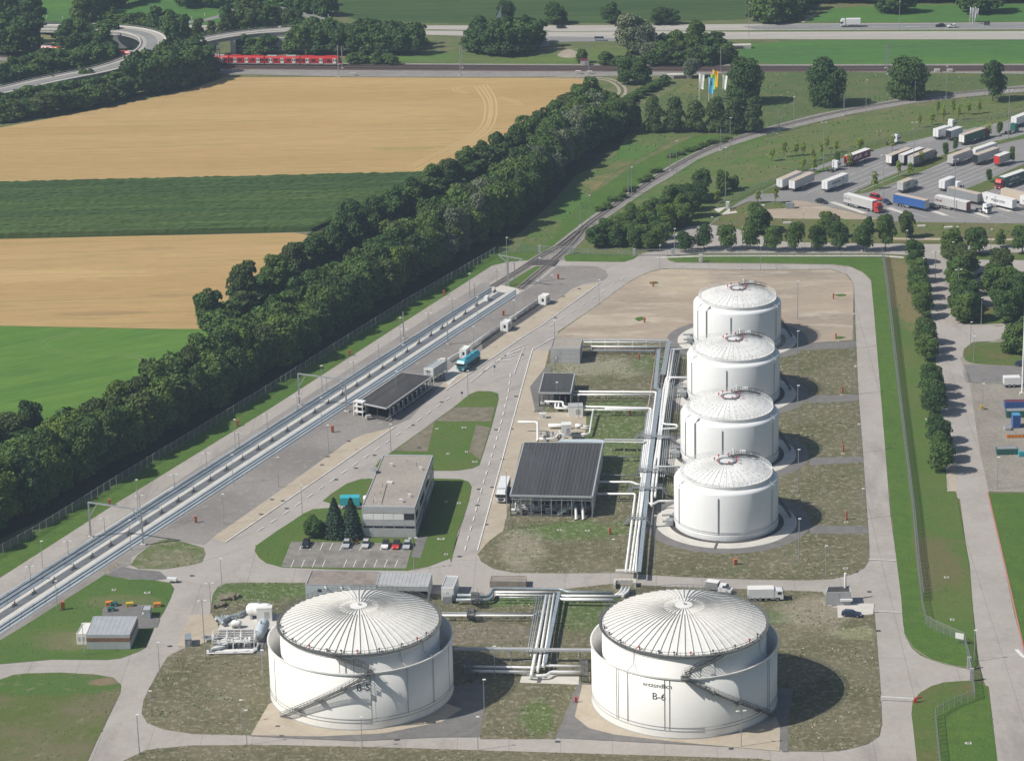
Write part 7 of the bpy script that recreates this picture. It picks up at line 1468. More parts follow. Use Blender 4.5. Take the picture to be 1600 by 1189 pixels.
# ================================================================ TREES
NR = np.random.RandomState(11)
def crown(name, kind, n, leaf, m, h=10.0, r=4.0, base=.18, lobes=14, core=True):
    """leaf clumps spread over many rounded lobes"""
    P = []; c0 = []
    for i in range(lobes):
        a = NR.uniform(0, 2*pi); zz = NR.uniform(base, .92)
        if kind == 'cone': rr = r*(1-zz)**.8*1.05; lr = max(.35, r*(1-zz)*.5)
        elif kind == 'oval': rr = r*sqrt(max(.02, 1-((zz-.52)/.5)**2))*.62; lr = r*NR.uniform(.36, .52)
        elif kind == 'lime': rr = r*(1-((zz-.2)/.85)**1.5 if zz > .2 else .8)*.7; lr = r*NR.uniform(.3, .45)
        else: rr = r*sqrt(max(.03, 1-((zz-.5)/.55)**2))*.68; lr = r*NR.uniform(.32, .52)
        rr *= sqrt(NR.uniform(.35, 1)); c0.append((rr*cos(a), rr*sin(a), zz*h-(lr*.2), lr))
    if kind != 'cone': c0.append((0, 0, h*.55, r*.62)); c0.append((NR.uniform(-.3, .3), 0, h*.86, r*.34)); c0.append((0, 0, h*(base+.14), r*.55))
    C = np.array(c0)
    w = C[:, 3]**2; w /= w.sum(); k = NR.choice(len(C), n*2, p=w)
    d = NR.normal(size=(n*2, 3)); d /= np.linalg.norm(d, axis=1)[:, None]; d[:, 2] = np.where(d[:, 2] < -.45, -d[:, 2], d[:, 2])
    pos = C[k, :3]+d*C[k, 3:4]*NR.uniform(.80, 1.16, (n*2, 1))*np.array([1, 1, .85 if kind != 'cone' else .45])
    if kind == 'cone':
        zz = NR.uniform(.04, .99, n*2); a = NR.uniform(0, 2*pi, n*2); tier = (zz*14) % 1.0; rr = r*(1-zz)**.85*(.62+.38*(1-tier))*NR.uniform(.75, 1.05, n*2); pos = np.stack([rr*np.cos(a), rr*np.sin(a), zz*h-.25*(1-tier)*0], 1); d = np.stack([np.cos(a)*.8, np.sin(a)*.8, np.full(n*2, .5)], 1); keep = np.arange(n*2)
    else:
        inside = np.zeros(n*2, bool)
        for c in C: inside |= (((pos-c[:3])/np.array([1, 1, .85]))**2).sum(1) < (c[3]*.78)**2
        keep = np.where(~inside)[0]
    keep = keep[:n]; pos = pos[keep]; d = d[keep]; n = len(keep)
    nn = d*.75+NR.normal(size=(n, 3))*.42+np.array([0, 0, .15]); nn /= np.linalg.norm(nn, axis=1)[:, None]
    t = np.cross(nn, NR.normal(size=(n, 3))); t /= np.linalg.norm(t, axis=1)[:, None]; b = np.cross(nn, t)
    s = leaf*NR.uniform(.6, 1.3, (n, 1))
    pos = pos*np.array([r/np.percentile(np.hypot(pos[:, 0], pos[:, 1]), 97)]*2+[h/np.percentile(pos[:, 2], 99.6)]) if True else pos
    V = np.empty((n, 5, 3)); V[:, 0] = pos-t*s*.5-b*s*.35; V[:, 1] = pos+t*s*.5-b*s*.4; V[:, 2] = pos+t*s*.4+b*s*.3+nn*s*.12; V[:, 3] = pos+b*s*.55; V[:, 4] = pos-t*s*.45+b*s*.25-nn*s*.1
    verts = [tuple(v) for v in V.reshape(-1, 3)]; faces = [[5*i, 5*i+1, 5*i+2, 5*i+3, 5*i+4] for i in range(n)]
    B = MB(); B.v = verts; B.f = faces; B.mi = [0]*n
    if core and kind != 'cone':
        fx = 0.86; fz = .9
        for (x, y, z, rr) in c0:
            x *= fx; y *= fx; z *= fz; q = 6; rr *= .66
            B.lathe([(0.01, z-rr*.8), (rr*.75, z-rr*.5), (rr, z), (rr*.75, z+rr*.55), (.01, z+rr*.82)], q, (x, y))
    elif kind == 'cone': B.lathe([(.01, .3), (r*.62, .6), (r*.3, h*.5), (.01, h*.96)], 8)
    return B.mesh(name, m)
def trunk(name, h, r, n=5, spread=1.0):
    b = MB(); b.tube([(0, 0, -.1), (.05, 0, h*.25), (-.05, .05, h*.5), (0, 0, h*.8)], r, 8, r2=r*.25)
    for i in range(n): a = 2*pi*i/n+.4; z = h*(.28+.08*i); b.tube([(0, 0, z), (spread*cos(a)*.8, spread*sin(a)*.8, z+h*.12), (spread*1.8*cos(a), spread*1.8*sin(a), z+h*.26)], r*.4, 5, r2=r*.1)
    return b.mesh(name, m_trunk)
DK = leafmat('leaf_dark', (.046, .092, .031), (.072, .132, .038)); MD = leafmat('leaf_mid', (.068, .125, .034), (.104, .172, .043)); LT = leafmat('leaf_light', (.085, .15, .03), (.13, .2, .04), (.06, .11, .03)); WL = leafmat('leaf_willow', (.115, .15, .09), (.16, .195, .125), (.09, .125, .075)); SP = leafmat('leaf_spruce', (.03, .062, .045), (.05, .09, .06)); OL = leafmat('leaf_olive', (.066, .098, .034), (.095, .135, .042), (.05, .08, .035)); YG = leafmat('leaf_sapling', (.17, .25, .035), (.23, .31, .05), (.24, .22, .05))
LM = leafmat('leaf_lime', (.072, .118, .042), (.10, .155, .055))
V = {}
for i in range(4): V['d%d' % i] = crown('crown', 'round', 3000, .56, DK, lobes=24); V['m%d' % i] = crown('crown', 'round', 3000, .54, MD, lobes=26)
for i in range(3): V['o%d' % i] = crown('crown', 'round', 2700, .54, OL, lobes=24)
for i in range(2): V['l%d' % i] = crown('crown', 'round', 2800, .54, LT, lobes=24); V['w%d' % i] = crown('crown', 'round', 3200, .5, WL, lobes=32)
for i in range(3): V['s%d' % i] = crown('crown', 'oval', 2000, .48, MD if i else DK, base=.3, lobes=20); V['t%d' % i] = crown('crown', 'lime', 2600, .46, LM, base=.12, lobes=24)
for i in range(2): V['b%d' % i] = crown('crown', 'round', 1300, .7, DK if i else MD, base=.02, lobes=14); V['y%d' % i] = crown('crown', 'oval', 520, .55, YG, base=.3, r=2.0, lobes=8, core=False); V['c%d' % i] = crown('crown', 'cone', 4200, .5, SP, r=3.0)
V['r0'] = crown('crown', 'oval', 6500, .46, DK, base=.06, r=4.6, lobes=60); V['r1'] = crown('crown', 'oval', 6500, .46, DK, base=.06, r=4.6, lobes=60)
LOW = {c: [crown('wood', 'round', 750, .95, m_, lobes=14) for _ in range(3)] for c, m_ in (('d', DK), ('m', MD), ('o', OL), ('l', LT), ('b', MD))}
WOOD = []
TRK = trunk('trunk', 10, .32); TRS = trunk('trunk', 10, .2, 4, .6)
TREES = {'d': 0, 'm': 0}
def tree(code, x, y, h, r, label, cat='tree', group=None, name=None, rz=None):
    p = G(x, y); nm = name or {'c': 'spruce_tree', 'w': 'willow_tree', 'b': 'shrub', 'y': 'young_tree'}.get(code[0], 'broadleaf_tree')
    t = thing(nm, label, cat, (p.x, p.y, 0), U(0, 6.28) if rz is None else rz, group); base_r = {'y': 2.0, 'c': 3.0, 'r': 4.6}.get(code[0], 4.0)
    k = r/base_r; 
    o = obj('crown', V[code], t); o.scale = (k, k*U(.92, 1.08), h/10)
    q = obj('trunk', TRS if code[0] in 'yst' else TRK, t); q.scale = (k if code[0] != 'y' else .5, k if code[0] != 'y' else .5, h/10*.9)
    return t
def pick(s): return s+str(random.randrange(sum(1 for k in V if k[0] == s)))
# the belt: fill the strip between its two measured edges
SE = line([(x-2, y-17) for x, y in ((-70, 890), (0, 846), (200, 733), (420, 602), (600, 490), (740, 402), (795, 372), (838, 335), (872, 292), (905, 264), (950, 238), (990, 220))])
NW = line([(-90, 812), (0, 768), (184, 672), (354, 566), (420, 532), (557, 448), (636, 394), (720, 345), (800, 300), (850, 245), (887, 205), (935, 193)])
def at(P, t):
    L = [0]
    for i in range(len(P)-1): L.append(L[-1]+(P[i+1]-P[i]).length)
    s = t*L[-1]; i = 0
    while i < len(P)-2 and L[i+1] < s: i += 1
    return P[i].lerp(P[i+1], (s-L[i])/max(1e-6, L[i+1]-L[i]))
def proj(p):
    v = Vector((p.x, p.y, p.z-CH)); k = v.dot(_f); return 800+CF*v.dot(RV)/k, 594.5-CF*v.dot(UV)/k
n_al = 74; rows = 5; cnt = 0
for i in range(n_al):
    for j in range(rows):
        t_ = (i+.5+U(-.35, .35))/n_al; f = (j+.35+U(-.25, .25))/rows
        if rows == 5 and j == 4 and random.random() < .25: continue
        p = at(SE, t_).lerp(at(NW, t_), f); x, y = proj(p)
        c = random.choices('dmol', (3.2, 5, 1.2, 1.2))[0]
        if 820 < x < 930 and 170 < y < 300: c = 'w' if random.random() < .45 else 'm'
        if 680 < x < 760 and j < 3: c = random.choice('omow')
        if 60 < x < 330 and j < 4: c = random.choices('dmlo', (2, 4, 3, 2.5))[0]
        if 640 < x < 720 and j in (2, 3): c = 'o' if random.random() < .4 else 'm'
        h = U(11, 17)*(1 if j < 4 else .8)*(.9 if x > 880 else 1); r = U(3.6, 6.2)
        sec = ('beside the lower left meadow' if x < 300 else 'beside the lower wheat field' if x < 470 else 'beside the maize' if x < 650 else 'beside the upper wheat field')
        kind = {'d': 'dark green', 'm': 'mid green', 'o': 'olive green', 'l': 'bright green', 'w': 'silvery willow'}[c]
        lb = ('%s tree inside the long tree belt %s' if c != 'w' else '%s inside the long tree belt %s') % (kind, sec)
        if j == 4 or (j == 3 and i % 2): WOOD.append((c if c in LOW else 'm', x, y, h, r)); continue
        tree(pick(c), x, y, h, r, lb, name='willow_tree' if c == 'w' else 'belt_tree', group='%ss of the long tree belt %s' % ('silvery willow' if c == 'w' else kind+' tree', sec)); cnt += 1
for i, (x, y, h, r, c, lb) in enumerate([(328, 512, 13, 4.6, 'd', 'dark tree at the lower corner of the lower wheat field'), (383, 487, 17, 5.0, 'o', 'tall olive grey tree rising over the lower wheat field'), (408, 472, 9, 3.2, 'm', 'small green tree right of the tall olive grey one'), (432, 457, 13, 4.8, 'm', 'broad green tree at the wheat edge, halfway up the field'), (462, 437, 13, 4.2, 'o', 'olive tree at the upper corner of the lower wheat field'), (492, 420, 12, 4.6, 'd', 'dark tree at the lower maize corner'), (525, 400, 13, 5, 'd', 'dark tree standing against the lower maize'), (556, 383, 16, 6, 'd', 'largest dark tree against the maize'), (590, 363, 13, 4.8, 'd', 'dark tree right of the largest at the maize'), (618, 338, 11, 4.4, 'm', 'green tree near the upper maize corner'), (648, 322, 11, 4.4, 'd', 'dark tree at the upper maize corner'), (676, 304, 12, 4.4, 'm', 'green tree at the foot of the upper wheat field'), (703, 292, 11, 4.2, 'o', 'olive tree on the upper wheat edge, lower part'), (727, 279, 12, 4.3, 'm', 'green tree on the upper wheat edge below the gap'), (752, 268, 12, 4.4, 'd', 'dark tree on the upper wheat edge, middle'), (778, 254, 12, 4.3, 'd', 'small dark tree jutting into the upper wheat field'), (805, 246, 13, 4.6, 'd', 'dark tree where the wheat edge bends'), (824, 232, 13, 4.8, 'm', 'bright crowned tree where the wheat edge bends'), (850, 215, 12, 4.5, 'd', 'dark tree below the silvery willows'), (868, 196, 10, 4.0, 'm', 'green tree at the wheat edge beside the willows'), (885, 184, 10, 4.2, 'o', 'olive tree behind the silvery willows'), (905, 178, 12, 4.5, 'm', 'green tree above the large silvery willow'), (925, 172, 14, 4.6, 'm', 'green tree at the top of the belt beside the farm track'), (948, 176, 9, 3.6, 'd', 'dark tree inside the farm track bend'), (850, 262, 13, 4.6, 'w', 'silvery willow leaning over the belt, lower'), (867, 243, 14, 4.4, 'w', 'silvery willow standing tallest in the belt'), (905, 212, 13, 5.2, 'w', 'large silvery willow near the top of the belt, left half'), (928, 208, 13, 5.2, 'w', 'large silvery willow near the top of the belt, right half'), (960, 206, 12, 4.6, 'd', 'dark tree below the farm track bend'), (985, 205, 11, 4.4, 'd', 'dark tree at the right end of the tree belt')]):
    tree(pick(c), x, y, h*.95, r, lb)
tree('o0', 18, 694, 9, 5, 'round olive bush tree on the meadow at the left edge'); tree('d1', 50, 684, 11, 3.6, 'dark tree with a taller tip on the meadow at the left edge'); tree('d2', 36, 700, 6, 4, 'low dark tree between the two on the left meadow'); tree('d0', -15, 712, 9, 5, 'dark tree cut by the left edge of the meadow')
def trees(rows, lab, grp=None, cat='tree'):
    for i, (c, x, y, h, r) in enumerate(rows): tree(pick(c) if len(c) == 1 else c, x, y, h, r, lab, cat, grp)
def clump(pts, lab, grp, codes='dddm', h=(10, 13), r=(3.8, 5)):
    for (x, y) in pts: WOOD.append((random.choice(codes), x+U(-2, 2), y+U(-.6, .6), U(*h), U(*r)))
clump([(335+i*11.5, 515-i*8.1) for i in range(19)]+[(556+i*12, 378-i*6.7) for i in range(22)]+[(640+i*11, 330-i*5.6) for i in range(14)]+[(345+i*14, 520-i*9.8) for i in range(18)], '', '', codes='dmdob', h=(5, 9), r=(3.2, 5))
clump([(60+i*7, 100+(i % 2)*3) for i in range(17)], '', '', h=(5.5, 7.5), r=(3.4, 4.4))
clump([(2, 86), (18, 88), (34, 82), (48, 80), (10, 70), (28, 68), (0, 60), (45, 76)], 'dark tree of the clump at the upper left edge', 'trees of the upper left clump', h=(13, 17), r=(4.5, 6))
tree('d1', 52, 42, 14, 7, 'round dark tree above the upper left motorway'); clump([(0, 22), (10, 30), (22, 18), (4, 10)], 'dark tree in the very corner of the upper left', 'trees of the upper left corner', h=(10, 14))
tree('m1', 133, 44, 15, 6.6, 'large tree with dark shade on the upper left meadow'); clump([(158, 22), (175, 14), (190, 10), (205, 6), (150, 30), (222, 2)], 'tree of the dark row along the top left', 'trees of the top left row', h=(10, 14))
clump([(102, 82), (118, 86), (134, 86), (150, 84), (166, 80), (108, 68), (124, 66), (140, 66), (156, 66), (172, 70), (112, 98), (128, 100), (144, 102), (158, 102), (172, 96), (98, 72)], 'dark tree in the clump left of the loop flyover', 'trees of the clump left of the loop flyover', h=(8, 11.5))
clump([(4+i*11.5, 134-i*2.2) for i in range(15)]+[(8+i*13, 124-i*2.2) for i in range(12)], 'dark tree of the row behind the loop ramp', 'trees of the row behind the loop ramp', h=(6, 9), r=(3.6, 4.8))
clump([(172, 46), (184, 44), (196, 45), (208, 46), (220, 46), (232, 47), (166, 42)], 'shrubby green tree above the loop flyover', 'shrubby trees above the loop flyover', codes='ml', h=(6, 8), r=(3, 4))
clump([(252, 70), (266, 74), (280, 76), (244, 60), (262, 60), (278, 64), (288, 72)], 'dark tree inside the bend between the flyovers', 'trees between the flyovers', h=(12, 15))
clump([(282, 8), (296, 12), (308, 10), (330, 12), (344, 13), (356, 12)], 'dark tree by the country lane near the top', 'trees by the top country lane', h=(10, 13)); clump([(378, 22), (392, 24), (402, 20), (386, 14)], 'dark tree left of the descending country road', 'trees left of the descending road', h=(10, 13))
clump([(440, 10), (455, 15), (470, 18), (485, 22), (500, 24), (512, 26), (450, 2), (475, 4), (500, 10)], 'dark tree right of the descending country road', 'trees right of the descending road', h=(9, 12))
clump([(356, 50), (368, 48), (382, 50), (396, 50), (410, 50), (424, 48), (438, 46), (452, 48), (466, 50), (375, 40), (400, 38), (425, 38)], 'dark tree behind the arched flyover', 'trees behind the arched flyover', h=(9, 12), codes='ddmo')
clump([(348, 60), (330, 58), (310, 56)], 'thin olive tree before the motorway near the flyover', 'thin trees near the arched flyover', codes='o', h=(6, 8), r=(2.5, 3))
clump([(376, 84), (392, 86), (408, 86), (420, 84)], 'dark tree under the arched flyover beyond the train', 'trees under the arched flyover', h=(7, 9))
clump([(462+i*12.5, 84+(i % 2)*2) for i in range(16)], '', '', h=(9, 13), r=(3.6, 5)); clump([(466+i*13, 77) for i in range(15)]+[(472+i*14, 70) for i in range(14)], '', '', h=(8, 12), r=(4, 5.4))
clump([(553, 101), (566, 99), (590, 101), (604, 100), (612, 102)], 'low shrub beside the railway past the train front', 'shrubs past the train front', codes='b', h=(4, 6), r=(2.5, 3.5))
clump([(738, 80), (752, 84), (766, 86), (780, 87), (794, 88), (808, 87), (820, 84), (832, 80), (746, 76), (762, 77), (778, 78), (794, 78), (810, 77), (824, 76), (836, 74), (755, 70), (772, 70), (790, 70), (808, 70), (826, 70)], '', '', h=(9.5, 13), r=(4, 5.4))
for a in [('r0', 790, 33, 9, 4.4, 'round dark tree behind the sail sculpture'), ('d2', 868, 38, 10, 5, 'round field tree beyond the motorway, left'), ('d1', 955, 37, 9, 4.8, 'round field tree beyond the motorway, middle'), ('d0', 1030, 39, 8, 4.4, 'wide field tree beyond the motorway, left stem'), ('d3', 1047, 38, 7, 4.2, 'wide field tree beyond the motorway, right stem'), ('w0', 988, 84, 17, 7.4, 'tall silvery willow between motorway and railway'), ('w1', 1008, 87, 13, 5, 'grey green willow right of the tall silvery one'), ('w1', 1014, 100, 9, 4.2, 'grey green willow lower right of the tall one'), ('l1', 1087, 78, 13, 4.0, 'light green tree rising from the motorway shrubs'), ('l0', 1060, 80, 9, 3, 'small light tree left of the light green one'), ('m2', 909, 99, 6, 2.6, 'small bush tree left of the signal hut'), ('b1', 944, 101, 5.5, 4.2, 'dark bush right of the signal hut'), ('b0', 963, 103, 4, 3.4, 'low bush beside the railway right of the hut'), ('d3', 982, 131, 12, 5, 'dark round tree below the main railway, left half'), ('d1', 1001, 133, 11, 5, 'dark round tree below the main railway, right half'), ('w1', 1081, 122, 8, 3.8, 'grey green round bush beside the flags'),
          ('r0', 1163, 162, 18, 7.6, 'biggest round dark tree, right of the flags'), ('r1', 1291, 165, 19, 7.2, 'egg shaped dark tree between the two railways'), ('r0', 1417, 153, 16, 8.2, 'broad round dark tree behind a catenary mast'), ('s0', 1551, 158, 16.5, 5.6, 'dark tree on a visible stem at the upper right')]: tree(a[0], *a[1:5], a[5], rz=1.0)
clump([(1018+i*12, 102-(i > 7)*3-(i > 9)*5) for i in range(11)]+[(1022+i*13, 90-i*.8) for i in range(9)]+[(1035, 78), (1052, 76), (1070, 74), (1100, 72), (1118, 70)], 'green shrub of the thicket right of the willows', 'thicket shrubs beyond the railway', codes='mdmo', h=(5.5, 8), r=(3, 4.2))
for i, x in enumerate((1022, 1054, 1087, 1118, 1147, 1176)): tree(pick('t'), x, 206+(i > 3), 13.6 if i != 2 else 12, 4.3, 'lime tree in the clipped row below the flags, %s from the left' % (['first']+ORD[1:])[i])
clump([(1178, 34), (1192, 36), (1208, 38), (1222, 34), (1236, 30), (1250, 24), (1264, 16), (1185, 22), (1204, 22), (1222, 18), (1240, 12), (1258, 6)], 'dark tree of the wood above the motorway corner', 'trees of the wood above the motorway corner', h=(10, 13))
clump([(1285+i*17, 3) for i in range(20)]+[(1290+i*22, -8) for i in range(15)], 'dark tree of the forest edge along the top right', 'trees of the top right forest edge', h=(12, 17), r=(5, 6.5)); clump([(1382, 19), (1398, 21), (1412, 20), (1512, 20), (1528, 21), (1545, 20)], 'dark tree standing out before the top right forest', 'trees standing out before the top right forest', h=(12, 14), r=(5, 6.5))
# between railway and entrance
GROVE = ([(934, 384), (948, 378), (962, 372), (976, 366), (990, 360), (1004, 352), (1018, 344), (1032, 338), (1046, 330), (1060, 324), (1074, 328), (1088, 318), (1060, 342), (1040, 352), (1020, 362), (1000, 372), (980, 378), (1005, 384), (1025, 374), (1045, 362), (1066, 352), (1080, 340), (990, 388), (965, 386), (1030, 386), (1012, 392)], 'x')
for i, (x, y) in enumerate(GROVE[0]): tree(pick('dmmsslm'[i % 7]), x+U(-3, 3), y+U(-2, 2), U(6.5, 9.5), U(2.8, 4.0), 'leafy tree of the grove between railway and entrance gate', name='grove_tree', group='grove trees between railway and entrance')
tree('m0', 1096, 308, 10, 3.4, 'tall green tree above the entrance grove'); tree('l0', 1129, 300, 8, 2.6, 'slender light tree beside the tall lamp on the bank'); tree('m1', 1146, 296, 5, 2, 'small round tree right of the slender one')
STR = [(1071, 394, 7), (1100, 391, 8.5), (1135, 391, 8.5), (1172, 391, 9), (1207, 393, 9), (1243, 393, 10), (1277, 392, 9), (1312, 391, 10), (1349, 394, 10.5), (1383, 391, 12)]
for i, (x, y, h) in enumerate(STR): tree(pick('s'), x, y, h, 3.3, 'street tree on the verge before the entrance road, %s from the gate' % ORD[i])
for a in (('m1', 1184, 363, 9.5, 4.6, 'large tree on the park lawn'), ('o1', 1302, 372, 8, 2.6, 'sparse tree on the park lawn near the sand'), ('o0', 1416, 372, 9, 2.8, 'sparse brownish tree at the park lawn edge'), ('d1', 1357, 362, 5, 2, 'small bush tree on the park lawn'), ('s1', 1524, 398, 9, 3.8, 'street tree by the right hand road, wider'), ('s2', 1563, 387, 6, 1.8, 'slim street tree by the right hand road'), ('s1', 1597, 396, 9, 4, 'street tree at the right edge by the road'), ('l0', 1290, 362, 7, 2.4, 'thin pale tree on the park lawn')): tree(*a)
ys = [412, 427, 441, 455, 468, 483, 498, 538, 551, 563, 609, 622, 636, 648, 692, 706, 722, 738]
for i, y in enumerate(ys): tree(pick('s'), 1429+(y-410)*.13, y, 8.2, 3.5, 'car park avenue tree beside the worn lawn, %s from the entrance road' % (ORD[i]), name='avenue_tree', rz=i*1.3)
for i, (x, y, c) in enumerate([(1486, 400, 'm'), (1496, 424, 'o'), (1508, 434, 'o'), (1494, 446, 'm'), (1502, 462, 'l'), (1512, 478, 'm'), (1498, 486, 'm'), (1505, 503, 'm'), (1518, 500, 'd')]): tree(pick(c), x, y, 9, 3.9, 'car park tree in the middle row, %s from the entrance road' % ORD[i])
for i, (x, y, c) in enumerate([(1563, 434, 'o'), (1552, 460, 'm'), (1575, 462, 'm'), (1592, 470, 'd'), (1566, 482, 'm'), (1585, 494, 'd'), (1572, 504, 'd'), (1588, 553, 'm'), (1600, 540, 'd')]): tree(pick(c), x, y, 9.5, 4.2, 'car park tree in the right row, %s from the entrance road' % ORD[i])
tree('c0', 524, 839, 10.4, 3.0, 'wider blue green spruce left of the office'); tree('c1', 550, 839, 10.4, 2.8, 'spruce standing closest to the office wall'); tree('d1', 493, 840, 5.6, 2.6, 'dark round shrub left of the two spruces', rz=2)
sap = [(1206, 252), (1225, 246), (1244, 244), (1255, 243), (1270, 252), (1284, 244), (1306, 239), (1292, 233), (1342, 238), (1394, 236), (1437, 200), (1456, 196), (1465, 180), (1474, 190), (1489, 180), (1498, 188), (1513, 180), (1530, 178), (1255, 268), (1272, 270), (1308, 262), (1327, 262), (1344, 238), (1367, 296), (1404, 277), (1421, 274), (1440, 258), (1477, 245), (1493, 236), (1545, 215), (1562, 211), (1581, 255), (1545, 285), (1184, 318), (1212, 318), (1120, 318)]
for i, (x, y) in enumerate(sap): tree('y%d' % (i % 2) if i not in (20, 27, 28, 30, 31, 32) else 's1', x, y, U(4.5, 6.5), U(.9, 1.3), 'thin young tree planted around the truck lot', 'young tree', 'saplings around the truck lot')
clump([(40, 168), (55, 166), (70, 164), (85, 163), (0, 178), (14, 176), (28, 172), (100, 160), (115, 158), (130, 156), (145, 154), (160, 150), (175, 146), (190, 142), (8, 190), (24, 188), (40, 184), (58, 181), (76, 178), (95, 175), (112, 172), (130, 169), (148, 166), (166, 163), (184, 158), (200, 152)], 'dark tree of the wood along the upper wheat field, left part', 'trees along the upper wheat field, left part', h=(7, 10), r=(4, 5.4), codes='ddmo')
clump([(208, 150), (222, 148), (236, 146), (250, 143), (264, 141), (278, 138), (292, 134), (306, 130), (320, 125), (212, 138), (228, 136), (244, 133), (260, 130), (276, 128), (292, 124), (308, 119), (322, 116), (230, 125), (250, 122), (270, 118), (290, 114), (305, 110)], 'dark tree of the dense wood below the flyovers', 'trees of the wood below the flyovers', h=(12, 15), r=(4.6, 6), codes='dddm')
tree('s1', 131, 138, 8, 2.2, 'pointed tree beside the loop ramp, left'); tree('s0', 142, 138, 8, 2.2, 'pointed tree beside the loop ramp, right'); tree('s1', 84, 140, 6, 1.6, 'slim tree beside the loop ramp farther left')
for (pts, lb, grp) in ([[(1040+i*5, 148+((i*7) % 5)) for i in range(0)], '', ''],): pass
clump([(958+i*9, 172-i*4.6) for i in range(10)], 'low shrub along the ditch below the railway', 'ditch shrubs below the railway', codes='b', h=(2.5, 4), r=(2, 3))
clump([(938+i*11, 330-i*7.6+(i % 2)*3) for i in range(9)]+[(1050+i*12, 246-i*4) for i in range(8)], 'low bush on the slope beside the curved railway', 'bushes beside the curved railway', codes='b', h=(1.2, 2.2), r=(1.5, 2.6))
# the far woods and the back of the belt read as one mass: joined into one object
mats_ = [DK, MD, OL, LT]; mi_ = {'d': 0, 'm': 1, 'o': 2, 'l': 3, 'b': 1}; VV = []; FF = []; MI = []; off = 0; cache = {}
for (c, x, y, h, r) in WOOD:
    v_ = random.randrange(3); key = (c, v_)
    if key not in cache:
        me = LOW[c][v_]; a = np.empty(len(me.vertices)*3); me.vertices.foreach_get('co', a); cache[key] = (a.reshape(-1, 3), [tuple(p.vertices) for p in me.polygons])
    a, f = cache[key]; p = G(x, y); k = r/3.8; an = U(0, 6.28); ca, sa = cos(an), sin(an)
    q = np.stack([(a[:, 0]*ca-a[:, 1]*sa)*k+p.x, (a[:, 0]*sa+a[:, 1]*ca)*k+p.y, a[:, 2]*h/10], 1)
    VV.append(q); FF += [tuple(i+off for i in g_) for g_ in f]; MI += [mi_[c]]*len(f); off += len(a)
me = bpy.data.meshes.new('far_woods'); me.from_pydata(np.concatenate(VV).tolist(), [], FF)
for m_ in mats_: me.materials.append(m_)
me.polygons.foreach_set('material_index', MI); me.update()
obj('far_woods', me, kind='stuff', label='dark woods and thickets around the motorway and behind the tree belt')
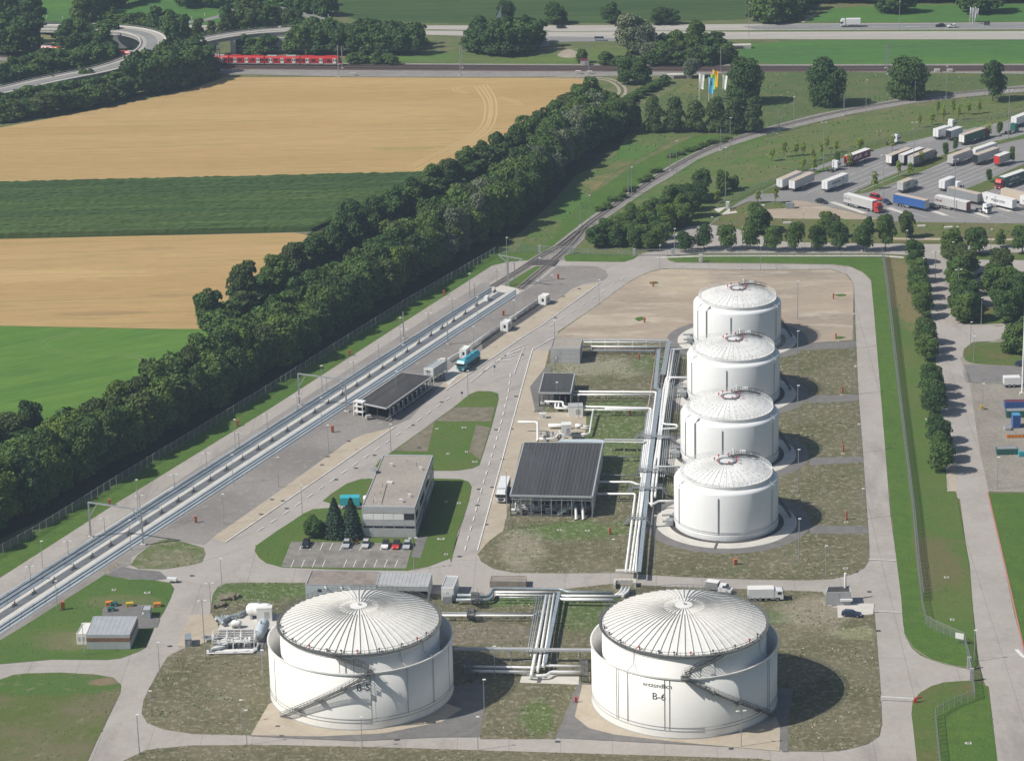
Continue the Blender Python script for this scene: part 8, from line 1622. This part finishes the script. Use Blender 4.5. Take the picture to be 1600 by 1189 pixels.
# weeds and tufts on the dry ground and banks: nobody could count them
def inside(P, X, Y):
    r = np.zeros(len(X), bool); n = len(P); j = n-1
    for i in range(n):
        xi, yi = P[i]; xj, yj = P[j]
        if yi != yj: c = ((yi > Y) != (yj > Y)) & (X < (xj-xi)*(Y-yi)/(yj-yi)+xi); r ^= c
        j = i
    return r
def tufts(names, dens, size, hgt_, mats, label, name, limx=(-260, 260)):
    VV = []; MI = []
    for k, (nm, mn, P, z) in enumerate(AREAS):
        if mn not in names: continue
        A_ = np.array(P); x0, y0 = A_.min(0); x1, y1 = A_.max(0); x0 = max(x0, limx[0]); x1 = min(x1, limx[1]); y0 = max(y0, 500)
        n = int((x1-x0)*(y1-y0)*dens); X = NR.uniform(x0, x1, n); Y = NR.uniform(y0, y1, n)
        cl = np.sin(X*.31+np.sin(Y*.17)*2.1)+np.sin(Y*.37+np.cos(X*.23)*1.7)+NR.uniform(-1.3, 1.3, n)
        ok = inside(P, X, Y) & (cl > .15)
        for (nm2, mn2, P2, z2) in AREAS:
            if z2 > z and nm2 != 'weed_patch' and mn2 not in names:
                B_ = np.array(P2)
                if B_[:, 0].max() < x0 or B_[:, 0].min() > x1 or B_[:, 1].max() < y0 or B_[:, 1].min() > y1: continue
                ok &= ~inside(P2, X, Y)
        for c in TK: ok &= np.hypot(X-c[0], Y-c[1]) > 21.3
        for c in ((-34.8, 587.1), (36.1, 579.1)): ok &= np.hypot(X-c[0], Y-c[1]) > 21.5
        X, Y = X[ok], Y[ok]; n = len(X); s_ = size*NR.uniform(.5, 1.5, n); a = NR.uniform(0, 6.28, n); h = hgt_*NR.uniform(.4, 1.4, n)
        v = np.empty((n, 4, 3))
        for j in range(3): v[:, j, 0] = X+s_*np.cos(a+j*2.09); v[:, j, 1] = Y+s_*.8*np.sin(a+j*2.09); v[:, j, 2] = z-.01
        v[:, 3, 0] = X+s_*.2; v[:, 3, 1] = Y; v[:, 3, 2] = z+h; VV.append(v); MI.append(((np.sin(X*.09+2)+np.sin(Y*.11)+NR.uniform(-1.2, 1.2, n)) > .3).astype(int)+(NR.uniform(0, 1, n) > .75).astype(int)*2)
    v = np.concatenate(VV); n = len(v); mi = np.concatenate(MI) % len(mats); f = []
    for i in range(n): b_ = 4*i; f += [(b_, b_+1, b_+3), (b_+1, b_+2, b_+3), (b_+2, b_, b_+3)]
    me = bpy.data.meshes.new(name); me.from_pydata(v.reshape(-1, 3).tolist(), [], f)
    for m_ in mats: me.materials.append(m_)
    me.polygons.foreach_set('material_index', np.repeat(mi, 3)); me.update(); obj(name, me, kind='stuff', label=label); return n
W1 = mat('weed_pale', (.40, .375, .27), .95, c2=(.3, .285, .19), scale=2); W2 = mat('weed_green', (.07, .115, .03), .95, c2=(.11, .14, .045), scale=1); W3 = mat('weed_dry', (.20, .18, .095), .95, c2=(.14, .14, .07), scale=1); W4 = mat('meadow_tuft', (.10, .165, .045), .95, c2=(.07, .13, .035), scale=1)
n1 = tufts(('dry_weedy_gravel', 'dry_weedy_gravel_south', 'patchy_lawn'), .95, .30, .22, [W3, W2, W3, W1], 'pale and green weeds scattered over the dry gravel ground', 'weeds')
n2 = tufts(('flowering_meadow', 'bank_grass', 'bank_grass_south', 'park_lawn'), .16, .8, .38, [W4, W2, W3], 'rough tufts on the meadows beside the curved railway', 'meadow_tufts')
n3 = tufts(('verge_grass', 'yard_grass', 'worn_lawn', 'worn_verge', 'lawn_with_bare_spots', 'weedy_lawn'), .5, .3, .15, [W4, W2, W4], 'uneven grass tufts on the lawns and verges', 'grass_tufts')
print('tufts', n1, n2, n3)
# ================================================================ AIR
hm = bpy.data.materials.new('haze_air'); hm.use_nodes = True; nt = hm.node_tree; nt.nodes.remove(nt.nodes['Principled BSDF'])
pv = nt.nodes.new('ShaderNodeVolumePrincipled'); pv.inputs['Color'].default_value = (.62, .78, 1.0, 1); pv.inputs['Density'].default_value = HAZE; pv.inputs['Anisotropy'].default_value = .2
nt.links.new(pv.outputs[0], nt.nodes['Material Output'].inputs['Volume'])
b = MB(); b.box((0, 1700, -1.02), (3600, 3700, 284)); o = b.build('haze', hm); o['kind'] = 'stuff'; o['label'] = 'thin blue summer haze over the whole plain'
